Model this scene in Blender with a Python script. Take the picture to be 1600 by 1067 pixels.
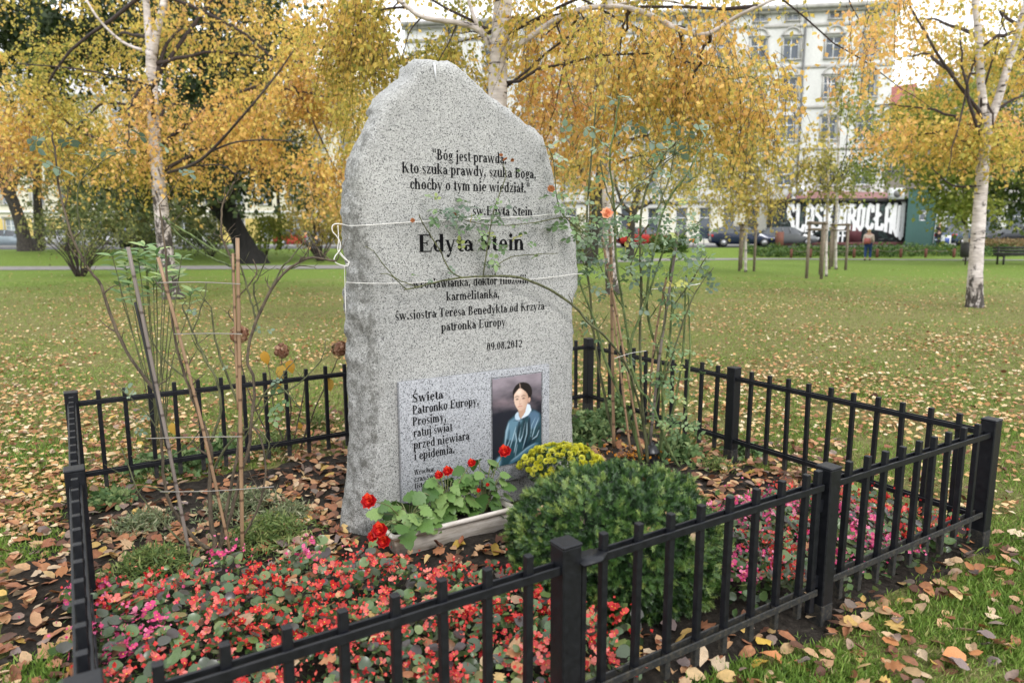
import bpy, math, random
import numpy as np
from mathutils import Vector, Matrix, noise

for o in list(bpy.data.objects):
    bpy.data.objects.remove(o)
SC = bpy.context.scene
COL = SC.collection
rng = np.random.default_rng(7)
random.seed(7)
PI = math.pi

# ------------------------------------------------------------------ camera, sky, sun, exposure
CAM_H, FPX, PITCH, ROLL = 1.6, 1099.58, 0.1533, -0.0028
cd = bpy.data.cameras.new('camera')
cam = bpy.data.objects.new('camera', cd)
COL.objects.link(cam)
cd.sensor_width = 36.0
cd.lens = FPX * 36 / 1600
cd.clip_start = 0.05
cd.clip_end = 900
cam.location = (0, 0, CAM_H)
cam.rotation_euler = (Matrix.Rotation(PI / 2 - PITCH, 4, 'X') @ Matrix.Rotation(ROLL, 4, 'Z')).to_euler()
cd.dof.use_dof = True
cd.dof.focus_distance = 3.7
cd.dof.aperture_fstop = 2.4
SC.camera = cam

world = bpy.data.worlds.new('World')
SC.world = world
world.use_nodes = True
wn = world.node_tree.nodes
wl = world.node_tree.links
bg = wn['Background']
sky = wn.new('ShaderNodeTexSky')
sky.sky_type = 'NISHITA'
sky.sun_disc = False
sky.sun_elevation = math.radians(42)
sky.sun_rotation = math.radians(150)
hsv = wn.new('ShaderNodeHueSaturation')
hsv.inputs['Saturation'].default_value = 0.25
wmix = wn.new('ShaderNodeMix')
wmix.data_type = 'RGBA'
wmix.inputs[0].default_value = 0.86
wmix.inputs[7].default_value = (11.2, 11.5, 11.9, 1)      # a closed white cloud layer
wl.new(sky.outputs[0], hsv.inputs['Color'])
wl.new(hsv.outputs[0], wmix.inputs[6])
wl.new(wmix.outputs[2], bg.inputs[0])
bg.inputs[1].default_value = 0.11

sd = bpy.data.lights.new('sun', 'SUN')
sd.energy = 1.1
sd.angle = math.radians(14)
sd.color = (1, 0.975, 0.94)
sun = bpy.data.objects.new('sun', sd)
COL.objects.link(sun)
sun.rotation_euler = (math.radians(48), 0, math.radians(30))   # from high behind the camera, right

SC.view_settings.view_transform = 'Standard'
SC.view_settings.look = 'None'
SC.view_settings.gamma = 1
SC.view_settings.use_curve_mapping = False
SC.view_settings.exposure = 0.83
SC.render.engine = 'CYCLES'
SC.cycles.use_denoising = True
SC.cycles.max_bounces = 6
SC.cycles.diffuse_bounces = 3
SC.cycles.glossy_bounces = 2
SC.cycles.transmission_bounces = 4
SC.cycles.transparent_max_bounces = 6
SC.cycles.caustics_reflective = False
SC.cycles.caustics_refractive = False

# ------------------------------------------------------------------ geometry helpers
def ray(px, py):
    """direction of the photograph's pixel (1600 wide) in the place"""
    dx, dy = px - 800, py - 533.5
    c, s = math.cos(-ROLL), math.sin(-ROLL)
    dx, dy = dx * c - dy * s, dx * s + dy * c
    x, u = dx / FPX, -dy / FPX
    c, s = math.cos(PITCH), math.sin(PITCH)
    return np.array([x, c + u * s, -s + u * c])

def at(px, py, Y):
    d = ray(px, py)
    return np.array([0, 0, CAM_H]) + d * (Y / d[1])

def ground_z(x, y):
    st = 39 + 5 * np.clip((np.asarray(x, float) + 2) / 8, 0, 1)
    t = np.clip((y - st) / 6, 0, 1)
    return 0.5 * t * t * (3 - 2 * t)

def atg(px, py):
    """the point of the ground seen at a pixel"""
    d = ray(px, py)
    p = np.array([0, 0, CAM_H]) + d * (-CAM_H / d[2])
    return p

E1 = np.array([math.sin(1.0094), math.cos(1.0094), 0])     # along the front of the enclosure, to the right
E2 = np.array([-math.cos(1.0094), math.sin(1.0094), 0])    # away from the viewer
EA, EB = 3.879, 3.216
FA = np.array([2.3881, 3.4061, 0]) - E1 * EA               # front left corner of the enclosure
ANG = math.atan2(E1[1], E1[0])

def W(a, b, z=0.0):
    return FA + E1 * a + E2 * b + np.array([0, 0, z])

def link(o):
    COL.objects.link(o)
    return o

def tag(o, label=None, cat=None, group=None, kind=None):
    if label: o['label'] = label
    if cat: o['category'] = cat
    if group: o['group'] = group
    if kind: o['kind'] = kind
    return o

def thing(name, label, cat, loc=(0, 0, 0), rz=0, group=None):
    o = link(bpy.data.objects.new(name, None))
    o.empty_display_size = 0.1
    o.location = [float(v) for v in loc]
    o.rotation_euler = (0, 0, rz)
    return tag(o, label, cat, group)

def add(name, mesh, parent=None, mat=None, loc=None, M=None, kind=None, label=None):
    o = link(bpy.data.objects.new(name, mesh))
    if parent is not None: o.parent = parent
    if M is not None: o.matrix_basis = M
    elif loc is not None: o.location = [float(v) for v in loc]
    if mat is not None and len(mesh.materials) == 0: mesh.materials.append(mat)
    if kind: o['kind'] = kind
    if label: o['label'] = label
    return o

def npmesh(name, V, Fc, mats=(), tint=None, mi=None, smooth=False):
    """V (n,3); Fc (m,k) array or list of such arrays; tint per face"""
    if not isinstance(Fc, list): Fc = [Fc]
    Fc = [np.asarray(f, np.int32) for f in Fc if len(f)]
    me = bpy.data.meshes.new(name)
    V = np.asarray(V, np.float32)
    me.vertices.add(len(V))
    me.vertices.foreach_set('co', V.ravel())
    loops = np.concatenate([f.ravel() for f in Fc])
    cnt = np.concatenate([np.full(len(f), f.shape[1], np.int32) for f in Fc])
    me.loops.add(len(loops))
    me.loops.foreach_set('vertex_index', loops)
    me.polygons.add(len(cnt))
    st = np.concatenate([[0], np.cumsum(cnt)[:-1]]).astype(np.int32)
    me.polygons.foreach_set('loop_start', st)
    me.polygons.foreach_set('loop_total', cnt)
    if mi is not None: me.polygons.foreach_set('material_index', np.asarray(mi, np.int32))
    if smooth: me.polygons.foreach_set('use_smooth', np.ones(len(cnt), bool))
    if tint is not None:
        at_ = me.attributes.new('tint', 'FLOAT', 'FACE')
        at_.data.foreach_set('value', np.asarray(tint, np.float32))
    for m in mats: me.materials.append(m)
    me.update(calc_edges=True)
    return me

class MB:
    """collects boxes, tubes and sheets into one mesh, in the coordinates of its thing"""
    def __init__(s, origin=(0, 0, 0), rz=0.0):
        s.V, s.F, s.m, s.t, s.n = [], {}, {}, {}, 0
        s.o = np.array(origin, float)
        c, sn = math.cos(-rz), math.sin(-rz)
        s.R = np.array([[c, -sn, 0], [sn, c, 0], [0, 0, 1]])
    def put(s, V, F, mi=0, t=0.5):
        V = (np.asarray(V, float) - s.o) @ s.R.T
        for f in F:
            f = np.asarray(f)
            k = f.shape[-1]
            f = f.reshape(-1, k) + s.n
            s.F.setdefault(k, []).append(f)
            s.m.setdefault(k, []).append(np.full(len(f), mi))
            s.t.setdefault(k, []).append(np.full(len(f), t))
        s.V.append(V)
        s.n += len(V)
    def box(s, c, size, ax=None, mi=0, t=0.5, taper=1.0):
        """c centre, size full (x,y,z) along axes ax (rows); taper scales the top"""
        ax = np.eye(3) if ax is None else np.asarray(ax)
        h = np.asarray(size) / 2
        vs = []
        for z in (-1, 1):
            k = taper if z > 0 else 1
            for x, y in ((-1, -1), (1, -1), (1, 1), (-1, 1)):
                vs.append(np.asarray(c) + ax[0] * x * h[0] * k + ax[1] * y * h[1] * k + ax[2] * z * h[2])
        s.put(vs, [np.array([[0, 3, 2, 1], [4, 5, 6, 7], [0, 1, 5, 4], [1, 2, 6, 5], [2, 3, 7, 6], [3, 0, 4, 7]])], mi, t)
    def tube(s, P, R, n=8, mi=0, t=0.5, cap=True, wob=0.0):
        P = np.asarray(P, float)
        R = np.full(len(P), R) if np.isscalar(R) else np.asarray(R, float)
        D = np.gradient(P, axis=0)
        D /= np.linalg.norm(D, axis=1)[:, None] + 1e-9
        ref = np.array([0.0, 0.0, 1.0]) if abs(D[0][2]) < 0.9 else np.array([1.0, 0, 0])
        u = np.cross(D[0], ref); u /= np.linalg.norm(u)
        vs = []
        a = np.arange(n) * 2 * PI / n
        for i in range(len(P)):
            u = u - D[i] * (u @ D[i]); u /= np.linalg.norm(u) + 1e-9
            v = np.cross(D[i], u)
            r = R[i] * (1 + (wob * rng.uniform(-1, 1, n) if wob else 0))
            vs.append(P[i] + (np.cos(a) * r)[:, None] * u + (np.sin(a) * r)[:, None] * v)
        i = np.arange(len(P) - 1)[:, None] * n
        j = np.arange(n)[None]
        j2 = (j + 1) % n
        q = np.stack([i + j, i + j2, i + n + j2, i + n + j], -1).reshape(-1, 4)
        fs = [q]
        if cap:
            fs += [np.arange(n)[None, ::-1], (len(P) - 1) * n + np.arange(n)[None]]
        s.put(np.concatenate(vs), fs, mi, t)
    def poly(s, V, mi=0, t=0.5):
        s.put(V, [np.arange(len(V))[None]], mi, t)
    def lathe(s, c, prof, n=16, mi=0, t=0.5):
        a = np.arange(n) * 2 * PI / n
        vs = np.concatenate([np.stack([c[0] + r * np.cos(a), c[1] + r * np.sin(a), np.full(n, c[2] + z)], 1) for r, z in prof])
        i = np.arange(len(prof) - 1)[:, None] * n
        j = np.arange(n)[None]; j2 = (j + 1) % n
        q = np.stack([i + j, i + j2, i + n + j2, i + n + j], -1).reshape(-1, 4)
        s.put(vs, [q, np.arange(n)[None, ::-1], (len(prof) - 1) * n + np.arange(n)[None]], mi, t)
    def mesh(s, name, mats, smooth=False):
        ks = sorted(s.F)
        F = [np.concatenate(s.F[k]) for k in ks]
        mi = np.concatenate([np.concatenate(s.m[k]) for k in ks])
        t = np.concatenate([np.concatenate(s.t[k]) for k in ks])
        if not isinstance(mats, (list, tuple)): mats = [mats]
        return npmesh(name, np.concatenate(s.V), F, mats, t, mi, smooth)
    def build(s, name, mats, parent=None, smooth=False, **k):
        return add(name, s.mesh(name, mats, smooth), parent, **k)

def frames(D, N):
    """rotation matrices with columns (side, D, normal) for arrays of directions and rough normals"""
    D = D / (np.linalg.norm(D, axis=1)[:, None] + 1e-9)
    S = np.cross(D, N)
    S /= np.linalg.norm(S, axis=1)[:, None] + 1e-9
    N2 = np.cross(S, D)
    return np.stack([S, D, N2], 2)

def scatter(tv, tf, P, Rm, S, tint, origin=(0, 0, 0)):
    """copies template (tv, tf list) to P; returns V, F list, tint"""
    tv = np.asarray(tv, float)
    k = len(tv)
    S = np.asarray(S)
    if S.ndim == 1: S = S[:, None, None]
    else: S = S[:, None, :]
    V = np.einsum('nij,nkj->nki', Rm, tv[None] * S) + P[:, None, :] - np.asarray(origin)
    off = np.arange(len(P))[:, None, None] * k
    Fl, tl = [], []
    for f in tf:
        f = np.asarray(f)
        Fl.append((f[None] + off).reshape(-1, f.shape[1]))
        tl.append(np.repeat(tint, len(f)))
    return V.reshape(-1, 3), Fl, np.concatenate(tl)

def merge(parts):
    V, F, T, n = [], [], [], 0
    for v, fl, t in parts:
        V.append(v); T.append(t)
        F += [f + n for f in fl]
        n += len(v)
    return np.concatenate(V), F, np.concatenate(T)

def unit(n):
    v = rng.normal(size=(n, 3))
    return v / np.linalg.norm(v, axis=1)[:, None]

LEAF4 = ([(0, 0, 0), (-.36, .42, .05), (0, 1, -.06), (.36, .42, .05)], [[[0, 3, 2], [0, 2, 1]]])     # folded leaf of two faces
def leaf_tpl(n=5, w=.33, fold=.12, curl=.15, serr=0.0, tip=1.0):
    """leaf of 4(n-1) faces with midrib fold, curl and serration"""
    v = [(0, 0, 0)]
    for i in range(1, n):
        y = i / n
        ww = w * math.sin(PI * y ** 0.8) ** .75 * (1 + (serr if i % 2 else -serr))
        z = -curl * y * y
        v += [(-ww, y, z + fold * ww * 2), (0, y + .02, z), (ww, y, z + fold * ww * 2)]
    v.append((0, tip, -curl))
    f3 = [[0, 2, 1], [0, 3, 2]]
    f4 = []
    for i in range(n - 2):
        b = 1 + i * 3
        f4 += [[b, b + 1, b + 4, b + 3], [b + 1, b + 2, b + 5, b + 4]]
    b = 1 + (n - 2) * 3; e = len(v) - 1
    f3 += [[b, b + 1, e], [b + 1, b + 2, e]]
    return v, [f3, f4] if f4 else [f3]

# ------------------------------------------------------------------ material helpers
def newmat(name):
    m = bpy.data.materials.new(name)
    m.use_nodes = True
    nt = m.node_tree
    return m, nt, nt.nodes, nt.links, nt.nodes['Principled BSDF']

def ramp(nt, stops, interp='LINEAR'):
    r = nt.nodes.new('ShaderNodeValToRGB')
    e = r.color_ramp.elements
    while len(e) < len(stops): e.new(0.5)
    for k, (p, c) in enumerate(stops):
        e[k].position = p
        e[k].color = (*c, 1) if len(c) == 3 else c
    r.color_ramp.interpolation = interp
    return r

def noise_node(nt, scale, detail=4, rough=.55, stretch=None, vec='Object'):
    n = nt.nodes.new('ShaderNodeTexNoise')
    n.inputs['Scale'].default_value = scale
    n.inputs['Detail'].default_value = detail
    n.inputs['Roughness'].default_value = rough
    tc = nt.nodes.new('ShaderNodeTexCoord')
    if stretch:
        mp = nt.nodes.new('ShaderNodeMapping')
        mp.inputs['Scale'].default_value = stretch
        nt.links.new(tc.outputs[vec], mp.inputs[0])
        nt.links.new(mp.outputs[0], n.inputs['Vector'])
    else:
        nt.links.new(tc.outputs[vec], n.inputs['Vector'])
    return n

def bump(nt, src, strength, dist=.01):
    b = nt.nodes.new('ShaderNodeBump')
    b.inputs['Strength'].default_value = strength
    b.inputs['Distance'].default_value = dist
    nt.links.new(src, b.inputs['Height'])
    return b

def mixc(nt, fac, a, b, mode='MIX'):
    m = nt.nodes.new('ShaderNodeMix')
    m.data_type = 'RGBA'
    m.blend_type = mode
    for sock, v in ((m.inputs[0], fac), (m.inputs[6], a), (m.inputs[7], b)):
        if hasattr(v, 'type') and hasattr(v, 'node'): nt.links.new(v, sock)
        elif isinstance(v, (int, float)): sock.default_value = v
        else: sock.default_value = (*v, 1) if len(v) == 3 else v
    return m.outputs[2]

def plain(name, c, rough=.6, var=.12, scale=8, metal=0, bumpv=0, spec=.5):
    """colour with soft uneven wear"""
    m, nt, N, L, p = newmat(name)
    n = noise_node(nt, scale, 5)
    lo = tuple(v * (1 - var) for v in c); hi = tuple(min(1, v * (1 + var)) for v in c)
    r = ramp(nt, [(.3, lo), (.7, hi)])
    L.new(n.outputs[0], r.inputs[0])
    L.new(r.outputs[0], p.inputs['Base Color'])
    p.inputs['Roughness'].default_value = rough
    p.inputs['Metallic'].default_value = metal
    p.inputs['Specular IOR Level'].default_value = spec
    if bumpv:
        b = bump(nt, n.outputs[0], bumpv)
        L.new(b.outputs[0], p.inputs['Normal'])
    return m

def leafmat(name, stops, source='tint', rough=.55, trans=.3, var=True, spec=.3):
    """leaf colours picked per leaf (face attribute or per object), with light coming through"""
    m, nt, N, L, p = newmat(name)
    if source == 'tint':
        a = N.new('ShaderNodeAttribute'); a.attribute_name = 'tint'; out = a.outputs['Fac']
    else:
        a = N.new('ShaderNodeObjectInfo'); out = a.outputs['Random']
    r = ramp(nt, stops)
    L.new(out, r.inputs[0])
    col = r.outputs[0]
    if var:
        n = noise_node(nt, 60 if source == 'tint' else 25, 3, vec='Object')
        rr = ramp(nt, [(.3, (.72, .72, .72)), (.75, (1.15, 1.1, 1.05))])
        L.new(n.outputs[0], rr.inputs[0])
        col = mixc(nt, 1.0, col, rr.outputs[0], 'MULTIPLY')
    L.new(col, p.inputs['Base Color'])
    p.inputs['Roughness'].default_value = rough
    p.inputs['Specular IOR Level'].default_value = spec
    if trans:
        t = N.new('ShaderNodeBsdfTranslucent')
        L.new(col, t.inputs[0])
        mx = N.new('ShaderNodeMixShader')
        mx.inputs[0].default_value = trans
        L.new(p.outputs[0], mx.inputs[1]); L.new(t.outputs[0], mx.inputs[2])
        L.new(mx.outputs[0], N['Material Output'].inputs[0])
    return m

def bark_birch(name, base_z=1.2, scale=1.0):
    m, nt, N, L, p = newmat(name)
    n1 = noise_node(nt, 1.0, 3, .6, (4.5 * scale, 4.5 * scale, 19 * scale))
    r1 = ramp(nt, [(.345, (.03, .025, .022)), (.39, (.50, .46, .45)), (.62, (.72, .68, .67))])
    L.new(n1.outputs[0], r1.inputs[0])
    n3 = noise_node(nt, 2.5 * scale, 4, .6)
    r3 = ramp(nt, [(.35, (.62, .58, .52)), (.7, (1.1, 1.06, 1.04))])
    L.new(n3.outputs[0], r3.inputs[0])
    c = mixc(nt, 1.0, r1.outputs[0], r3.outputs[0], 'MULTIPLY')
    n2 = noise_node(nt, 1.0, 5, .65, (9 * scale, 9 * scale, 4 * scale))
    tc = N.new('ShaderNodeTexCoord'); sx = N.new('ShaderNodeSeparateXYZ'); L.new(tc.outputs['Object'], sx.inputs[0])
    mr = N.new('ShaderNodeMapRange')
    mr.inputs[1].default_value = 0; mr.inputs[2].default_value = base_z
    mr.inputs[3].default_value = .15; mr.inputs[4].default_value = -.12
    L.new(sx.outputs[2], mr.inputs[0])
    ad = N.new('ShaderNodeMath'); L.new(n2.outputs[0], ad.inputs[0]); L.new(mr.outputs[0], ad.inputs[1])
    r2 = ramp(nt, [(.50, (0, 0, 0)), (.60, (1, 1, 1))]); L.new(ad.outputs[0], r2.inputs[0])
    c = mixc(nt, r2.outputs[0], c, (.045, .036, .03))
    L.new(c, p.inputs['Base Color'])
    p.inputs['Roughness'].default_value = .75
    b = bump(nt, ad.outputs[0], .5, .03); L.new(b.outputs[0], p.inputs['Normal'])
    return m

def bark_dark(name, c=(.05, .042, .035), s=14):
    m, nt, N, L, p = newmat(name)
    n = noise_node(nt, 1, 6, .65, (s, s, s * .22))
    r = ramp(nt, [(.35, tuple(v * .45 for v in c)), (.65, tuple(v * 1.6 for v in c))])
    L.new(n.outputs[0], r.inputs[0]); L.new(r.outputs[0], p.inputs['Base Color'])
    p.inputs['Roughness'].default_value = .9
    b = bump(nt, n.outputs[0], .8, .03); L.new(b.outputs[0], p.inputs['Normal'])
    return m

def granite(name, base=.44, tone=(1, .99, .96), weather=True):
    m, nt, N, L, p = newmat(name)
    v = N.new('ShaderNodeTexVoronoi'); v.inputs['Scale'].default_value = 390
    v2 = N.new('ShaderNodeTexVoronoi'); v2.inputs['Scale'].default_value = 230
    tc = N.new('ShaderNodeTexCoord')
    nz = noise_node(nt, 90, 3, .6)
    L.new(tc.outputs['Object'], v.inputs['Vector']); L.new(tc.outputs['Object'], v2.inputs['Vector'])
    r = ramp(nt, [(0, (base * .45,) * 3), (.22, (base * .75, base * .74, base * .72)), (.5, (base, base * .99, base * .96)), (1, (base * 1.42, base * 1.41, base * 1.38))])
    sv = N.new('ShaderNodeSeparateColor'); L.new(v.outputs['Color'], sv.inputs[0]); L.new(sv.outputs[0], r.inputs[0])
    sv2 = N.new('ShaderNodeSeparateColor'); L.new(v2.outputs['Color'], sv2.inputs[0])
    rd = ramp(nt, [(.085, (1, 1, 1)), (.12, (0, 0, 0))]); L.new(sv2.outputs[1], rd.inputs[0])
    c = mixc(nt, rd.outputs[0], r.outputs[0], (.07, .07, .072))
    rn = ramp(nt, [(.3, (.78, .78, .78)), (.7, (1.15, 1.15, 1.15))]); L.new(nz.outputs[0], rn.inputs[0])
    c = mixc(nt, 1.0, c, rn.outputs[0], 'MULTIPLY')
    c = mixc(nt, 1.0, c, tone, 'MULTIPLY')
    p.inputs['Roughness'].default_value = .62
    if weather:
        w = noise_node(nt, 2.3, 5, .6)
        rw = ramp(nt, [(.32, (.80, .80, .79)), (.7, (1.08, 1.07, 1.04))]); L.new(w.outputs[0], rw.inputs[0])
        c = mixc(nt, 1.0, c, rw.outputs[0], 'MULTIPLY')
        # lichen and grime on the rough flanks only
        g = noise_node(nt, 20, 8, .78)
        a = N.new('ShaderNodeAttribute'); a.attribute_name = 'tint'
        mm = N.new('ShaderNodeMath'); mm.operation = 'MULTIPLY'
        rg = ramp(nt, [(.46, (0, 0, 0)), (.60, (1, 1, 1))]); L.new(g.outputs[0], rg.inputs[0])
        L.new(rg.outputs[0], mm.inputs[0]); L.new(a.outputs['Fac'], mm.inputs[1])
        c = mixc(nt, mm.outputs[0], c, (.085, .083, .072))
        b = bump(nt, g.outputs[0], .35, .02); L.new(b.outputs[0], p.inputs['Normal'])
    L.new(c, p.inputs['Base Color'])
    return m

# ------------------------------------------------------------------ ground
def in_bed(p, m=0.0):
    d = p[:, :2] - FA[:2]
    a, b = d @ E1[:2], d @ E2[:2]
    return (a > -m) & (a < EA + m) & (b > -m) & (b < EB + m)

def lawn_mat():
    m, nt, N, L, p = newmat('lawn')
    tc = N.new('ShaderNodeTexCoord'); sx = N.new('ShaderNodeSeparateXYZ'); L.new(tc.outputs['Object'], sx.inputs[0])
    n1 = noise_node(nt, .55, 5, .6); n2 = noise_node(nt, 9, 6, .7); n3 = noise_node(nt, 60, 4, .7)
    g = ramp(nt, [(.25, (.10, .145, .03)), (.5, (.175, .255, .048)), (.75, (.26, .355, .078))])
    b = ramp(nt, [(.25, (.115, .105, .04)), (.5, (.23, .215, .082)), (.75, (.34, .31, .135))])
    L.new(n2.outputs[0], g.inputs[0]); L.new(n2.outputs[0], b.inputs[0])
    # litter-worn lawn near the monument, fresh grass beyond 20 m
    mr = N.new('ShaderNodeMapRange')
    mr.inputs[1].default_value = 14; mr.inputs[2].default_value = 29
    mr.inputs[3].default_value = .26; mr.inputs[4].default_value = -.32
    L.new(sx.outputs[1], mr.inputs[0])
    ad = N.new('ShaderNodeMath'); L.new(n1.outputs[0], ad.inputs[0]); L.new(mr.outputs[0], ad.inputs[1])
    rr = ramp(nt, [(.28, (0, 0, 0)), (.74, (1, 1, 1))]); L.new(ad.outputs[0], rr.inputs[0])
    c = mixc(nt, rr.outputs[0], g.outputs[0], b.outputs[0])
    r3 = ramp(nt, [(.3, (.6, .6, .6)), (.7, (1.25, 1.25, 1.25))]); L.new(n3.outputs[0], r3.inputs[0])
    c = mixc(nt, 1.0, c, r3.outputs[0], 'MULTIPLY')
    L.new(c, p.inputs['Base Color']); p.inputs['Roughness'].default_value = .9
    p.inputs['Specular IOR Level'].default_value = .1
    bb = bump(nt, n3.outputs[0], .9, .05); L.new(bb.outputs[0], p.inputs['Normal'])
    return m

def soil_mat():
    m, nt, N, L, p = newmat('soil')
    n = noise_node(nt, 26, 7, .75)
    r = ramp(nt, [(.3, (.012, .010, .008)), (.55, (.045, .037, .030)), (.78, (.105, .09, .075))])
    L.new(n.outputs[0], r.inputs[0]); L.new(r.outputs[0], p.inputs['Base Color'])
    p.inputs['Roughness'].default_value = .95
    p.inputs['Specular IOR Level'].default_value = .15
    b = bump(nt, n.outputs[0], 1.0, .04); L.new(b.outputs[0], p.inputs['Normal'])
    return m

gx = np.concatenate([[-320, -160, -90], np.arange(-60, 61, 4.0), [90, 160, 320]])
gy = np.concatenate([[-60, -20], np.arange(-4, 36, 4.0), np.arange(36, 54, 1.0), [56, 70, 100, 160, 330]])
X, Y = np.meshgrid(gx, gy)
Z = ground_z(X, Y)
nx, ny = len(gx), len(gy)
i = np.arange(ny - 1)[:, None] * nx + np.arange(nx - 1)[None]
lawn = add('lawn', npmesh('lawn', np.stack([X, Y, Z], -1).reshape(-1, 3), np.stack([i, i + 1, i + nx + 1, i + nx], -1).reshape(-1, 4), smooth=True), mat=lawn_mat(), kind='structure')

def strip(name, cl, wid, mat, lift=.004, seg=40, y0=None):
    """a ribbon of path over the ground along centre points cl"""
    cl = np.array(cl, float)
    t = np.linspace(0, len(cl) - 1, seg)
    c = np.stack([np.interp(t, np.arange(len(cl)), cl[:, k]) for k in range(2)], 1)
    wd = np.interp(t, np.arange(len(cl)), wid)
    V = []
    for k in range(seg):
        for s in (-.5, 0, .5):
            x, y = c[k, 0], c[k, 1] + s * wd[k] + rng.uniform(-.06, .06)
            V.append((x, y, ground_z(x, y) + lift + (.012 if s == 0 else 0)))
    j = np.arange(seg - 1)[:, None] * 3 + np.arange(2)[None]
    return add(name, npmesh(name, V, np.stack([j, j + 3, j + 4, j + 1], -1).reshape(-1, 4)), mat=mat, kind='structure')

gravel = plain('gravel', (.21, .195, .18), .95, .25, 3)
strip('path', [(-75, 32.6), (-40, 32.9), (-8, 33.6), (0, 36.0), (9, 41.8), (16, 42.2), (24, 40.0), (34, 38.6), (60, 37.8)], [3.6, 3.6, 3.5, 3.0, 3.6, 2.0, 1.3, 1.2, 1.2], gravel, .02, 90)
asph = plain('asphalt', (.075, .075, .078), .9, .2, 4)
road = MB()
V = [(-90, 50.5, .52), (90, 50.5, .52), (90, 57.5, .53), (-90, 57.5, .53)]
road.put(V, [np.array([[0, 1, 2, 3]])])
road.build('road', asph, kind='structure')
pav = MB()
pav.box((0, 59.2, .56), (180, 3.2, .24))
pav.build('pavement', plain('pavement', (.33, .32, .31), .9, .15, 2), kind='structure')

# the soil of the bed, with a ragged rim just outside the fence
na, nb = 96, 84
aa = np.linspace(-.34, EA + .07, na); bb_ = np.linspace(-.09, EB + .06, nb)
AA, BB = np.meshgrid(aa, bb_)
ed = np.minimum(np.minimum(AA + .34, EA + .07 - AA), np.minimum(BB + .09, EB + .06 - BB))
zz = np.zeros_like(AA)
for r_ in range(nb):
    for c_ in range(na):
        a_, b_ = AA[r_, c_], BB[r_, c_]
        h = noise.noise(Vector((a_ * 5, b_ * 5, 3))) * .012 + noise.noise(Vector((a_ * 19, b_ * 19, 7))) * .007
        edge = ed[r_, c_] + noise.noise(Vector((a_ * 4, b_ * 4, 11))) * .09
        zz[r_, c_] = .012 + h + (-.035 if edge < .03 else 0)
P_ = FA + AA[..., None] * E1 + BB[..., None] * E2
P_[..., 2] = zz
i = np.arange(nb - 1)[:, None] * na + np.arange(na - 1)[None]
M_soil = soil_mat()
add('soil_bed', npmesh('soil_bed', P_.reshape(-1, 3), np.stack([i, i + 1, i + na + 1, i + na], -1).reshape(-1, 4), smooth=True), mat=M_soil, kind='structure')

# ------------------------------------------------------------------ the gravestone-like memorial
GR = granite('granite', .375, (.985, .995, 1.0))
OUT = [(1.30, -.06), (1.315, .2), (1.343, .486), (1.366, .8), (1.366, .961), (1.357, 1.2), (1.352, 1.422), (1.325, 1.6), (1.305, 1.707), (1.293, 1.86), (1.30, 1.953), (1.335, 2.04), (1.376, 2.12), (1.418, 2.195), (1.468, 2.265), (1.52, 2.318),
       (1.562, 2.345), (1.605, 2.375), (1.625, 2.435), (1.655, 2.462), (1.72, 2.468), (1.78, 2.462), (1.855, 2.464), (1.885, 2.44), (1.925, 2.415), (1.985, 2.375), (2.06, 2.325), (2.14, 2.277), (2.24, 2.225), (2.343, 2.175), (2.40, 2.135), (2.435, 2.06),
       (2.465, 1.96), (2.487, 1.869), (2.54, 1.77), (2.59, 1.687), (2.628, 1.60), (2.646, 1.53), (2.657, 1.4), (2.66, 1.268), (2.625, 1.20), (2.622, 1.14), (2.630, .9), (2.629, .677), (2.634, .4), (2.637, .15), (2.64, -.06)]
SB = 1.78            # distance of the stone's front face behind the fence front
def resample(pts, step):
    pts = np.array(pts, float)
    d = np.concatenate([[0], np.cumsum(np.linalg.norm(np.diff(pts, axis=0), axis=1))])
    n = int(d[-1] / step)
    t = np.linspace(0, d[-1], n)
    return np.stack([np.interp(t, d, pts[:, 0]), np.interp(t, d, pts[:, 1])], 1)
ol = resample(OUT + [(2.3, -.06), (1.97, -.06), (1.6, -.06), (1.31, -.06)], .022)
no = len(ol)
cen = np.array([1.97, 1.2])
stone = thing('memorial_stone', 'tall rough-edged grey granite memorial stone with black inscription inside the black fence', 'memorial stone', W(1.97, SB, 0), ANG)
def inward(k):
    nrm = np.stack([np.gradient(ol[:, 1]), -np.gradient(ol[:, 0])], 1)
    # smooth
    for _ in range(6): nrm = (nrm + np.roll(nrm, 1, 0) + np.roll(nrm, -1, 0)) / 3
    nrm /= np.linalg.norm(nrm, axis=1)[:, None] + 1e-9
    if ((cen - ol) * nrm).sum() < 0: nrm = -nrm
    return ol + nrm * k
rings = []
DEP = .24
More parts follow.
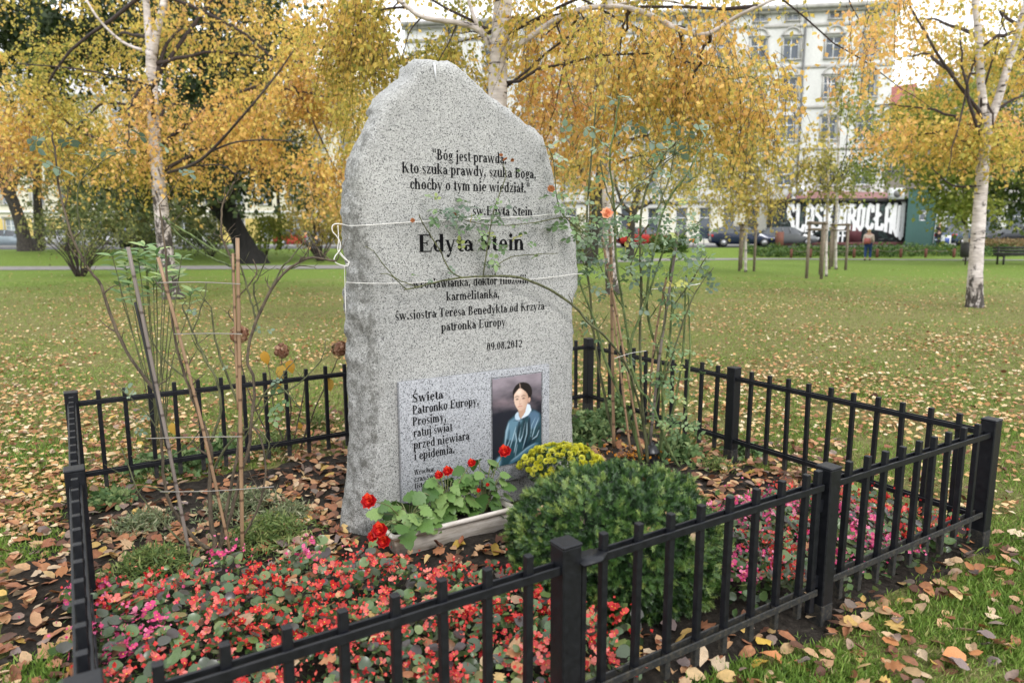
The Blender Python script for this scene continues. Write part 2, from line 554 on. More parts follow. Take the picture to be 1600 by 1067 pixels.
# (inset, depth behind front, roughness)
for k, (ins, dp, rg) in enumerate([(.075, 0, .0), (.045, .001, .0015), (.022, .004, .004), (.006, .014, .008), (-.004, .03, .012), (-.012, .055, .018), (-.018, .085, .022), (-.022, .115, .024), (-.024, .145, .024), (-.022, .175, .02), (-.012, .205, .014), (.01, .23, .008), (.05, DEP, .004)]):
    q = inward(ins)
    left = np.clip((1.6 - q[:, 0]) / .25, 0, 1) * (q[:, 1] < 2.2)
    V = []
    for j in range(no):
        u, v = q[j]
        nz = noise.fractal(Vector((u * 9, v * 9, dp * 14)), .9, 2.1, 4) + .6 * noise.noise(Vector((u * 31, v * 31, dp * 40)))
        dr = (q[j] - cen); dr /= np.linalg.norm(dr)
        off = dr * nz * rg * (1.1 if left[j] > .2 else 1.0) * (.5 if (v > 2.0 and u < 1.6) else 1)
        # the left flank swells out and back
        lo = -left[j] * (float(np.interp(v, [0, .5, .95, 1.4, 1.7, 1.95, 2.2], [.075, .075, .095, .07, .035, -.02, -.04])) * min(1, dp / .20) + max(0, .3 - v) * .10 * (dp > .01))
        V.append((u + off[0] + lo - 1.97, dp - (.0035 * nz if .0 < dp < .02 else 0), v + off[1]))
    rings.append((np.array(V), left))
V = np.concatenate([r[0] for r in rings])
nr = len(rings)
i = np.arange(nr - 1)[:, None] * no; j = np.arange(no)[None]; j2 = (j + 1) % no
Q = np.stack([i + j, i + j2, i + no + j2, i + no + j], -1)
lf = np.stack([rings[k][1] * (1.0 if k > 2 else .25) for k in range(nr - 1)])
tq = np.clip(lf, 0, 1).ravel() * .72 + .10
F = [Q.reshape(-1, 4), np.arange(no)[None, ::-1], ((nr - 1) * no + np.arange(no))[None]]
tt = np.concatenate([tq, [0.0], [.3]])
me = npmesh('slab', V, [F[0], F[1], F[2]], [GR], tt)
slab = add('slab', me, stone)
# pale drip mark of the drill groove below the crown
dm = MB(); 
dm.tube([(1.713 - 1.97, -.002, 2.455), (1.715 - 1.97, -.003, 2.42), (1.722 - 1.97, -.003, 2.36)], [.004, .005, .003], 6)
dm.build('drill_groove', plain('chalk', (.72, .73, .76), .8), stone)

# ------------------------------------------------------------------ serif lettering drawn from strokes
class Gl:
    def __init__(s, T=.115, t=.04, sf=.055):
        s.T, s.t, s.sf, s.P = T, t, sf, []
    def quad(s, *p): s.P.append(list(p))
    def bar(s, x0, y0, x1, y1, w):
        dx, dy = x1 - x0, y1 - y0; l = math.hypot(dx, dy) or 1
        nx_, ny_ = -dy / l * w / 2, dx / l * w / 2
        s.quad((x0 + nx_, y0 + ny_), (x0 - nx_, y0 - ny_), (x1 - nx_, y1 - ny_), (x1 + nx_, y1 + ny_))
    def diag(s, x0, y0, x1, y1, w):      # horizontal cut ends
        s.quad((x0 - w / 2, y0), (x0 + w / 2, y0), (x1 + w / 2, y1), (x1 - w / 2, y1))
    def ser(s, x, y, side='b', w=None):
        w = s.T if w is None else w
        if s.sf <= 0: return
        l = x - w / 2 - (s.sf if side in 'bl' else 0); r = x + w / 2 + (s.sf if side in 'br' else 0)
        h = .03
        yy = y if y < .2 else y - h
        s.quad((l, yy), (r, yy), (r, yy + h), (l, yy + h))
    def V(s, x, y0, y1, top='b', bot='b', w=None):
        w = s.T if w is None else w
        s.quad((x - w / 2, y0), (x + w / 2, y0), (x + w / 2, y1), (x - w / 2, y1))
        if top != 'n': s.ser(x, y1, top, w)
        if bot != 'n': s.ser(x, y0, bot, w)
    def A(s, cx, cy, rx, ry, a0=0, a1=360, T=None, t=None):
        T = s.T if T is None else T; t = s.t if t is None else t
        n = max(4, int(abs(a1 - a0) / 18))
        pr = None
        for k in range(n + 1):
            a = math.radians(a0 + (a1 - a0) * k / n)
            c, sn = math.cos(a), math.sin(a)
            w = t + (T - t) * abs(c) ** 1.3
            o = (cx + rx * c, cy + ry * sn); i_ = (cx + (rx - w) * c, cy + (ry - t - (w - t) * .15) * sn)
            if pr: s.quad(pr[0], o, i_, pr[1])
            pr = (o, i_)
    def dot(s, x, y, r=.06):
        s.P.append([(x + r * math.cos(k * PI / 4), y + r * math.sin(k * PI / 4)) for k in range(8)])

def glyph(ch, g):
    T, t = g.T, g.t; x = .46; C = .67; h = T / 2
    acc = {'ś': 's', 'ć': 'c', 'ó': 'o', 'ź': 'z', 'Ś': 'S', 'ń': 'n'}
    if ch in acc:
        ad = glyph(acc[ch], g)
        yb = .52 if ch.islower() else .72
        g.bar(ad * .42, yb + .03, ad * .66, yb + .2, .085); return ad
    if ch == 'ż': ad = glyph('z', g); g.dot(ad * .5, .63, .075); return ad
    if ch in 'ąęĄ':
        ad = glyph({'ą': 'a', 'ę': 'e', 'Ą': 'A'}[ch], g)
        g.A(ad * (.82 if ch != 'ę' else .6), -.07, .07, .08, 80, 300, .06, .05); return ad
    if ch == 'ł': glyph('l', g); g.bar(.0, .25, .3, .43, .08); return .30
    if ch == 'Ł': ad = glyph('L', g); g.bar(.0, .24, .34, .42, .07); return ad
    if ch == 'a': g.A(.2, .3, .15, .16, 10, 165); g.V(.33, .03, .33, 'n', 'n'); g.A(.18, .13, .155, .135, 40, 330); g.bar(.33, .03, .44, .03, .06); g.dot(.09, .34, .045); return .46
    if ch == 'b': g.V(.11, .0, C + .02, 'l', 'n'); g.A(.27, .23, .2, .24, -140, 140); return .51
    if ch == 'c': g.A(.24, .23, .2, .24, 50, 318); g.dot(.36, .35, .05); return .43
    if ch == 'd': g.A(.24, .23, .2, .24, 40, 320); g.V(.39, 0, C + .02, 'l', 'r'); return .53
    if ch == 'e': g.A(.24, .23, .2, .24, 0, 318); g.bar(.1, .25, .43, .25, t); return .46
    if ch == 'f': g.V(.15, 0, .52, 'n', 'b'); g.A(.27, .53, .175, .17, 75, 180); g.dot(.35, .64, .045); g.bar(.02, .44, .32, .44, .035); return .34
    if ch == 'g': g.A(.22, .31, .17, .165); g.A(.23, -.08, .2, .125, 0, 360, .06, .05); g.bar(.12, .14, .14, .05, .06); g.bar(.14, .04, .34, .03, .09); g.bar(.34, .42, .46, .44, .05); return .47
    if ch in 'hn':
        g.V(.11, 0, x if ch == 'n' else C + .02, 'l', 'b'); g.A(.265, .27, .175, .2, 0, 150); g.V(.385, 0, .28, 'n', 'b'); return .54
    if ch == 'm': g.V(.11, 0, x, 'l', 'b'); g.A(.25, .27, .16, .2, 0, 150); g.V(.355, 0, .28, 'n', 'b'); g.A(.495, .27, .16, .2, 0, 150); g.V(.6, 0, .28, 'n', 'b'); return .76
    if ch == 'i': g.V(.14, 0, x, 'l', 'b'); g.dot(.14, .62, .085); return .28
    if ch == 'j': g.V(.15, -.08, x, 'l', 'n'); g.A(.08, -.1, .128, .12, 200, 360); g.dot(.15, .62, .085); return .28
    if ch == 'k': g.V(.11, 0, C + .02, 'l', 'b'); g.diag(.2, .22, .4, .44, .06); g.diag(.42, 0, .24, .28, .12); g.ser(.4, x, 'b', .08); g.ser(.43, 0, 'b', .1); return .52
    if ch == 'l': g.V(.14, 0, C + .02, 'l', 'b'); return .28
    if ch == 'o': g.A(.245, .23, .21, .24); return .49
    if ch == 'p': g.V(.12, -.2, x, 'l', 'b'); g.A(.28, .23, .2, .24, -140, 140); return .52
    if ch == 'r': g.V(.12, 0, x, 'l', 'b'); g.A(.28, .3, .15, .16, 60, 160, .09); g.dot(.34, .39, .06); return .41
    if ch == 's': g.A(.19, .335, .15, .135, 30, 265, .1, .045); g.A(.19, .125, .15, .135, -150, 95, .1, .045); g.bar(.09, .32, .29, .14, .09); return .37
    if ch == 't': g.V(.16, .08, .58, 'n', 'n'); g.A(.255, .1, .152, .11, 180, 310); g.bar(.02, .44, .3, .44, .035); return .33
    if ch == 'u': g.V(.12, .14, x, 'l', 'n'); g.A(.27, .17, .205, .18, 180, 330); g.V(.4, 0, x, 'l', 'r'); return .54
    if ch in 'vw':
        n = 1 if ch == 'v' else 2
        for k in range(n):
            o = k * .27
            g.diag(.24 + o, 0, .09 + o, x, .12); g.diag(.24 + o, 0, .38 + o, x, .05); g.ser(.09 + o, x, 'b', .1)
        g.ser(.38 + (n - 1) * .27, x, 'b', .05); return .47 + (n - 1) * .27
    if ch == 'y': g.diag(.25, 0, .1, x, .12); g.diag(.17, -.2, .4, x, .05); g.dot(.12, -.17, .055); g.ser(.1, x, 'b', .1); g.ser(.4, x, 'b', .05); return .48
    if ch == 'z': g.bar(.05, .43, .38, .43, .05); g.bar(.05, .03, .39, .03, .06); g.diag(.1, .03, .33, .44, .12); g.bar(.06, .34, .06, .44, .03); g.bar(.385, .02, .385, .13, .03); return .43
    if ch == '.': g.dot(.11, .07, .085); return .25
    if ch == ',': g.dot(.11, .07, .085); g.bar(.15, .05, .07, -.14, .07); return .26
    if ch == '"': g.bar(.1, .7, .12, .44, .1); g.bar(.28, .7, .30, .44, .1); return .4
    if ch == ' ': return .25
    if ch == 'B': g.V(.17, 0, C, 'l', 'l'); g.A(.28, .505, .2, .165, -90, 90); g.A(.29, .18, .25, .18, -90, 90); g.bar(.17, .65, .3, .65, .04); g.bar(.17, .345, .3, .345, .04); g.bar(.17, .02, .3, .02, .04); return .6
    if ch == 'E': g.V(.17, 0, C, 'l', 'l'); g.bar(.15, .65, .54, .65, .045); g.bar(.15, .345, .4, .345, .04); g.bar(.15, .02, .56, .02, .045); g.bar(.53, .67, .53, .52, .04); g.bar(.56, 0, .56, .16, .04); g.bar(.4, .44, .4, .25, .04); return .62
    if ch == 'K': g.V(.17, 0, C); g.diag(.24, .28, .55, C, .055); g.diag(.58, 0, .3, .4, .15); g.ser(.56, C, 'b', .08); g.ser(.6, 0, 'b', .1); return .7
    if ch == 'P': g.V(.17, 0, C, 'l', 'b'); g.A(.28, .485, .23, .185, -90, 90); g.bar(.17, .65, .3, .65, .04); g.bar(.17, .32, .3, .32, .04); return .57
    if ch == 'L': g.V(.17, 0, C, 'b', 'l'); g.bar(.15, .02, .52, .02, .045); g.bar(.52, 0, .52, .18, .045); return .57
    if ch == 'S': g.A(.27, .5, .2, .18, 25, 268, .12, .045); g.A(.27, .17, .21, .18, -155, 92, .12, .045); g.bar(.12, .46, .42, .21, .12); g.bar(.46, .68, .46, .5, .035); g.bar(.07, .17, .07, -.01, .035); return .54
    if ch == 'T': g.V(.3, 0, C, 'n', 'b'); g.bar(.03, .65, .57, .65, .045); g.bar(.045, .67, .045, .5, .04); g.bar(.555, .67, .555, .5, .04); return .6
    if ch == 'W':
        for k in range(2):
            o = k * .34; g.diag(.3 + o, 0, .13 + o, C, .14); g.diag(.3 + o, 0, .46 + o, C, .05); g.ser(.13 + o, C, 'b', .13)
        g.ser(.8, C, 'b', .05); return .92
    if ch == 'A': g.diag(.07, 0, .3, C, .05); g.diag(.5, 0, .3, C, .15); g.bar(.14, .22, .42, .22, .04); g.ser(.07, 0, 'b', .05); g.ser(.5, 0, 'b', .12); return .62
    if ch == '0': g.A(.24, .335, .2, .345); return .48
    if ch == '1': g.V(.25, 0, .68, 'n', 'b'); g.bar(.12, .56, .25, .66, .05); return .48
    if ch == '2': g.A(.23, .48, .19, .2, -20, 170); g.diag(.09, .04, .37, .42, .1); g.bar(.05, .05, .42, .05, .11); return .48
    if ch == '8': g.A(.24, .5, .17, .18); g.A(.24, .18, .2, .19); return .48
    if ch == '9': g.A(.24, .46, .2, .22); g.A(.17, .3, .27, .32, -80, 20, .12); return .48
    return .5

def letter_mesh(name, text, u0, u1, v, xh, mat, y=-.0012, warp=None, T=.15, t=.058, sf=.05, slope=0.0):
    """letters from u0 to u1 on base line v; xh height of a small x; faces -Y"""
    cur, polys = 0, []
    for ch in text:
        g = Gl(T, t, sf)
        ad = glyph(ch, g)
        polys += [[(px + cur, py) for px, py in q] for q in g.P]
        cur += ad
    sx, sy = (u1 - u0) / cur, xh / .46
    mb = MB()
    for n_, q in enumerate(polys):
        q = [(u0 + px * sx, v + py * sy + slope * px * sx) for px, py in q]
        if warp: q = [warp(*k) for k in q]
        ar = sum(q[k][0] * q[(k + 1) % len(q)][1] - q[(k + 1) % len(q)][0] * q[k][1] for k in range(len(q)))
        if ar < 0: q = q[::-1]
        yy = y - .00004 * (n_ % 7)
        mb.poly([(a_, yy, b_) for a_, b_ in q])
    return mb.mesh(name, mat)

INK = plain('black_ink', (.006, .006, .007), .8, .1, spec=.1)
for txt, u0, u1, v, xh in [('"Bóg jest prawdą.', 1.691, 2.147, 1.975, .037), ('Kto szuka prawdy, szuka Boga,', 1.518, 2.344, 1.902, .037), ('choćby o tym nie wiedział."', 1.561, 2.30, 1.822, .037),
                           ('św.Edyta Stein', 1.926, 2.318, 1.694, .034), ('Edyta Stein', 1.597, 2.265, 1.501, .062), ('wrocławianka, doktor filozofii,', 1.566, 2.292, 1.312, .033), ('karmelitanka,', 1.759, 2.097, 1.238, .033),
                           ('św.siostra Teresa Benedykta od Krzyża', 1.461, 2.405, 1.152, .033), ('patronka Europy', 1.725, 2.135, 1.075, .033), ('09.08.2012', 2.007, 2.248, .943, .030)]:
    add('inscription', letter_mesh('inscription', txt, u0 - 1.97, u1 - 1.97, v, xh, INK), stone)

# the smaller slab leaning against it
GR2 = granite('polished_granite', .35, (.93, .96, 1.04), False)
PB = SB - .031
plaque = thing('granite_plaque', 'grey granite plaque with prayer text and a portrait, low on the tall stone', 'plaque', W(1.94, PB, .1), ANG)
pl = MB()
pl.box((0, .0142, .3945 - .0), (.962, .028, .665))
pl_o = pl.build('plaque_slab', GR2, plaque)
bv = pl_o.modifiers.new('bevel', 'BEVEL'); bv.width = .003; bv.segments = 2
def pt(u, v): return u - 1.94, v - .1
for txt, u0, u1, v, xh in [('Święta', 1.531, 1.716, .712, .033), ('Patronko Europy,', 1.53, 1.939, .648, .033), ('Prosimy,', 1.528, 1.733, .585, .033), ('ratuj świat', 1.534, 1.768, .522, .033), ('przed niewiarą', 1.532, 1.875, .456, .033), ('i epidemią.', 1.534, 1.781, .394, .033),
                           ('Wrocław,', 1.532, 1.661, .312, .020), ('czas światow', 1.531, 1.739, .274, .020), ('listopad 20', 1.533, 1.70, .236, .020)]:
    a_, b_ = pt(u0, v); c_, _ = pt(u1, v)
    add('inscription', letter_mesh('inscription', txt, a_, c_, b_, xh, INK), plaque)

# flat printed portrait
PU0, PU1, PV0, PV1 = 2.022, 2.364, .262, .784
def paint_portrait():
    """the print as a fine grid of coloured cells: a seated woman with parted dark hair, white collar and a shiny teal dress"""
    nu, nv = 120, 184
    U, Vv = np.meshgrid((np.arange(nu) + .5) / nu, (np.arange(nv) + .5) / nv)
    img = np.zeros((nv, nu, 3))
    cl = np.array([[noise.fractal(Vector((u * 2.2, v * 7, 3)), 1, 2, 4) for u in (np.arange(nu) / nu)] for v in (np.arange(nv) / nv)])
    k = np.clip(1 - Vv / .42 + cl * .35, 0, 1)[..., None]
    img[:] = np.array([.010, .012, .02]) * (1 - k) + np.array([.26, .22, .25]) * k ** 1.3
    k = np.exp(-((Vv - .27 - .04 * U) / .05) ** 2)[..., None] * np.clip(.5 + cl, 0, 1)[..., None] * .25
    img = img * (1 - k) + np.array([.35, .24, .26]) * k
    def soft(m, r):
        for _ in range(r):
            m = (m + np.roll(m, 1, 0) + np.roll(m, -1, 0) + np.roll(m, 1, 1) + np.roll(m, -1, 1)) / 5
        return m
    def inside(pts):
        m = np.zeros(U.shape, bool); n_ = len(pts)
        for i_ in range(n_):
            (x0, y0), (x1, y1) = pts[i_], pts[(i_ + 1) % n_]
            if y0 == y1: continue
            m ^= ((y0 > Vv) != (y1 > Vv)) & (U < (x1 - x0) * (Vv - y0) / (y1 - y0) + x0)
        return m.astype(float)
    def smoothp(pts, n_=6):
        P = np.array(pts, float); o = []
        for i_ in range(len(P)):
            p0, p1, p2, p3 = P[i_ - 1], P[i_], P[(i_ + 1) % len(P)], P[(i_ + 2) % len(P)]
            for f_ in np.arange(n_) / n_: o.append(.5 * ((2 * p1) + (-p0 + p2) * f_ + (2 * p0 - 5 * p1 + 4 * p2 - p3) * f_ ** 2 + (-p0 + 3 * p1 - 3 * p2 + p3) * f_ ** 3))
        return o
    def lay(m, c, a=1.0):
        nonlocal img
        m = np.clip(m, 0, 1)[..., None] * a; img = img * (1 - m) + np.array(c) * m
    def line(pts, w, c, a=1.0, blur=1):
        P = np.array(pts, float); t_ = np.linspace(0, len(P) - 1, 40); m = np.zeros(U.shape)
        X_, Y_ = np.interp(t_, range(len(P)), P[:, 0]), np.interp(t_, range(len(P)), P[:, 1])
        for i_, (x, y) in enumerate(zip(X_, Y_)):
            ww = w * (math.sin(PI * (i_ + .6) / 40.2) ** .5 + .1)
            m = np.maximum(m, np.exp(-(((U - x) ** 2 + ((Vv - y) * 1.53) ** 2) / ww ** 2) ** 1.4))
        lay(soft(m, blur), c, a)
    dress = inside([(.52, .41), (.72, .385), (.85, .42), (.96, .465), (1.01, .52), (1.01, .86), (.88, .93), (.62, .98), (.3, 1.01), (.02, 1.01), (.10, .92), (.19, .86), (.20, .76), (.26, .62), (.31, .52), (.4, .46)])
    lay(soft(dress, 3), (.016, .05, .068))
    lay(soft(inside([(.33, .50), (.52, .45), (.6, .52), (.5, .60), (.44, .74), (.36, .72), (.27, .70), (.27, .6)]), 8), (.12, .23, .31), .8)
    lay(soft(inside([(.72, .44), (.85, .43), (.95, .47), (.96, .55), (.84, .64), (.76, .62)]), 8), (.09, .16, .25), .75)
    for pts, w, a in [([(.54, .52), (.52, .64), (.50, .72)], .035, .9), ([(.64, .52), (.63, .66), (.60, .78)], .03, .9), ([(.75, .50), (.72, .68), (.64, .84)], .035, .95), ([(.5, .56), (.44, .66), (.38, .8)], .014, .8), ([(.84, .72), (.74, .80), (.60, .88)], .045, .95), ([(.34, .60), (.32, .68), (.28, .76)], .016, .7), ([(.96, .62), (.90, .74), (.80, .82)], .03, .8)]: line(pts, w, (.006, .018, .03), a, 2)
    for pts, w, a in [([(.33, .52), (.28, .62), (.24, .80)], .016, .7), ([(.47, .58), (.42, .68), (.34, .82)], .010, .9), ([(.46, .64), (.48, .74), (.43, .88)], .011, .85), ([(.66, .54), (.60, .70), (.55, .76), (.53, .72), (.57, .60)], .010, .95), ([(.70, .54), (.69, .68), (.60, .86)], .009, .9), ([(.94, .52), (.85, .64), (.80, .74)], .009, .9), ([(.95, .66), (.90, .73), (.80, .76)], .009, .9), ([(.88, .50), (.79, .60), (.77, .72)], .007, .7), ([(.36, .7), (.3, .78), (.27, .86)], .007, .8), ([(.5, .78), (.47, .86), (.45, .93)], .007, .7)]: line(pts, w, (.36, .50, .60), a * .9, 1)
    line([(.92, .82), (.74, .86), (.52, .94), (.34, .99)], .040, (.07, .16, .23), .9, 4); line([(.88, .81), (.70, .85), (.50, .925), (.36, .965)], .012, (.32, .48, .58), .7, 2)
    line([(.14, .90), (.10, .97), (.06, 1.0)], .05, (.25, .42, .55), .7, 4)
    lay(soft(inside(smoothp([(.52, .34), (.66, .33), (.70, .41), (.60, .49), (.54, .47)])), 2), (.42, .27, .19))
    lay(soft(inside(smoothp([(.51, .41), (.53, .46), (.56, .50), (.53, .52), (.46, .49), (.45, .45)])), 1), (.42, .52, .62)); lay(soft(inside([(.70, .335), (.76, .355), (.785, .42), (.72, .47), (.62, .49), (.57, .50), (.66, .43)]), 1), (.56, .64, .74))
    line([(.40, .505), (.53, .512), (.66, .495)], .008, (.03, .06, .09), .9, 1)
    lay(soft(inside(smoothp([(.41, .27), (.41, .17), (.47, .11), (.55, .083), (.64, .085), (.73, .11), (.79, .165), (.80, .22), (.775, .265), (.74, .29), (.70, .24), (.55, .16), (.44, .22)])), 1), (.010, .007, .007))
    face = soft(inside(smoothp([(.435, .25), (.44, .21), (.50, .165), (.555, .145), (.62, .17), (.68, .205), (.715, .25), (.715, .31), (.685, .355), (.63, .39), (.565, .405), (.51, .385), (.465, .34), (.44, .30)])), 1)
    lay(face, (.62, .44, .34)); lay(soft(inside(smoothp([(.72, .275), (.76, .27), (.765, .30), (.73, .325)])), 1), (.50, .31, .23))
    lay(face * np.clip((U - .56) / .16, 0, 1) * .75, (.36, .20, .13)); lay(face * np.clip((Vv - .36) / .06, 0, 1) * .6, (.36, .22, .16)); lay(face * np.exp(-(((U - .53) / .07) ** 2 + ((Vv - .19) / .03) ** 2)) * .6, (.80, .66, .56))
    line([(.545, .09), (.555, .12), (.56, .15)], .008, (.45, .32, .26), .8, 1)
    for cx, s_ in ((.495, 1), (.625, 1)):
        line([(cx - .05, .243), (cx, .232), (cx + .045, .243)], .009, (.03, .02, .015), .75, 1)
        line([(cx - .035, .268), (cx, .262), (cx + .035, .270)], .012, (.18, .10, .08), .55, 1)
        line([(cx - .02, .268), (cx + .02, .268)], .010, (.02, .015, .015), .9, 1)
    line([(.56, .26), (.548, .30), (.54, .315)], .008, (.40, .24, .17), .6, 1); line([(.53, .322), (.555, .328), (.585, .320)], .008, (.25, .12, .09), .7, 1)
    line([(.505, .356), (.55, .350), (.605, .354)], .010, (.36, .12, .10), .85, 1)
    line([(.52, .372), (.56, .374), (.59, .370)], .008, (.34, .19, .14), .4, 1)
    g = np.abs(U - .5) > .495; img[g] = (.03, .03, .035)
    return nu, nv, np.clip(img, 0, 1)
nu, nv, img = paint_portrait()
gu, gv = np.meshgrid(np.arange(nu + 1) / nu, np.arange(nv + 1) / nv)
a0_, b0_ = pt(PU0, PV0); a1_, b1_ = pt(PU1, PV1)
V = np.stack([a0_ + (a1_ - a0_) * gu, np.full(gu.shape, -.0012), b1_ + (b0_ - b1_) * gv], -1).reshape(-1, 3)
i = np.arange(nv)[:, None] * (nu + 1) + np.arange(nu)[None]
PRM, nt_, N_, L_, p_ = newmat('portrait_print')
ca = N_.new('ShaderNodeAttribute'); ca.attribute_name = 'print_colour'; L_.new(ca.outputs['Color'], p_.inputs['Base Color']); p_.inputs['Roughness'].default_value = .32
me = npmesh('portrait', V, np.stack([i, i + nu + 1, i + nu + 2, i + 1], -1).reshape(-1, 4), [PRM])
ca = me.attributes.new('print_colour', 'FLOAT_COLOR', 'FACE')
ca.data.foreach_set('color', np.concatenate([img.reshape(-1, 3), np.ones((nu * nv, 1))], 1).astype(np.float32).ravel())
add('portrait', me, plaque)
m = MB()
for x0, z0, x1, z1 in ((a0_ - .006, b0_ - .006, a1_ + .006, b0_ - .003), (a0_ - .006, b1_ + .003, a1_ + .006, b1_ + .006), (a0_ - .006, b0_ - .003, a0_ - .003, b1_ + .003), (a1_ + .003, b0_ - .003, a1_ + .006, b1_ + .003)):
    m.put([(x0, -.0011, z0), (x1, -.0011, z0), (x1, -.0011, z1), (x0, -.0011, z1)], [np.array([[0, 1, 2, 3]])])
m.build('engraved_rule', plain('rule', (.08, .08, .085), .8), plaque)

# ------------------------------------------------------------------ the black metal fence and its gate
MET = plain('black_paint', (.010, .011, .014), .32, .35, 20, 0, .06)
def fence_paint():
    m, nt, N, L, p = newmat('fence_paint')
    n = noise_node(nt, 30, 5, .7)
    tc = N.new('ShaderNodeTexCoord')
    r = ramp(nt, [(.35, (.004, .0045, .007)), (.66, (.008, .009, .012)), (.80, (.03, .028, .023))]); p.inputs['Specular IOR Level'].default_value = .32
    L.new(n.outputs[0], r.inputs[0]); L.new(r.outputs[0], p.inputs['Base Color'])
    rr = ramp(nt, [(.3, (.36,) * 3), (.7, (.55,) * 3)]); L.new(n.outputs[0], rr.inputs[0])
    L.new(rr.outputs[0], p.inputs['Roughness'])
    b = bump(nt, n.outputs[0], .12, .005); L.new(b.outputs[0], p.inputs['Normal'])
    return m
def mossy_paint():
    m, nt, N, L, p = newmat('mud_splashed_paint')
    n = noise_node(nt, 55, 6, .75)
    r = ramp(nt, [(.46, (.008, .009, .010)), (.58, (.032, .028, .021)), (.72, (.075, .064, .045))])
    L.new(n.outputs[0], r.inputs[0]); L.new(r.outputs[0], p.inputs['Base Color'])
    p.inputs['Roughness'].default_value = .7
    b = bump(nt, n.outputs[0], .3, .005); L.new(b.outputs[0], p.inputs['Normal'])
    return m
FM, FM2 = fence_paint(), mossy_paint()
AX = np.array([E1, E2, [0, 0, 1]]); AXs = np.array([E2, -E1, [0, 0, 1]])
def cached(name, size, mat, bevel=.003, n=[0]):
    """bevelled bar mesh, centred"""
    import bmesh
    bm = bmesh.new()
    bmesh.ops.create_cube(bm, size=1)
    bmesh.ops.scale(bm, vec=size, verts=bm.verts)
    bmesh.ops.bevel(bm, geom=bm.edges[:], offset=bevel, segments=1, affect='EDGES', profile=.5)
    me = bpy.data.meshes.new(name); bm.to_mesh(me); bm.free()
    me.materials.append(mat)
    return me
m_post = cached('post', (.07, .07, .86), FM, .004)
m_cap = cached('cap', (.074, .074, .012), FM, .004)
m_foot = cached('post_foot', (.072, .072, .12), FM2, .003)
m_pick = cached('picket', (.024, .024, .60), FM, .002)
m_pickf = cached('picket_end', (.0245, .0245, .10), FM2, .002)
def put(name, me, parent, a, b, z, side=False, dz=0.0, tilt=0.0):
    p = W(a, b, z) - np.array(parent.location)
    Mx = Matrix.Translation(p.tolist()) @ Matrix.Rotation(ANG + (PI / 2 if side else 0), 4, 'Z') @ Matrix.Rotation(tilt, 4, 'X')
    return add(name, me, parent, M=Mx)
def post(par, a, b, h=.672):
    o = put('post', m_post, par, a, b, h - .43, tilt=rng.uniform(-.006, .006))
    add('post_cap', m_cap, o, loc=(0, 0, .433))
    add('mud_splash', m_foot, o, loc=(0, 0, -.2))
def rail(par, a0, b0, a1, b1, z0, z1, mat, off=.0175):
    p0, p1 = W(a0, b0, z0), W(a1, b1, z1)
    d = p1 - p0; l = np.linalg.norm(d)
    side = abs(a1 - a0) < .01
    for s in (-1, 1):
        c = (p0 + p1) / 2 + (E1 if side else E2) * s * off - np.array(par.location)
        me = cached('rail', (l, .008, .027), mat, .0015)
        Mx = Matrix.Translation(c.tolist()) @ Matrix.Rotation(math.atan2(d[1], d[0]), 4, 'Z') @ Matrix.Rotation(-math.asin(d[2] / l), 4, 'Y')
        add('rail', me, par, M=Mx)
def pickets(par, pts):
    for a, b in pts:
        o = put('picket', m_pick, par, a, b, .372 + rng.uniform(-.003, .003), tilt=rng.uniform(-.014, .014))
        add('muddy_end', m_pickf, o, loc=(0, 0, -.252))
fence = thing('metal_fence', 'low black metal picket fence enclosing the planted bed round the tall stone', 'fence', W(0, 0))
PA1, PA2 = 1.25, 2.55
for a, b in [(0, 0), (PA1, 0), (PA2, 0), (EA, 0), (EA, 1.607), (EA, EB), (1.94, EB), (0, EB), (0, 1.60)]: post(fence, a, b)
def run(par, a0, b0, a1, b1, n, m0=.5, zt=.603, zb=.165, g0=.035, g1=.035):
    A0, A1 = np.array([a0, b0]), np.array([a1, b1])
    L_ = np.linalg.norm(A1 - A0); u = (A1 - A0) / L_
    s, e = A0 + u * g0, A1 - u * g1
    rail(par, *s, *e, zt, zt, FM); rail(par, *s, *e, zb, zb, FM2 if b0 == b1 == 0 else FM)
    sp = (L_) / (n + 1)
    pickets(par, [A0 + u * sp * (k + 1) for k in range(n)])
run(fence, 0, 0, PA1, 0, 8)
run(fence, PA2, 0, EA, 0, 9, zb=.19)
run(fence, EA, 0, EA, 1.607, 10)
run(fence, EA, 1.607, EA, EB, 10)
run(fence, 0, EB, 1.94, EB, 13)
run(fence, 1.94, EB, EA, EB, 13)
run(fence, 0, 0, 0, 1.6, 11)
run(fence, 0, 1.6, 0, EB, 11)
gate = thing('fence_gate', 'black picket gate panel between the latch post and the middle post of the front fence', 'gate', W(PA1, 0))
run(gate, PA1, 0, PA2, 0, 8, g0=.052, g1=.05, zb=.16)
gp = PA2 - .068
put('gate_stile', cached('stile', (.03, .024, .60), FM, .002), gate, gp, 0, .372)
put('gate_stile', cached('stile', (.02, .024, .50), FM, .002), gate, PA1 + .062, 0, .36)
put('hinge', cached('hinge', (.03, .02, .05), FM, .002), gate, PA2 - .045, .0, .52)
put('hinge', cached('hinge', (.03, .02, .05), FM, .002), gate, PA2 - .045, .0, .2)
lm = MB((0, 0, 0))
lm.put([(-.01, -.045, 0), (.055, -.05, .002), (.1, -.02, .004), (.075, .03, .003), (-.01, .03, 0), (-.01, -.045, .007), (.055, -.05, .009), (.1, -.02, .01), (.075, .03, .01), (-.01, .03, .007)],
       [np.array([[4, 3, 2, 1, 0], [5, 6, 7, 8, 9]]), np.array([[0, 1, 6, 5], [1, 2, 7, 6], [2, 3, 8, 7], [3, 4, 9, 8], [4, 0, 5, 9]])])
put('latch_plate', lm.mesh('latch_plate', FM), gate, PA1 + .036, -.01, .612)
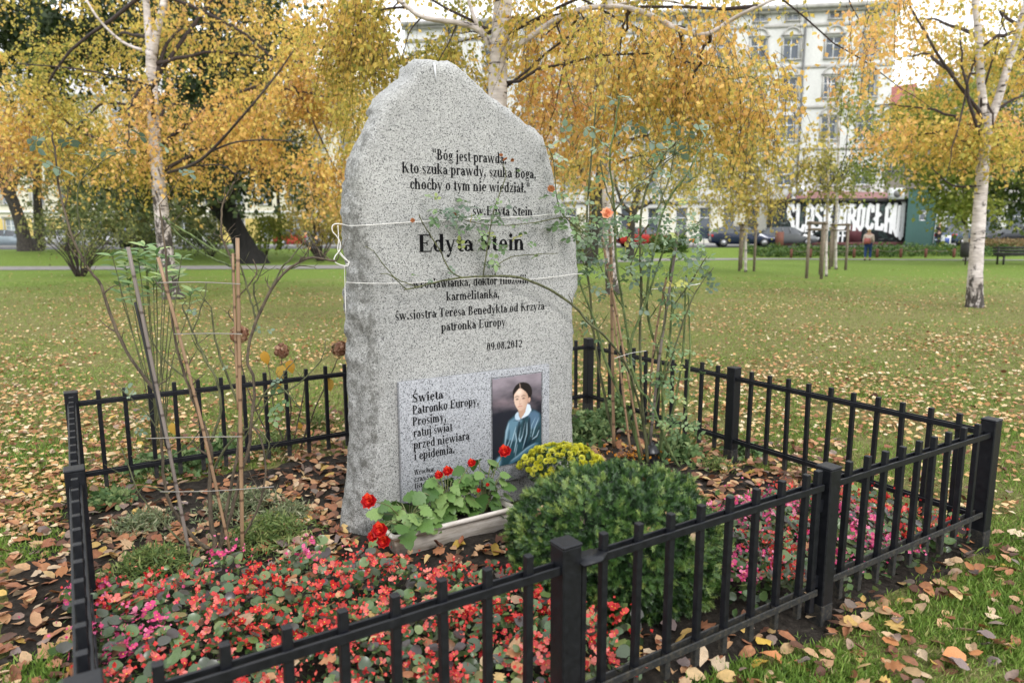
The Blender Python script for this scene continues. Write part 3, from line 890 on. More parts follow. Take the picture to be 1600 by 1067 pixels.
put('latch_plate', lm.mesh('latch_plate', FM), gate, PA1 + .036, -.01, .148)

# ------------------------------------------------------------------ buildings
GLASS = plain('window_glass', (.05, .065, .085), .08, .3, .6, 0, 0, .8)
PALE_GLASS = plain('curtained_glass', (.22, .25, .29), .12, .4, .9, 0, 0, .8)
WFR = plain('white_frame', (.72, .73, .74), .5, .06)
def render_mat(name, c, dirt=.2, sc=.5):
    m, nt, N, L, p = newmat(name)
    n = noise_node(nt, sc, 6, .65, (1, 1, .45)); n2 = noise_node(nt, 6, 4, .6)
    r = ramp(nt, [(.3, tuple(v * (1 - dirt) for v in c)), (.65, c)])
    L.new(n.outputs[0], r.inputs[0])
    r2 = ramp(nt, [(.3, (.9, .9, .9)), (.7, (1.05, 1.05, 1.05))]); L.new(n2.outputs[0], r2.inputs[0])
    L.new(mixc(nt, 1.0, r.outputs[0], r2.outputs[0], 'MULTIPLY'), p.inputs['Base Color'])
    p.inputs['Roughness'].default_value = .9
    return m

class Facade:
    """wall with recessed openings; O lower left corner, u direction along the wall, outward normal n"""
    def __init__(s, par, O, P1, H):
        s.par = par; s.O = np.array([O[0], O[1], O[2]], float)
        d = np.array([P1[0] - O[0], P1[1] - O[1], 0]); s.w = np.linalg.norm(d); s.u = d / s.w
        s.n = np.array([s.u[1], -s.u[0], 0]); s.H = H; s.wins = []
        s.org = np.array(par.location)
    def p(s, x, z, d=0): return s.O + s.u * x + np.array([0, 0, z]) + s.n * d
    def quad(s, mb, x0, z0, x1, z1, d=0, mi=0):
        mb.put([s.p(x0, z0, d), s.p(x1, z0, d), s.p(x1, z1, d), s.p(x0, z1, d)], [np.array([[0, 1, 2, 3]])], mi)
    def block(s, mb, x0, z0, x1, z1, d0, d1, mi=0):
        c = s.p((x0 + x1) / 2, (z0 + z1) / 2, (d0 + d1) / 2)
        mb.box(c, (x1 - x0, abs(d1 - d0), z1 - z0), np.array([s.u, s.n, [0, 0, 1]]), mi)
    def px(s, px_):      # distance along the wall met by the sight line of a pixel column
        d = ray(px_, 363)[:2]
        A_ = np.array([[d[0], -s.u[0]], [d[1], -s.u[1]]])
        return np.linalg.solve(A_, s.O[:2])[1]
    def rows(s, rows, mats, depth=.28, ztop=None):
        """rows: list of (z0, z1, [x centres], width, style)"""
        mb = MB(s.org)
        z = 0
        for (z0, z1, xs, w, st) in sorted(rows, key=lambda r: r[0]):
            mi = 1 if (len(mats) > 1 and z0 < 3.6) else 0
            s.quad(mb, 0, z, s.w, z0, 0, mi)
            x = 0
            for xc in sorted(xs):
                a, b = xc - w / 2, xc + w / 2
                s.quad(mb, x, z0, a, z1, 0, mi)
                for q in ([(a, z0), (b, z0)], [(b, z0), (b, z1)], [(b, z1), (a, z1)], [(a, z1), (a, z0)]):
                    mb.put([s.p(*q[0], 0), s.p(*q[0], -depth), s.p(*q[1], -depth), s.p(*q[1], 0)], [np.array([[0, 3, 2, 1]])], mi)
                x = b
                s.window(a, b, z0, z1, -depth, st)
            s.quad(mb, x, z0, s.w, z1, 0, mi)
            z = z1
        s.quad(mb, 0, z, s.w, s.H, 0, 0)
        return mb.build('wall', list(mats), s.par)
    def window(s, a, b, z0, z1, d, st):
        f = MB(s.org); w = b - a; t = .07
        for q in ((a, z0, a + t, z1), (b - t, z0, b, z1), (a + t, z1 - t, b - t, z1), (a + t, z0, b - t, z0 + t)):
            s.block(f, *q, d, d + .06)
        if st != 'dark':
            s.block(f, (a + b) / 2 - .04, z0 + t, (a + b) / 2 + .04, z1 - t, d + .002, d + .055)
        zt = z1 - (z1 - z0) * .32
        s.block(f, a + t, zt - .04, b - t, zt + .04, d + .004, d + .065)
        fr = f.build('window', WFR, s.par)
        g = MB(s.org)
        s.quad(g, a + t, z0 + t, b - t, z1 - t, d + .02)
        g.build('pane', PALE_GLASS if (st == 'pale' or (st == 'mix' and rng.random() < .45)) else GLASS, fr)
        if st in ('orn', 'pale', 'mix'):
            h = MB(s.org)
            s.block(h, a - .18, z0 - .14, b + .18, z0 - .02, .002, .16)
            s.block(h, a - .16, z0 - .02, a - .03, z1 + .12, .002, .05)
            s.block(h, b + .03, z0 - .02, b + .16, z1 + .12, .002, .05)
            s.block(h, a - .22, z1 + .12, b + .22, z1 + .24, .002, .14)
            if st == 'orn':
                c = ((a + b) / 2)
                for k in range(8):
                    a0, a1 = PI * k / 8, PI * (k + 1) / 8
                    for ro, ri, dd in ((.72, .56, .12),):
                        pts = [(c + ro * math.cos(a0), z1 + .24 + ro * .8 * math.sin(a0)), (c + ri * math.cos(a0), z1 + .24 + ri * .8 * math.sin(a0)), (c + ri * math.cos(a1), z1 + .24 + ri * .8 * math.sin(a1)), (c + ro * math.cos(a1), z1 + .24 + ro * .8 * math.sin(a1))]
                        v = [s.p(x, z, dd) for x, z in pts] + [s.p(x, z, .003) for x, z in pts]
                        h.put(v, [np.array([[0, 3, 2, 1], [0, 4, 7, 3], [1, 2, 6, 5]])], 0)
            h.build('window_surround', STUCCO, fr)

STUCCO = render_mat('stucco_trim', (.44, .425, .40), .3, 2)
WHITEW = render_mat('white_render', (.66, .655, .635), .2, .35)
CREAM = render_mat('cream_base', (.72, .70, .60), .08, .5)
PINK = render_mat('pinkish_render', (.44, .37, .355), .25)
YELL = render_mat('yellow_render', (.62, .47, .16), .12)
CRM2 = render_mat('cream_render', (.66, .61, .50), .15)
GREYR = render_mat('slate', (.16, .17, .19), .3, 3)
REDR = render_mat('red_tiles', (.32, .11, .085), .3, 3)
MUDR = render_mat('old_red_roof', (.30, .15, .14), .3, 1)
LINE = plain('zinc', (.14, .14, .14), .5)

def z_at(py, Y): return at(800, py, Y)[2]
# the tall pale tenement
Yb = 60.0
O = at(640, 363, 64); Pe = at(1376, 363, 58.5)
O[2] = .6; bz = .6
b1 = thing('tenement_house', 'tall off-white tenement with arched window crowns and cream shop floor behind the painted wall', 'building', (O[0], O[1], 0))
f = Facade(b1, O, Pe, z_at(14, 60) - bz)
zr = lambda y: z_at(y, 60.3) - bz
cols = [f.px(x) for x in (1285, 1340, 1221, 1172, 1120, 1066, 1010, 950, 890, 830, 770, 710)]
gcols = [f.px(x) for x in (1213, 1175, 1138, 1101, 1064, 1020, 978, 936, 892, 850, 806, 764, 722, 680)]
rows = [(.35, zr(325), gcols, .95, 'dark'), (zr(292), zr(266), cols, 1.2, 'mix'), (zr(222), zr(188), cols, 1.2, 'orn'), (zr(158), zr(126), cols, 1.2, 'orn'), (zr(97), zr(64), cols, 1.25, 'orn'), (zr(37), zr(23), cols, .9, 'mix')]
f.rows(rows, [WHITEW, CREAM])
t = MB(f.org)
f.block(t, -.2, f.H - .3, f.w + .3, f.H, .003, .55); f.block(t, -.2, f.H - .55, f.w + .2, f.H - .3, .003, .3)
t.build('cornice', STUCCO, b1)
t = MB(f.org)
for y, d in ((315, .16), (236, .1), (172, .1), (110, .08), (46, .1)): f.block(t, 0, zr(y) - .12, f.w, zr(y) + .12, .003, d)
t.build('string_course', STUCCO, b1)
t = MB(f.org)
x = f.px(1240); t.tube([f.p(x, 3.5, .12), f.p(x, f.H - .3, .12)], .08, 8); t.build('downpipe', LINE, b1)
t = MB(f.org)
t.put([f.p(0, f.H, 0), f.p(f.w, f.H, 0), f.p(f.w, f.H + .8, -8), f.p(0, f.H + .8, -8), f.p(f.w, 0, 0), f.p(f.w, 0, -12), f.p(f.w, f.H, -12)], [np.array([[0, 1, 2, 3]]), np.array([[4, 5, 6, 1]])])
t.build('side_and_roof', [WHITEW], b1)
for px_, py_ in ((1254, 303), (1398, 302)):
    pass

# pinkish house with a red roof, further back
O = at(1376, 363, 76); Pe = at(1470, 363, 74); O[2] = Pe[2] = .6
b2 = thing('pink_house', 'pinkish stone house with paired white windows and a red tiled roof behind the green wall', 'building', (O[0], O[1], 0))
f = Facade(b2, O, Pe, z_at(168, 75) - .6)
zr = lambda y: z_at(y, 75) - .6
cols = [f.px(x) for x in (1386, 1399, 1432, 1452)]
f.rows([(zr(332), zr(312), cols, .9, 'mix'), (zr(272), zr(249), cols, .95, 'mix'), (zr(233), zr(210), cols, .95, 'mix'), (zr(196), zr(178), cols, .95, 'pale')], [PINK])
t = MB(f.org); f.block(t, -.2, zr(204) - .25, f.w * .42, zr(204) + .35, .003, .5); f.block(t, -.3, f.H - .3, f.w + .3, f.H, .003, .5); t.build('cornice', MUDR, b2)
t = MB(f.org)
t.put([f.p(-.3, f.H, .4), f.p(f.w * .55, f.H, .4), f.p(f.w * .5, zr(120), -4), f.p(0, zr(124), -4), f.p(-.3, f.H, -8), f.p(f.w * .55, f.H, -8)], [np.array([[0, 1, 2, 3]]), np.array([[1, 5, 2], [0, 3, 4]])])
t.build('roof', REDR, b2)
t = MB(f.org)
t.put([f.p(f.w * .52, f.H, .4), f.p(f.w, f.H, .4), f.p(f.w, zr(100), -3), f.p(f.w * .84, zr(100), -3), f.p(f.w * .66, zr(140), -.6)], [np.array([[0, 1, 2, 3, 4]])])
ro = t.build('mansard_roof', GREYR, b2)
t = MB(f.org)
t.put([f.p(f.w * .76, zr(140), .12), f.p(f.w * .88, zr(140), .12), f.p(f.w * .93, zr(118), -1.2), f.p(f.w * .84, zr(118), -1.2)], [np.array([[0, 1, 2, 3]])])
t.build('skylight', PALE_GLASS, ro)

# gabled house at the right edge
O = at(1466, 363, 70); Pe = at(1760, 363, 64); O[2] = Pe[2] = .6
b3 = thing('gabled_house', 'pale grey gabled house with white arched ground floor behind the right birch', 'building', (O[0], O[1], 0))
f = Facade(b3, O, Pe, z_at(135, 68) - .6)
zr = lambda y: z_at(y, 68) - .6
cols = [f.px(x) for x in (1487, 1520, 1556, 1596, 1636, 1680, 1720)]
f.rows([(.3, zr(325), [f.px(x) for x in (1491, 1545, 1585, 1625, 1680, 1730)], 1.5, 'dark'), (zr(292), zr(266), cols, 1.2, 'mix'), (zr(240), zr(213), cols, 1.2, 'mix'), (zr(190), zr(160), cols, 1.2, 'mix')], [render_mat('grey_render', (.50, .475, .46), .25), render_mat('white_arcade', (.72, .70, .68), .08)])
t = MB(f.org)
t.put([f.p(0, f.H, .3), f.p(3.4, f.H, .3), f.p(3.0, zr(90), .3), f.p(1.7, zr(72), .3), f.p(.4, zr(90), .3)], [np.array([[0, 1, 2, 3, 4]])])
t.build('gable', render_mat('white_gable', (.66, .65, .63), .1), b3)
t = MB(f.org)
t.put([f.p(3.4, f.H, .3), f.p(f.w, f.H, .3), f.p(f.w, zr(85), -4), f.p(3.4, zr(85), -4), f.p(0, f.H, -6), f.p(1.7, zr(74), -4), f.p(0, f.H, .29), f.p(1.7, zr(74), .29)], [np.array([[0, 1, 2, 3], [6, 4, 5, 7]])])
t.build('roof', GREYR, b3)
t = MB(f.org); f.block(t, 0, zr(318) - .15, f.w, zr(318) + .15, .003, .2); f.block(t, 0, f.H - .25, f.w, f.H, .003, .4); t.build('cornice', STUCCO, b3)

# yellow and cream block behind the trees at the left
O = at(-700, 363, 80); Pe = at(640, 363, 90); O[2] = Pe[2] = .5
b4 = thing('apartment_block', 'long cream apartment block with a yellow ground floor behind the parked cars', 'building', (O[0], O[1], 0))
f = Facade(b4, O, Pe, 17.5)
cols = [2 + 3.3 * k for k in range(int((f.w - 3) / 3.3))]
f.rows([(.3, 2.9, cols, 1.2, 'mix'), (4.6, 6.4, cols, 1.3, 'mix'), (7.9, 9.7, cols, 1.3, 'mix'), (11.2, 13, cols, 1.3, 'mix'), (14.4, 16.2, cols, 1.3, 'mix')], [CRM2, YELL])
t = MB(f.org); f.block(t, -.2, 17.1, f.w + .2, 17.5, .003, .5); f.block(t, 0, 3.55, f.w, 3.8, .003, .18); t.build('cornice', WHITEW, b4)
t = MB(f.org); t.put([f.p(0, 17.5, .4), f.p(f.w, 17.5, .4), f.p(f.w, 20.5, -5), f.p(0, 20.5, -5)], [np.array([[0, 1, 2, 3]])]); t.build('roof', plain('light_roof', (.45, .44, .43), .9), b4)

# low shed whose long wall carries the mural
def mural_mat():
    m, nt, N, L, p = newmat('mural_paint')
    n = noise_node(nt, .9, 3, .5, (1, 1, 1.8)); n2 = noise_node(nt, 1.7, 4, .6, (1, 1, 2.2))
    r = ramp(nt, [(.0, (.008, .008, .01)), (.50, (.012, .012, .014)), (.54, (.035, .07, .06)), (.60, (.012, .012, .012))])
    L.new(n.outputs[0], r.inputs[0])
    r2 = ramp(nt, [(.60, (0, 0, 0)), (.64, (1, 1, 1)), (.68, (0, 0, 0))]); L.new(n2.outputs[0], r2.inputs[0])
    L.new(mixc(nt, r2.outputs[0], r.outputs[0], (.30, .31, .29)), p.inputs['Base Color'])
    p.inputs['Roughness'].default_value = .7
    return m
O = at(1222, 363, 56.2); Pe = at(1416, 363, 56.2); O[2] = Pe[2] = .5
shed = thing('mural_shed', 'low shed with a black mural of white lettering along the far pavement', 'shed', (O[0], O[1], 0))
f = Facade(shed, O, Pe, z_at(317, 56.2) - .5)
t = MB(f.org); f.block(t, 0, 0, f.w, f.H, -4, 0); t.build('mural_wall', mural_mat(), shed)
t = MB(f.org); f.block(t, 0, .0, f.w, .28, .003, .03); t.build('plinth', plain('maroon_paint', (.10, .035, .03), .8), shed)
t = MB(f.org); f.block(t, -.1, f.H, f.w + .05, f.H + .25, -4, .25); t.build('roof_edge', plain('bitumen', (.03, .025, .025), .8), shed)
t = MB(f.org)
a_ = f.H + .27
t.put([f.p(1.2, a_, .15), f.p(f.w - .6, a_, .15), f.p(f.w - .9, a_ + .75, -3), f.p(1.6, a_ + .75, -3), f.p(1.2, a_, -3), f.p(f.w - .6, a_, -3)], [np.array([[0, 1, 2, 3]]), np.array([[1, 5, 2], [0, 3, 4]])])
t.build('roof', MUDR, shed)
DOORM = plain('dark_maroon', (.09, .02, .025), .7)
t = MB(f.org); x = f.px(1332); f.block(t, x - .5, .28, x + .7, 1.65, .003, .035); t.build('door', DOORM, shed)
t = MB(f.org); x = f.px(1290); f.block(t, x - .4, .28, x + .35, 1.65, .003, .035); t.build('door', plain('dark_green', (.012, .045, .035), .7), shed)
WP = plain('mural_white', (.74, .74, .74), .7, .05, 3)
wu0, wu1 = f.px(1227), f.px(1412); wc, hw = (wu0 + wu1) / 2, (wu1 - wu0) / 2
def warp(u, v):
    k = (abs(u - wc) / hw)
    low = max(0, 1 - (v - 1.3) / 1.7)
    return (u + .10 * math.sin(v * 7) * .3, v - low * (1.0 * k ** 5) + .10 * k * k)
Rf = Matrix.Rotation(math.atan2(f.u[1], f.u[0]), 4, 'Z')
holder_loc = Matrix.Translation((Vector(O) - Vector(shed.location))) @ Rf
for txt, a_, b_ in (('ŚLĄSK', wu0, f.px(1300)), ('WROCŁAW', f.px(1303), wu1)):
    lw = {'ŚLĄSK': .74, 'WROCŁAW': .74}
    def lw_(u, v): return warp(u, v)
    me = letter_mesh('lettering', txt.replace('R', '\x01').replace('O', '\x02').replace('C', '\x03'), a_, b_, 1.33, 1.12, WP, -.03, lw_, .2, .13, .0) if False else None
def cap_letters(name, txt, u0, u1, v, h, wrp, y):
    """condensed blackletter-like capitals of heavy strokes"""
    S_ = {
        'S': [[(.5, .82), (.38, .97), (.2, .97), (.12, .8), (.2, .62), (.42, .45), (.5, .25), (.4, .05), (.2, .0), (.02, .1)]],
        'L': [[(.15, 1), (.15, .06), (.5, .06), (.55, .2)]], 'A': [[(.14, 0), (.14, .85), (.3, 1), (.48, .85), (.48, 0)], [(.14, .42), (.48, .42)]],
        'K': [[(.14, 0), (.14, 1)], [(.2, .48), (.34, .55), (.46, .8), (.5, 1)], [(.3, .5), (.44, .4), (.5, 0)]],
        'W': [[(.12, 1), (.12, .15), (.26, .0), (.38, .15), (.38, .9)], [(.38, .15), (.52, .0), (.66, .15), (.66, 1), (.58, 1.12)]],
        'R': [[(.14, 0), (.14, 1), (.4, .97), (.48, .8), (.44, .58), (.2, .5)], [(.34, .52), (.5, .3), (.5, 0)]],
        'O': [[(.14, .15), (.14, .85), (.3, 1), (.46, .85), (.46, .15), (.3, 0), (.14, .15)]], 'C': [[(.48, .75), (.44, .92), (.28, 1), (.14, .85), (.14, .15), (.28, 0), (.44, .08), (.5, .2)]],
        'F': [[(.14, 0), (.14, 1), (.5, .97)], [(.14, .52), (.42, .52)]]}
    mb = MB(); cur = 0; strokes = []
    for ch in txt:
        base = {'Ś': 'S', 'Ą': 'A', 'Ł': 'L'}.get(ch, ch)
        for st in S_[base]: strokes.append([(x + cur, z) for x, z in st])
        if ch == 'Ś': strokes.append([(cur + .28, 1.12), (cur + .42, 1.26)])
        if ch == 'Ą': strokes.append([(cur + .46, 0), (cur + .38, -.14), (cur + .5, -.2)])
        if ch == 'Ł': strokes.append([(cur + .0, .42), (cur + .34, .62)])
        cur += .8 if base == 'W' else .62
    sx = (u1 - u0) / cur; n_ = 0
    for st in strokes:
        w = .118
        for (x0, z0), (x1, z1) in zip(st[:-1], st[1:]):
            dx, dz = (x1 - x0) * sx, (z1 - z0) * h; l = math.hypot(dx, dz); ex, ez = dx / l, dz / l
            ww = w * sx * (1 if abs(ez) > .5 else 1.1)
            q = [(u0 + x0 * sx - ex * ww * .8 + ez * ww, v + z0 * h - ez * ww * .8 - ex * ww), (u0 + x1 * sx + ex * ww * .8 + ez * ww, v + z1 * h + ez * ww * .8 - ex * ww),
                 (u0 + x1 * sx + ex * ww * .8 - ez * ww, v + z1 * h + ez * ww * .8 + ex * ww), (u0 + x0 * sx - ex * ww * .8 - ez * ww, v + z0 * h - ez * ww * .8 + ex * ww)]
            q = [wrp(*k) for k in q]
            ar = sum(q[k][0] * q[(k + 1) % 4][1] - q[(k + 1) % 4][0] * q[k][1] for k in range(4))
            if ar < 0: q = q[::-1]
            n_ += 1
            mb.poly([(a, y - .001 * (n_ % 9), b) for a, b in q])
    return add(name, mb.mesh(name, WP), shed, M=holder_loc)
cap_letters('lettering', 'ŚLĄSK', wu0, f.px(1299), 1.28, 1.85, warp, -.045)
cap_letters('lettering', 'WROCŁAW', f.px(1303), wu1, 1.28, 1.85, warp, -.045)
cap_letters('lettering', 'OFF', f.px(1301), f.px(1322), .35, .85, lambda u, v: (u, v), -.045)

# green end wall
O = at(1415, 363, 55.6); Pe = at(1464, 363, 55.6); O[2] = Pe[2] = .5
gw = thing('green_wall', 'plain teal-green wall with one small window beside the mural', 'wall', (O[0], O[1], 0))
f = Facade(gw, O, Pe, z_at(297, 55.6) - .5)
TEAL = render_mat('teal_paint', (.05, .115, .10), .12, .8)
f.rows([(z_at(347, 55.6) - .5, z_at(330, 55.6) - .5, [f.px(1440)], .55, 'dark')], [TEAL], .12)
t = MB(f.org); t.put([f.p(f.w, 0), f.p(f.w + 1.0, 0), f.p(f.w, 1.4), f.p(f.w, 0, -.1), f.p(f.w + 1.0, 0, -.1), f.p(f.w, 1.4, -.1)], [np.array([[0, 1, 2], [5, 4, 3]])]); t.build('sloping_foot', TEAL, gw)
t = MB(f.org); f.block(t, 0, f.H, f.w, f.H + .08, -.5, .05); t.build('coping', LINE, gw)
t = MB(f.org); t.tube([f.p(f.w - .3, 0, .1), f.p(f.w - .05, f.H, .1)], .035, 6); t.build('drainpipe', WFR, gw)

def ac_unit(px_, py_, Y, lab):
    p = at(px_, py_, Y)
    a = thing('air_conditioner', lab, 'air conditioner', p)
    m = MB(p); m.box(p, (1.1, .4, .85)); m.build('case', WFR, a)
    m = MB(p); m.tube([p + [.0, -.205, .0], p + [.0, -.225, .0]], .3, 16); m.build('fan_grille', LINE, a)
ac_unit(1248, 300, 57.4, 'white air conditioner fan unit above the left end of the mural')
ac_unit(1400, 303, 55.9, 'white air conditioner fan unit above the right end of the mural')

# ------------------------------------------------------------------ vehicles and street things
TYRE = plain('rubber', (.02, .02, .02), .8); RIM = plain('alloy', (.35, .35, .36), .35, .1, 5, .6)
CG = plain('car_glass', (.03, .035, .04), .06, .2, 1, 0, 0, .9)
RL = plain('red_lamp', (.5, .02, .02), .2); HL = plain('clear_lamp', (.7, .7, .72), .15); PLT = plain('plate_white', (.7, .7, .7), .5)
def car(name_label, loc, rz, paint, L_=4.3, Wd=1.76, Hh=1.46, group=None):
    c = thing('parked_car', name_label, 'car', loc, rz, group)
    k = L_ / 4.3; z = Hh / 1.46
    st = [(0, .42, .72, .80, .70), (.1, .26, .90, .98, .66), (.55, .22, .96, 1.36, .56), (1.2, .20, .95, 1.45, .58), (2.1, .20, .93, 1.44, .58), (2.45, .20, .92, 1.38, .57), (3.15, .22, .90, .95, .62), (3.95, .26, .74, .78, .62), (4.25, .38, .60, .64, .55)]
    V, w = [], Wd / 2
    for x, zb, be, tp, wr in st:
        x = (x - 2.15) * k
        e = .86 if x * x > 3.8 else 1
        for s in (1, -1):
            row = [(x, s * w * .9 * e, zb * z), (x, s * w * e, .5 * z), (x, s * w * .96 * e, be * z), (x, s * wr / .88 * w * e, tp * z)]
            V += row if s == 1 else row[::-1]
    body, glass = [], []
    for i_ in range(len(st) - 1):
        for j_ in range(8):
            q = [i_ * 8 + j_, (i_ + 1) * 8 + j_, (i_ + 1) * 8 + (j_ + 1) % 8, i_ * 8 + (j_ + 1) % 8]
            isg = (j_ in (2, 4) and 1 <= i_ <= 5) or (j_ == 3 and i_ in (1, 5))
            (glass if isg else body).append(q[::-1])
    body += []
    ends = [list(range(8)), [(len(st) - 1) * 8 + j_ for j_ in range(8)][::-1]]
    m = MB(); m.put(V, [np.array(body), np.array(ends)]); m.build('body', paint, c)
    m = MB(); m.put(V, [np.array(glass)]); m.build('glazing', CG, c)
    for x, a_ in ((1.45, .0), (2.0, 0)):
        for s in (1, -1):
            m = MB(); m.box(((x - 2.15 + .05) * k, s * w * .825, 1.19 * z), (.07, .09, .46 * z), [[1, 0, 0], [0, 1, s * .0], [0, -s * .34, .94]]); m.build('pillar', paint, c)
    for x in (.78, 3.38):
        for s in (1, -1):
            xx = (x - 2.15) * k
            m = MB(); m.tube([(xx, s * (w - .2), .31), (xx, s * (w + .012), .31)], .31, 18); t_ = m.build('tyre', TYRE, c)
            m = MB(); m.tube([(xx, s * (w + .013), .31), (xx, s * (w + .02), .31)], .2, 14); m.build('rim', RIM, t_)
    for s in (1, -1):
        m = MB(); m.box(((.06 - 2.15) * k, s * w * .72, .80 * z), (.12, .3, .17)); m.build('tail_light', RL, c)
        m = MB(); m.box(((4.18 - 2.15) * k, s * w * .62, .60 * z), (.16, .32, .13)); m.build('headlight', HL, c)
        m = MB(); m.box(((3.0 - 2.15) * k, s * (w + .06), .96 * z), (.14, .16, .12)); m.build('mirror', paint, c)
    m = MB(); m.box(((-.005 - 2.15) * k, 0, .62), (.02, .5, .12)); m.build('number_plate', PLT, c)
    return c
def paint(name, c): return plain(name, c, .22, .05, 3, .1, 0, .7)
def cp(px_, Y):
    p = at(px_, 363, Y); return (p[0], p[1], .525)
car('dark navy estate car parked left of the mural, near the staked saplings', cp(1161, 51.8), -.12, paint('navy_paint', (.012, .02, .055)), 4.7, 1.8, 1.5)
car('grey car half hidden between the navy car and the black mural', cp(1232, 54), -.1, paint('grey_paint', (.12, .125, .13)), 4.2)
car('bright red car seen through the rose canes right of the tall stone', cp(1006, 53), .1, paint('red_paint', (.45, .03, .025)), 4.0)
car('dark blue car parked left of the right birch trunk', cp(1503, 53), 0.5, paint('steel_blue_paint', (.06, .09, .14)), 4.2)
car('black hatchback with red tail light parked behind the black bench', cp(1578, 52.5), PI * .93, paint('black_paint_car', (.012, .014, .02)), 4.2)
LEFT = [(18, 58.5, (.32, .38, .42), 'pale blue car at the far left edge of the park'), (84, 60, (.62, .62, .62), 'white car behind the leaning left trunk'), (133, 58.5, (.5, .5, .51), 'silver car parked behind the bare left shrub'), (176, 60, (.66, .66, .66), 'white car parked left of the blue-lidded bins'),
        (470, 60, (.5, .05, .04), 'red car seen between the oak and the shrubs'), (290, 60, (.6, .6, .6), 'white car parked right of the blue-lidded bins'), (520, 58.5, (.55, .56, .58), 'light grey car just left of the tall stone')]
for k, (px_, Y, c, lab) in enumerate(LEFT):
    p = at(px_, 363, Y); car(lab, (p[0], p[1], .50), .05 + PI * (k % 2), paint('car_paint', c), 4.2, group='cars parked along the far left street')
pn = plain('bin_plastic', (.03, .03, .035), .5); bl = plain('blue_lid', (.02, .06, .30), .4)
for px_, lab in ((199, 'leftmost of three dark bins with blue lids'), (218, 'middle one of three dark bins with blue lids'), (239, 'rightmost of three dark bins with blue lids, by the birch')):
    p = at(px_, 363, 50); p[2] = .5
    b_ = thing('waste_bin', lab, 'waste bin', p, 0, 'bins with blue lids')
    m = MB(); m.box((0, 0, .62), (.85, .7, 1.0), taper=1.15); m.build('bin_body', pn, b_)
    m = MB(); m.put([(-.5, -.42, 1.13), (.5, -.42, 1.13), (.5, .42, 1.13), (-.5, .42, 1.13), (-.48, -.4, 1.3), (.48, -.4, 1.3), (.4, .3, 1.5), (-.4, .3, 1.5)], [np.array([[0, 3, 2, 1], [4, 5, 6, 7], [0, 1, 5, 4], [1, 2, 6, 5], [2, 3, 7, 6], [3, 0, 4, 7]])]); m.build('lid', bl, b_)
    for x in (-.33, .33):
        m = MB(); m.tube([(x - .03, -.2, .09), (x + .03, -.2, .09)], .09, 10); m.build('wheel', TYRE, b_)

# bench, litter bin, street posts
WOODB = plain('dark_bench_wood', (.018, .016, .015), .6)
p = atg(1600, 413); p[2] = 0
bn = thing('park_bench', 'black slatted park bench at the right edge of the lawn', 'bench', p, .04)
for z, y in ((.50, .0), (.64, .04), (.78, .08)):
    m = MB(); m.box((0, y, z + .02), (3.2, .03, .10)); m.build('back_slat', WOODB, bn)
for y in (-.12, -.26, -.40):
    m = MB(); m.box((0, y, .44), (3.2, .11, .035)); m.build('seat_slat', WOODB, bn)
for x in (-1.35, 1.35):
    m = MB(); m.box((x, .02, .42), (.07, .06, .84)); m.box((x, -.4, .21), (.07, .06, .42)); m.box((x, -.2, .40), (.06, .42, .05)); m.build('leg', WOODB, bn)
p = atg(1508, 414)
lb = thing('litter_bin', 'small black litter bin on a post just left of the right birch trunk', 'litter bin', p)
m = MB(); m.tube([(0, 0, 0), (0, 0, .9)], .035, 8); m.build('post', WOODB, lb)
m = MB(); m.lathe((0, 0, .36), [(.20, 0), (.24, .04), (.26, .3), (.26, .62), (.2, .68), (.05, .72)], 14); m.build('bin_body', WOODB, lb)
p = at(1030, 395, 50); p[2] = .5
lp = thing('street_lamp', 'slim dark street lamp post behind the rose canes and the red car', 'street lamp', p)
m = MB(); m.tube([(0, 0, 0), (0, 0, 1), (0, 0, 6.0)], [.12, .08, .055], 8); m.build('pole', LINE, lp)
m = MB(); m.lathe((0, 0, 5.95), [(.06, 0), (.2, .1), (.24, .5), (.12, .62), (.03, .7)], 10); m.build('lantern', LINE, lp)
br = plain('rusty_brown', (.16, .06, .04), .8)
p = at(1217, 389, 50); p[2] = .5
m = MB(p); m.box(p + [0, 0, .55], (.45, .45, 1.1), taper=.96); 
tag(m.build('brown_bollard', br, None, loc=p), 'squat reddish-brown box post beside the navy car', 'bollard')
for px_ in (1082, 1091):
    p = at(px_, 392, 48); p[2] = .45
    m = MB(p); m.tube([p + [-.35, 0, 0], p + [-.35, 0, .6], p + [-.28, 0, .75], p + [.28, 0, .75], p + [.35, 0, .6], p + [.35, 0, 0]], .03, 8)
    tag(m.build('bicycle_rack', LINE, None, loc=p), 'left one of two low metal bicycle hoops' if px_ == 1082 else 'right one of two low metal bicycle hoops', 'bicycle rack', 'bicycle hoops by the path')
OLDW = plain('old_stake_wood', (.17, .135, .10), .9, .35, 12, 0, .3)
p0 = at(1232, 403, 44); lf_ = thing('rope_fence', 'low brown posts with a sagging rope edging the far hedge bed', 'fence', (p0[0], p0[1], ground_z(p0[0], p0[1])))
m0 = np.array(lf_.location); prev = None
for px_ in (1236, 1266, 1300, 1334, 1370, 1407, 1446, 1490):
    q = at(px_, 403, 44); q[2] = ground_z(q[0], q[1])
    m = MB(m0); m.box(q + [0, 0, .25], (.12, .12, .62)); m.build('post', br, lf_)
    if prev is not None:
        mid = (prev + q) / 2; m = MB(m0); m.tube([prev + [0, 0, .48], mid + [0, 0, .36], q + [0, 0, .48]], .02, 6); m.build('rope', OLDW, lf_)
    prev = q
p = at(1477, 386, 50); p[2] = .45
m = MB(p); m.box(p + [0, 0, .45], (.55, .25, .85)); 
eb = m.build('white_box', plain('white_box', (.6, .62, .62), .6), None, loc=p); tag(eb, 'small white box with a blue patch at the foot of the green wall', 'box')
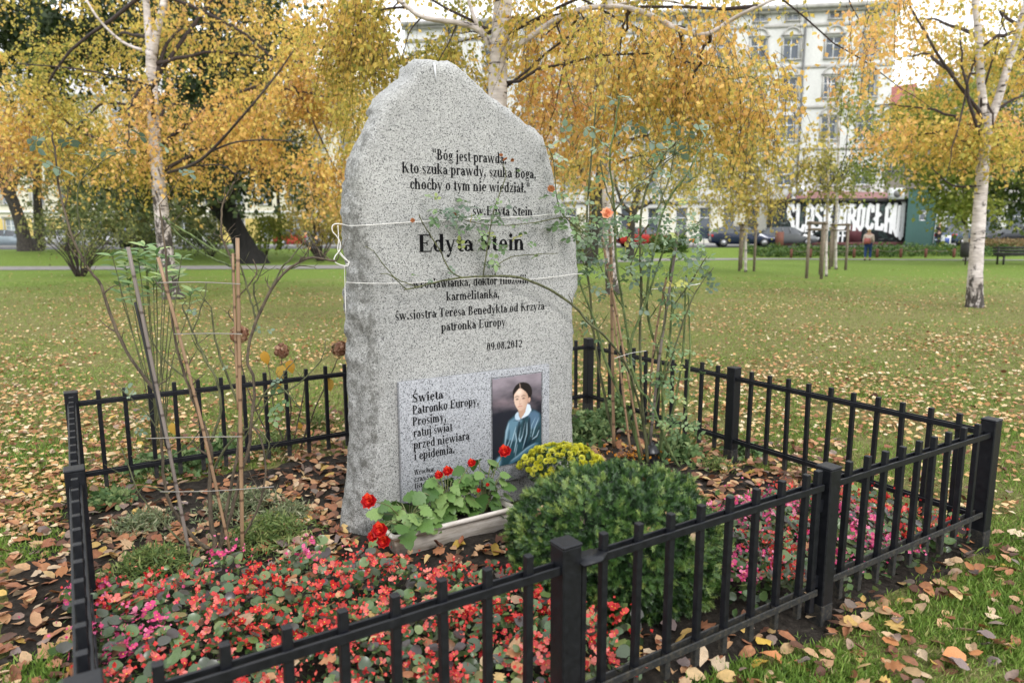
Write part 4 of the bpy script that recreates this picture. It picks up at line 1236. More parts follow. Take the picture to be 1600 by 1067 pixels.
m = MB(p); m.box(p + [0, -.128, .5], (.33, .004, .4)); m.build('patch', bl, eb)

# ------------------------------------------------------------------ people in the distance
def skinned(name, joints, bones, rad, mat, par, sub=1):
    me = bpy.data.meshes.new(name)
    me.from_pydata(joints, bones, [])
    o = bpy.data.objects.new(name, me); COL.objects.link(o)
    o.modifiers.new('skin', 'SKIN')
    for k, r in enumerate(rad):
        me.skin_vertices[0].data[k].radius = (r, r) if not isinstance(r, tuple) else r
    me.skin_vertices[0].data[0].use_root = True
    sb = o.modifiers.new('sub', 'SUBSURF'); sb.levels = sb.render_levels = sub
    dg = bpy.context.evaluated_depsgraph_get()
    m2 = bpy.data.meshes.new_from_object(o.evaluated_get(dg))
    m2.materials.clear()
    bpy.data.objects.remove(o)
    return add(name, m2, par, mat)
SKIN = plain('skin', (.5, .3, .22), .6)
def person(lab, loc, rz, jacket, jeans, hair, bag=None, hh=1.0):
    g = thing('person', lab, 'person', loc, rz)
    J = [(0, 0, .95), (0, .01, 1.2), (0, 0, 1.42), (0, -.01, 1.52), (0, -.03, 1.62), (0, -.02, 1.72), (-.19, 0, 1.40), (-.24, .03, 1.14), (-.22, -.12, .96), (-.21, -.18, .9), (.19, 0, 1.40), (.25, .0, 1.14), (.24, -.05, .90), (.24, -.07, .84),
         (-.10, 0, .88), (-.12, -.10, .50), (-.12, -.02, .09), (-.12, -.20, .04), (.10, 0, .88), (.12, .02, .50), (.11, .16, .11), (.12, .02, .04)]
    Bn = [(0, 1), (1, 2), (2, 3), (3, 4), (4, 5), (2, 6), (6, 7), (7, 8), (8, 9), (2, 10), (10, 11), (11, 12), (12, 13), (0, 14), (14, 15), (15, 16), (16, 17), (0, 18), (18, 19), (19, 20), (20, 21)]
    R = [.15, .14, .14, .06, .09, .075, .06, .045, .035, .03, .06, .045, .035, .03, .10, .065, .045, .035, .10, .065, .045, .035]
    skinned('body', J, Bn, R, SKIN, g)
    skinned('trousers', [J[0], J[14], J[15], (-.12, -.03, .13), J[18], J[19], (.11, .15, .15)], [(0, 1), (1, 2), (2, 3), (0, 4), (4, 5), (5, 6)], [.165, .115, .08, .062, .115, .08, .062], jeans, g)
    skinned('jacket', [(0, 0, 1.0), (0, .01, 1.2), (0, 0, 1.41), (-.19, 0, 1.39), (-.24, .03, 1.14), (-.22, -.11, .98), (.19, 0, 1.39), (.25, 0, 1.14), (.24, -.05, .93)], [(0, 1), (1, 2), (2, 3), (3, 4), (4, 5), (2, 6), (6, 7), (7, 8)], [.185, .17, .165, .085, .065, .05, .085, .065, .05], jacket, g)
    skinned('hair', [(0, .03, 1.56), (0, .02, 1.66), (0, 0, 1.73)], [(0, 1), (1, 2)], [.075, .105, .085], hair, g)
    for s in ((-.12, -.14, .035), (.12, .06, .035)):
        m = MB(); m.box(s, (.1, .27, .08), taper=.7); m.build('shoe', TYRE, g)
    if bag:
        m = MB(); m.box((0.05, .22, 1.08), (.36, .14, .3), taper=.85); m.build('bag', bag, g)
    return g
p = atg(1355, 407)
person('person in a pale jacket and blue jeans walking past the mural', (p[0], p[1], 0), 2.6, plain('pale_jacket', (.60, .48, .42), .9), plain('denim', (.02, .05, .16), .9), plain('fair_hair', (.55, .36, .2), .8), plain('pink_bag', (.42, .12, .11), .7))
p = at(1478, 386, 50)
person('person in black standing beside the green wall', (p[0], p[1] + 1, .5), .5, plain('black_coat', (.015, .015, .018), .9), plain('black_trousers', (.015, .015, .018), .9), plain('dark_hair', (.02, .015, .012), .8))

# hedge strip before the mural, one mass of leaves
HEDGE = leafmat('hedge_leaves', [(0, (.03, .07, .015)), (.6, (.08, .16, .03)), (1, (.16, .22, .06))], trans=.25)
def leafmass(name, P, size, mat, lab, cat, parent=None, kind='stuff'):
    n = len(P)
    V, Fl, T = scatter(*LEAF4, P, frames(unit(n) * [1, 1, .6], unit(n)), size * rng.uniform(.6, 1.3, n), rng.random(n))
    o = add(name, npmesh(name, V, Fl, [mat], T), parent, kind=kind)
    if cat: tag(o, lab, cat)
    return o
n = 9000
xs = rng.uniform(at(1180, 403, 45)[0], at(1700, 403, 45)[0], n); ys = 44.6 + rng.uniform(0, 3.4, n) + .3 * np.sin(xs)
hz = ground_z(xs, ys) + rng.random(n) * (.32 + .22 * np.sin(xs * 1.7) ** 2)
leafmass('hedge_strip', np.stack([xs, ys, hz], 1), .17, HEDGE, 'low green planting strip running in front of the mural', 'hedge')
n = 5000
xs = rng.uniform(at(1530, 390, 48)[0], at(1720, 390, 48)[0], n); ys = 47 + rng.uniform(0, 3, n)
leafmass('dry_planting', np.stack([xs, ys, ground_z(xs, ys) + rng.random(n) * .5 + .1], 1), .16, leafmat('dry_leaves', [(0, (.16, .10, .04)), (.6, (.32, .22, .10)), (1, (.18, .2, .08))], trans=.2), 'brownish withered planting behind the bench', 'planting')
n = 3000
xs = rng.uniform(at(1020, 390, 47)[0], at(1075, 390, 47)[0], n); ys = 47 + rng.uniform(0, 1.5, n)
leafmass('low_shrubbery', np.stack([xs, ys, ground_z(xs, ys) + rng.random(n) ** 1.3 * 1.1], 1), .15, HEDGE, 'rounded green shrub beside the bicycle hoops', 'shrub', kind=None)

# ------------------------------------------------------------------ trees
BIRCH = bark_birch('birch_bark', 1.6, 1.0)
BIRCH_S = bark_birch('young_birch_bark', .15, 2.0)
DARKB = bark_dark('dark_bark')
TWIGM = bark_dark('twig_bark', (.045, .032, .028), 30)
GOLD = leafmat('golden_birch_leaves', [(0, (.17, .21, .05)), (.2, (.36, .36, .08)), (.4, (.60, .52, .12)), (.62, (.80, .62, .16)), (.84, (.84, .54, .17)), (1, (.86, .52, .28))], trans=.45)
OLIVE = leafmat('olive_birch_leaves', [(0, (.19, .22, .06)), (.4, (.42, .39, .11)), (.75, (.62, .50, .14)), (1, (.74, .48, .22))], trans=.42)
LIME = leafmat('lime_leaves', [(0, (.08, .13, .02)), (.5, (.22, .28, .05)), (1, (.38, .37, .08))], trans=.35)
DKGRN = leafmat('dark_green_leaves', [(0, (.018, .035, .014)), (.6, (.05, .08, .025)), (1, (.13, .14, .04))], trans=.15)
MIDGRN = leafmat('willow_leaves', [(0, (.07, .11, .045)), (.5, (.20, .24, .09)), (1, (.40, .37, .13))], trans=.4)

def wpath(pts, Y, base=None):
    """pixel path (px, py, width px) at depth Y -> world points and radii"""
    P, R = [], []
    for q in pts:
        yy = q[3] if len(q) > 3 else Y
        p = at(q[0], q[1], yy); P.append(p); R.append(q[2] * yy / FPX / 2)
    return np.array(P), np.array(R)

def smooth_path(P, R, k=4, jit=0.0):
    P, R = np.asarray(P, float), np.asarray(R, float)
    n = len(P); t = np.linspace(0, n - 1, (n - 1) * k + 1); idx = np.arange(n)
    # Catmull-Rom
    out = []
    for tt in t:
        i0 = min(int(tt), n - 2); f_ = tt - i0
        p0, p1, p2, p3 = P[max(i0 - 1, 0)], P[i0], P[i0 + 1], P[min(i0 + 2, n - 1)]
        out.append(.5 * ((2 * p1) + (-p0 + p2) * f_ + (2 * p0 - 5 * p1 + 4 * p2 - p3) * f_ ** 2 + (-p0 + 3 * p1 - 3 * p2 + p3) * f_ ** 3))
    out = np.array(out)
    if jit: out[1:-1] += rng.normal(size=(len(out) - 2, 3)) * jit
    return out, np.interp(t, idx, R)

def limb(par, name, pts, Y, mat, n=10, jit=0.0, wob=.04, k=4):
    P, R = wpath(pts, Y); P, R = smooth_path(P, R, k, jit)
    m = MB(np.array(par.location)); m.tube(P, R, n, wob=wob)
    return m.build(name, mat, par, smooth=True)

def crown(par, blobs, mat, leaf, per=14, L=(.5, 1.1), droop=.8, thr=-.12, nf=1.0, spread=.5, name='crown', twigs=.35, sticks=True, tsd=.19, attach=None, fold=.5):
    """leaves strung on hanging twigs inside blobs (px, py, rx, ry, Y, dY, twigs, tint)"""
    Sx, Dx, Tt = [], [], []
    org = np.array(par.location)
    for (px_, py_, rx, ry, Y, dY, nt_, ti) in blobs:
        c = at(px_, py_, Y); k = Y / FPX
        q = unit(nt_ * 3) * rng.random((nt_ * 3, 1)) ** .38
        s_ = c + q * [rx * k, dY, ry * k]
        g = np.array([noise.fractal(Vector((v / (L[1] * nf)).tolist()), 1, 2, 2) for v in s_])
        s_, q = s_[g > thr][:nt_], q[g > thr][:nt_]
        d = q * [1, 1, .3] + unit(len(q)) * .7
        Sx.append(s_); Dx.append(d / np.linalg.norm(d, axis=1)[:, None]); lo = np.array([noise.noise(Vector((v / (L[1] * 1.9) + 7).tolist())) for v in s_[:len(q)]]) if len(s_) else np.zeros(0)
        Tt.append(np.full(len(s_), ti) + .25 * g[g > thr][:nt_] + .5 * lo[:len(s_)])
    S0, D0, T0 = np.concatenate(Sx), np.concatenate(Dx), np.concatenate(Tt)
    n = len(S0); LL = rng.uniform(*L, n)
    def pos(t): return S0 + D0 * (LL * t * spread)[:, None] + np.array([0, 0, -1]) * (LL * t ** 1.5 * droop)[:, None]
    Ps, Ts = [], []
    for j in range(per):
        t = (j + rng.random(n)) / per
        Ps.append(pos(t) + rng.normal(size=(n, 3)) * leaf * .6); Ts.append(T0 + rng.normal(size=n) * tsd)
    P = np.concatenate(Ps); T = np.concatenate(Ts); T = np.clip(np.where(T > .75, .75 + (T - .75) * .45, T), 0, 1); m = len(P)
    D = np.array([0, 0, -1]) * .75 + unit(m) * .8
    V, Fl, tt = scatter(*LEAF4, P, frames(D, unit(m)), leaf * rng.uniform(.45, 1.45, m), T, org)
    cr = add(name, npmesh(name, V, Fl, [mat], tt), par, kind='stuff')
    if sticks:
        kq = rng.random(n) < twigs; S1 = S0[kq]
        ts = [0, .35, .7, 1.0]
        A3 = np.arange(3) * 2 * PI / 3
        rings_ = []
        for j, t in enumerate(ts):
            c = pos(np.full(n, t))[kq]; r = leaf * (.07 - .014 * j)
            for a_ in A3: rings_.append(c + np.array([math.cos(a_), math.sin(a_), 0]) * r)
        V = np.stack(rings_, 1) - org
        qd = [[j * 3 + a_, j * 3 + (a_ + 1) % 3, (j + 1) * 3 + (a_ + 1) % 3, (j + 1) * 3 + a_] for j in range(3) for a_ in range(3)]
        Fq = (np.array(qd)[None] + np.arange(len(S1))[:, None, None] * 12).reshape(-1, 4)
        add('twigs', npmesh('twigs', V.reshape(-1, 3), Fq, [TWIGM]), par, kind='stuff')
    return cr

def boughs(par, mat, starts, blobs, Y, r0=.05, n=6, k=1):
    """limbs from the stem (px, py, Y) out to the foliage masses"""
    for i_, b in enumerate(blobs):
        s_ = starts[i_ % len(starts)] if len(starts) != len(blobs) else starts[i_]
        A_ = at(s_[0], s_[1], s_[2] if len(s_) > 2 else Y); B_ = at(b[0], b[1], b[4])
        mid = (A_ + B_) / 2 + np.array([0, 0, .12 * np.linalg.norm(B_ - A_)]) + rng.normal(size=3) * .08 * np.linalg.norm(B_ - A_)
        P, R = smooth_path([A_, mid, B_, B_ + (B_ - mid) * .5 + [0, 0, -.1]], [r0, r0 * .6, r0 * .3, r0 * .08], 5, .02)
        m = MB(np.array(par.location)); m.tube(P, R, n, wob=.05); m.build('bough', mat, par, smooth=True)

def basept(px_, py_):
    p = atg(px_, py_); return p

# left birch, forked high up
p = basept(265, 467)
t1 = thing('birch_tree', 'left birch with a dark fissured foot, white trunk and golden leaves, behind the staked roses', 'tree', p)
Y1 = p[1]
limb(t1, 'trunk', [(272, 470, 37.0), (266, 450, 26.9), (260, 405, 23.5), (253, 340, 21.8), (247, 280, 19.3), (241, 210, 16.8), (238, 150, 16.0), (236, 80, 15.1)], Y1, bark_birch('fissured_birch_bark', 4.6, 1.0), 14)
limb(t1, 'stem', [(236, 88, 12.6), (231, 40, 10.1), (227, -20, 9.2), (222, -150, 6.7), (214, -320, 2.5)], Y1, BIRCH, 10)
limb(t1, 'stem', [(238, 88, 12.6), (246, 45, 10.9), (257, 0, 10.1), (268, -90, 7.6), (276, -260, 3.4)], Y1, BIRCH, 10)
limb(t1, 'limb', [(226, 80, 5.0), (190, 65, 4.2), (150, 25, 3.4), (120, -30, 1.7)], Y1, BIRCH, 7)
limb(t1, 'limb', [(262, 270, 4.7, 17), (300, 258, 5.3, 15.5), (330, 236, 4.7, 15), (385, 175, 3.5, 14), (430, 120, 2.9, 14), (458, 80, 1.8, 14)], Y1, TWIGM, 7)
limb(t1, 'limb', [(330, 237, 3.5, 15), (370, 222, 2.9, 14.5), (430, 219, 2.4, 14), (480, 225, 1.2, 14)], Y1, TWIGM, 6)
limb(t1, 'limb', [(300, 260, 2.4, 15.5), (345, 258, 2.4, 15), (370, 272, 1.8, 15), (400, 262, 1.2, 15)], Y1, TWIGM, 6)
limb(t1, 'limb', [(238, 135, 3.5, 17), (180, 120, 2.4, 16), (120, 108, 2.4, 15.5), (30, 100, 1.8, 15)], Y1, TWIGM, 6)
B1 = [(250, 120, 60, 60, 12.6, .8, 34, .55), (200, 215, 60, 40, 12.4, .8, 34, .55), (60, 140, 100, 60, 15, 2, 260, .45), (180, 80, 110, 60, 16, 2, 210, .42), (120, 205, 130, 55, 14.5, 2, 420, .5), (310, 40, 90, 50, 15, 2, 90, .6), (300, 165, 100, 50, 15, 2, 210, .55), (440, 100, 95, 75, 14, 2, 330, .6), (430, 200, 110, 60, 14, 2, 360, .6),
      (510, 150, 70, 110, 13.5, 2, 300, .62), (230, 262, 80, 22, 15, 1.5, 140, .62), (520, 255, 50, 50, 13.5, 1.5, 120, .7), (20, 230, 60, 50, 15, 1.5, 110, .62), (150, -70, 300, 60, 16, 3, 420, .5), (460, -60, 200, 60, 15, 3, 300, .6), (350, -200, 300, 100, 16, 3, 380, .5)]
B1 = [b_[:4] + (b_[4] + 3.6,) + b_[5:7] + (b_[7] + .03,) for b_ in B1]
crown(t1, B1, GOLD, .090, 14, (.5, 1.2), .7, -.02, 1.3, .6, twigs=.7)
boughs(t1, TWIGM, [(241, 190), (238, 130), (244, 240), (240, 60), (240, 170), (245, 120), (246, 230), (240, 100), (250, 270), (246, 230), (244, 230), (230, -20), (262, -30), (225, -120)], B1, Y1, .055)

# middle birch behind the stone
Y2 = 9.2
p = basept(771, 363.6 + FPX * 1.6 / Y2); p = np.array([at(773, 500, Y2)[0], Y2, 0])
t2 = thing('birch_tree', 'nearest birch, its pale trunk rising straight behind the top of the tall stone', 'tree', p)
limb(t2, 'trunk', [(768, 566, 46), (771, 520, 36), (774, 430, 32), (775, 300, 30), (777, 190, 29), (778, 120, 28), (783, 50, 28), (787, -20, 26), (793, -200, 20), (800, -430, 10)], Y2, bark_birch('near_birch_bark', 1.8, 1.0), 18)
limb(t2, 'limb', [(770, 78, 11), (758, 58, 10), (742, 43, 9), (715, 36, 8), (680, 31, 7.5), (655, 25, 7), (632, 8, 6), (600, -18, 4), (560, -60, 2)], Y2, BIRCH, 9)
limb(t2, 'limb', [(784, 84, 10), (812, 70, 8), (840, 50, 8), (868, 32, 8), (905, 16, 8), (945, 11, 8), (985, 14, 8, 8.9), (1020, 26, 8, 8.7), (1055, 44, 8, 8.5), (1085, 54, 8, 8.4), (1110, 52, 7, 8.3), (1145, 30, 6, 8.2), (1185, 10, 5, 8), (1240, -14, 3, 8)], Y2, BIRCH, 9)
limb(t2, 'limb', [(772, 84, 7), (756, 55, 7), (742, 30, 6), (732, 0, 5), (722, -60, 2)], Y2, BIRCH, 7)
limb(t2, 'limb', [(632, 12, 4), (600, 15, 3), (565, 30, 2.5), (545, 80, 1.5)], Y2, TWIGM, 6)
limb(t2, 'limb', [(945, 12, 4), (985, 4, 4), (1030, 0, 3), (1090, 12, 2)], Y2, BIRCH, 6)
for q in ([(1060, 48, 3, 8.5), (1068, 80, 2.5), (1074, 120, 2), (1080, 150, 1.2)], [(868, 34, 3), (880, 70, 2.5), (885, 120, 2), (900, 170, 1)], [(715, 36, 3), (700, 70, 2), (684, 100, 1.5), (680, 140, 1)], [(1085, 54, 3, 8.4), (1094, 85, 2), (1100, 110, 1)], [(660, 26, 3), (640, 50, 2), (630, 85, 1.5), (628, 95, 1)], [(905, 16, 3), (925, 55, 2.5), (935, 80, 2), (965, 110, 1)]): limb(t2, 'twig', q, Y2, TWIGM, 5)
B2 = [(600, 50, 100, 50, 10, 1.5, 330, .6), (690, 60, 80, 60, 10.5, 1.2, 270, .62), (850, 30, 70, 40, 10, 1.2, 120, .6), (850, 60, 70, 50, 9.5, 1.2, 110, .55), (955, 80, 90, 60, 9, 1.2, 160, .6), (1060, 90, 80, 70, 9, 1.2, 160, .62), (1135, 110, 78, 90, 9, 1.2, 185, .55),
      (860, 190, 60, 80, 10, 1.2, 190, .72), (960, 190, 70, 70, 9.5, 1.2, 140, .6), (1060, 190, 80, 60, 9.5, 1.2, 120, .58), (1175, 190, 42, 80, 9.5, 1.2, 95, .55), (650, -80, 250, 70, 9.5, 2, 300, .55), (1000, -70, 280, 60, 9, 2, 330, .55), (555, 120, 50, 80, 11, 1.2, 160, .66),
      (1345, 25, 50, 50, 8.5, .8, 30, .95), (1345, 95, 40, 50, 8.5, .5, 12, .95)]
B2 = [b_[:7] + (b_[7] - .07,) for b_ in B2]
B2 = [b_[:6] + (int(b_[6] * (.78 if 830 < b_[0] < 1300 else 1)),) + b_[7:] for b_ in B2]
crown(t2, B2, GOLD, .062, 14, (.35, .85), .9, .0, 1.2, .5, twigs=.8)
boughs(t2, TWIGM, [(780, 60), (780, 80), (784, 40), (905, 16), (985, 14, 8.9), (1055, 44, 8.5), (780, 130), (905, 18), (985, 15, 8.9), (1110, 52, 8.3), (790, -60), (790, -60), (776, 150), (1185, 10, 8), (1230, -10, 8)], B2, Y2, .022)

# third birch, behind and to the right of the stone
p = basept(957, 460)
t3 = thing('birch_tree', 'greyish birch trunk behind the rose canes just right of the stone', 'tree', p)
Y3 = p[1]
limb(t3, 'trunk', [(960, 464, 30), (957, 440, 22), (952, 380, 19), (950, 300, 18), (950, 200, 17), (951, 120, 17), (953, 60, 16), (955, 0, 15), (960, -120, 10), (965, -260, 4)], Y3, bark_birch('grey_birch_bark', 2.6, 1.2), 12)
limb(t3, 'limb', [(949, 160, 7), (930, 130, 5), (905, 110, 4), (880, 60, 3)], Y3, TWIGM, 6)
limb(t3, 'limb', [(953, 165, 7), (970, 135, 6), (985, 100, 5), (1000, 45, 3)], Y3, TWIGM, 6)
limb(t3, 'limb', [(952, 260, 5), (990, 245, 4), (1030, 240, 3), (1060, 225, 2)], Y3, TWIGM, 6)
B3 = [(900, 120, 90, 90, 17, 2, 160, .5), (1010, 120, 100, 90, 18, 2, 230, .5), (940, 250, 60, 50, 18, 1.5, 90, .6), (1080, 220, 70, 70, 18, 2, 150, .4), (980, -60, 200, 90, 18, 3, 300, .5)]
crown(t3, B3, OLIVE, .085, 14, (.6, 1.3), .8, -.08, 1.2, .5)
boughs(t3, TWIGM, [(950, 200), (952, 180), (951, 290), (952, 230), (955, 0)], B3, Y3, .05)

# right birch, forked
p = basept(1523, 480)
t4 = thing('birch_tree', 'right birch with a clean white banded trunk forking under orange leaves', 'tree', p)
Y4 = p[1]
limb(t4, 'trunk', [(1523, 483, 27.2), (1523, 455, 22.4), (1525, 410, 20.0), (1529, 350, 18.4), (1533, 290, 17.6), (1537, 240, 16.8), (1542, 195, 17.6), (1545, 180, 16.0)], Y4, bark_birch('white_birch_bark', 1.0, 1.1), 14)
limb(t4, 'stem', [(1541, 196, 13.6), (1536, 160, 12.0), (1532, 120, 11.2), (1529, 60, 10.4), (1524, 0, 9.6), (1518, -100, 7.2), (1512, -260, 2.4)], Y4, BIRCH, 10)
limb(t4, 'stem', [(1544, 194, 13.6), (1558, 160, 12.0), (1570, 120, 11.2), (1582, 80, 10.4), (1594, 40, 9.6), (1608, -20, 8.0), (1630, -160, 3.2)], Y4, BIRCH, 10)
limb(t4, 'limb', [(1538, 185, 6.4), (1515, 155, 5.6), (1490, 122, 4.8), (1465, 85, 4.0), (1445, 50, 3.6), (1430, 25, 3.2), (1412, -10, 2.4)], Y4, TWIGM, 7)
limb(t4, 'limb', [(1531, 290, 4.8), (1500, 292, 3.2), (1480, 285, 2.4), (1455, 262, 1.6)], Y4, TWIGM, 6)
limb(t4, 'limb', [(1548, 180, 4.8), (1575, 160, 4.0), (1600, 150, 3.2), (1640, 140, 1.6)], Y4, TWIGM, 6)
B4 = [(1440, 30, 90, 45, 14.5, 1.5, 130, .68), (1570, 50, 60, 60, 14.5, 1.5, 120, .62), (1395, 165, 45, 30, 14.5, 1.2, 40, .72), (1430, 215, 75, 35, 14, 1.5, 130, .74), (1500, 200, 60, 30, 14, 1.5, 95, .74), (1570, 225, 70, 35, 14, 1.5, 160, .76), (1500, 120, 50, 40, 14.5, 1.2, 60, .7),
      (1600, 120, 40, 60, 14.5, 1.2, 70, .6), (1410, 90, 50, 40, 14.5, 1, 12, .7), (1500, -80, 150, 70, 15, 2, 200, .6), (1640, 0, 60, 160, 15, 2, 160, .6)]
B4 = [b_[:4] + (b_[4] + 2.2,) + b_[5:] for b_ in B4]
B4 = [b_[:7] + (b_[7] - .05,) for b_ in B4] + [(1560, 228, 65, 25, 14.6, .8, 60, .6), (1495, 208, 60, 22, 14.6, .8, 42, .62), (1560, 60, 40, 40, 14.8, .8, 26, .5), (1500, 60, 40, 40, 14.8, .8, 22, .5)]
crown(t4, B4, GOLD, .085, 13, (.4, .9), .5, -.10, 1.3, .7, twigs=.7)
boughs(t4, TWIGM, [(1530, 60), (1590, 50), (1538, 230), (1538, 250), (1540, 200), (1540, 240), (1532, 120), (1580, 90), (1490, 122), (1520, -40), (1605, -10)], B4, Y4, .045)

# the old dark leaning tree
Y5 = 38.0
p = at(385, 400, Y5); p[2] = .0
t5 = thing('leaning_tree', 'old black-trunked tree leaning left, dark green crown behind the golden leaves', 'tree', p)
OAKB = bark_dark('old_black_bark', (.009, .008, .007), 5)
limb(t5, 'trunk', [(396, 424, 62), (391, 406, 46), (385, 392, 36), (376, 372, 29), (365, 350, 28), (354, 332, 34), (343, 312, 38), (330, 288, 34), (322, 250, 32), (325, 180, 30), (332, 100, 26), (338, 20, 20), (345, -80, 12), (350, -220, 4)], Y5, OAKB, 16, wob=.07)
limb(t5, 'limb', [(345, 312, 26), (365, 290, 22), (372, 255, 18), (376, 200, 14), (400, 140, 10), (450, 60, 5)], Y5, OAKB, 9)
limb(t5, 'limb', [(326, 280, 22), (290, 262, 14), (240, 240, 10), (180, 225, 6)], Y5, OAKB, 8)
limb(t5, 'limb', [(326, 90, 16), (270, 66, 12), (180, 50, 9), (90, 42, 7), (10, 34, 4)], Y5, OAKB, 8)
limb(t5, 'limb', [(334, 90, 14), (300, 70, 10), (240, 20, 7), (200, -40, 4)], Y5, OAKB, 8)
B5 = [(350, 60, 110, 80, 37, 5, 330, .4), (90, 60, 110, 40, 37, 4, 150, .4), (180, 20, 150, 50, 37, 5, 240, .4), (30, 40, 90, 45, 37, 4, 110, .4), (340, 190, 110, 70, 37, 5, 260, .45), (250, 270, 80, 40, 36, 3, 130, .6), (420, 260, 50, 40, 37, 3, 70, .6), (110, 120, 80, 50, 38, 4, 60, .5), (300, -120, 300, 90, 38, 6, 300, .4), (345, 285, 45, 22, 36, 2, 40, .35)]
crown(t5, B5, DKGRN, .30, 18, (1, 2.2), .3, -.10, 1.2, .9, twigs=.2)

# left edge tree
Y6 = 46.0
p = at(38, 382, Y6); p[2] = .5
t6 = thing('park_tree', 'dark leaning trunk at the left edge of the park in front of the yellow facade', 'tree', p)
limb(t6, 'trunk', [(48, 400, 40), (42, 385, 28), (37, 370, 19), (31, 345, 17), (22, 320, 16), (12, 298, 18), (0, 272, 17), (-18, 235, 14), (-30, 180, 9), (-40, 60, 4)], Y6, DARKB, 12)
limb(t6, 'limb', [(12, 300, 10), (30, 270, 8), (50, 240, 6), (75, 215, 3)], Y6, DARKB, 8)
B6 = [(-110, 200, 90, 60, 46, 4, 90, .5), (20, 230, 80, 40, 46, 4, 90, .5), (-40, 120, 120, 80, 46, 4, 160, .5), (110, 245, 60, 40, 46, 3, 60, .6)]
crown(t6, B6, MIDGRN, .26, 14, (1, 2), .4, -.05, 1, .8, twigs=.2)
for px_, py_, Y, w, top, lab, mt, bl_ in [
        (436, 390, 42, 6, 190, 'thin straight tree between the leaning tree and the stone', OLIVE, [(440, 220, 50, 50, 42, 3, 130, .5), (470, 290, 60, 40, 42, 3, 60, .45)]),
        (-190, 392, 44, 12, 60, 'broad olive tree past the left edge of the park view', OLIVE, [(-190, 200, 120, 90, 44, 4, 330, .5), (-150, 60, 110, 80, 44, 4, 200, .55)]),
        (60, 392, 48, 14, 200, 'second trunk beside the leaning left edge trunk', MIDGRN, [(80, 260, 60, 50, 48, 3, 110, .5)]),
        (228, 392, 47, 6, 200, 'slim tree standing between the bins and the left birch', MIDGRN, [(235, 320, 50, 60, 46, 3, 170, .6)]),
        (108, 392, 46, 10, 210, 'slender tree behind the bare left shrub', MIDGRN, [(165, 290, 85, 55, 45, 3, 330, .6), (110, 330, 60, 45, 45, 3, 130, .65), (210, 345, 50, 35, 45, 2, 110, .6)])]:
    p = at(px_, py_, Y); p[2] = ground_z(p[0], p[1])
    t = thing('park_tree', lab, 'tree', p)
    limb(t, 'trunk', [(px_, py_, w * 1.3), (px_ + 1, py_ - 40, w), (px_ - 2, py_ - 100, w * .8), (px_ + 2, top, w * .4)], Y, DARKB, 8)
    crown(t, bl_, mt, .2, 14, (.8, 1.6), .5, -.05, 1, .7, twigs=.3)

# dark trunks right of the stone
p = at(928, 400, 36); p[2] = 0
t = thing('park_tree', 'thick dark ivy-grey trunk close to the right edge of the stone', 'tree', p)
limb(t, 'trunk', [(922, 408, 26), (926, 370, 20), (930, 335, 20), (933, 305, 22), (940, 260, 14), (942, 150, 10), (946, 20, 5)], 36, DARKB, 12)
limb(t, 'limb', [(931, 315, 12), (915, 285, 8), (900, 240, 6), (880, 160, 3)], 36, DARKB, 8)
crown(t, [(900, 250, 50, 60, 36, 3, 150, .6), (960, 150, 80, 90, 36, 4, 120, .5)], OLIVE, .2, 14, (.8, 1.6), .6, -.05, 1, .7, twigs=.3)
p = at(985, 398, 34); p[2] = 0
t = thing('bare_tree', 'small dark bare-branched tree between the rose canes and the red car', 'tree', p)
limb(t, 'trunk', [(984, 406, 16), (985, 380, 12), (987, 345, 12), (990, 328, 13), (996, 300, 8), (1000, 270, 5), (1004, 235, 2)], 34, DARKB, 10)
for q in ([(988, 335, 8), (972, 318, 6), (962, 290, 4), (955, 262, 2)], [(991, 330, 7), (1015, 318, 5), (1040, 316, 4), (1062, 322, 2)], [(986, 345, 6), (968, 335, 4), (945, 322, 2)], [(997, 300, 5), (1020, 280, 4), (1040, 255, 2)], [(1015, 318, 4), (1030, 300, 3), (1052, 290, 1.5)], [(1040, 316, 3), (1060, 330, 2), (1075, 345, 1.2)], [(972, 318, 3), (962, 312, 2), (945, 290, 1)]): limb(t, 'branch', q, 34, DARKB, 6, .03)
crown(t, [(1000, 290, 50, 40, 34, 1.5, 60, .4)], OLIVE, .14, 8, (.6, 1.2), .4, -.1, 1, .7, twigs=1)

# limes at the right
p = atg(1509, 408)
t = thing('young_tree', 'young pale-stemmed tree with lime green crown just left of the right birch', 'tree', p)
limb(t, 'trunk', [(1509, 410, 9), (1509, 380, 7), (1508, 330, 6), (1500, 250, 5), (1490, 180, 3)], p[1], BIRCH_S, 8)
B = [(1450, 185, 60, 45, 34, 3, 210, .65), (1500, 255, 62, 40, 34, 3, 230, .5), (1500, 325, 28, 26, 34, 2, 50, .55), (1530, 150, 60, 60, 35, 3, 170, .4), (1480, 300, 22, 25, 34, 1.5, 30, .6)]
crown(t, B, LIME, .2, 15, (.8, 1.6), .5, -.06, 1, .8, twigs=.3); boughs(t, DARKB, [(1506, 300), (1508, 340), (1508, 350), (1500, 250), (1508, 350)], B, 35.7, .06)
p = at(1640, 400, 37); p[2] = 0
t = thing('park_tree', 'dark green dense tree reaching in from the right edge above the bench', 'tree', p)
limb(t, 'trunk', [(1640, 410, 24), (1638, 350, 18), (1630, 250, 14), (1625, 120, 6)], 37, DARKB, 10)
B = [(1580, 290, 65, 42, 36, 3, 330, .55), (1620, 220, 60, 60, 37, 3, 180, .5), (1660, 100, 90, 90, 37, 4, 180, .5)]
crown(t, B, leafmat('dense_green_leaves', [(0, (.03, .06, .02)), (.5, (.08, .13, .03)), (1, (.2, .22, .05))], trans=.25), .2, 16, (.8, 1.6), .4, -.1, 1, .9, twigs=.2); boughs(t, DARKB, [(1636, 320), (1630, 250), (1628, 180)], B, 37, .12)

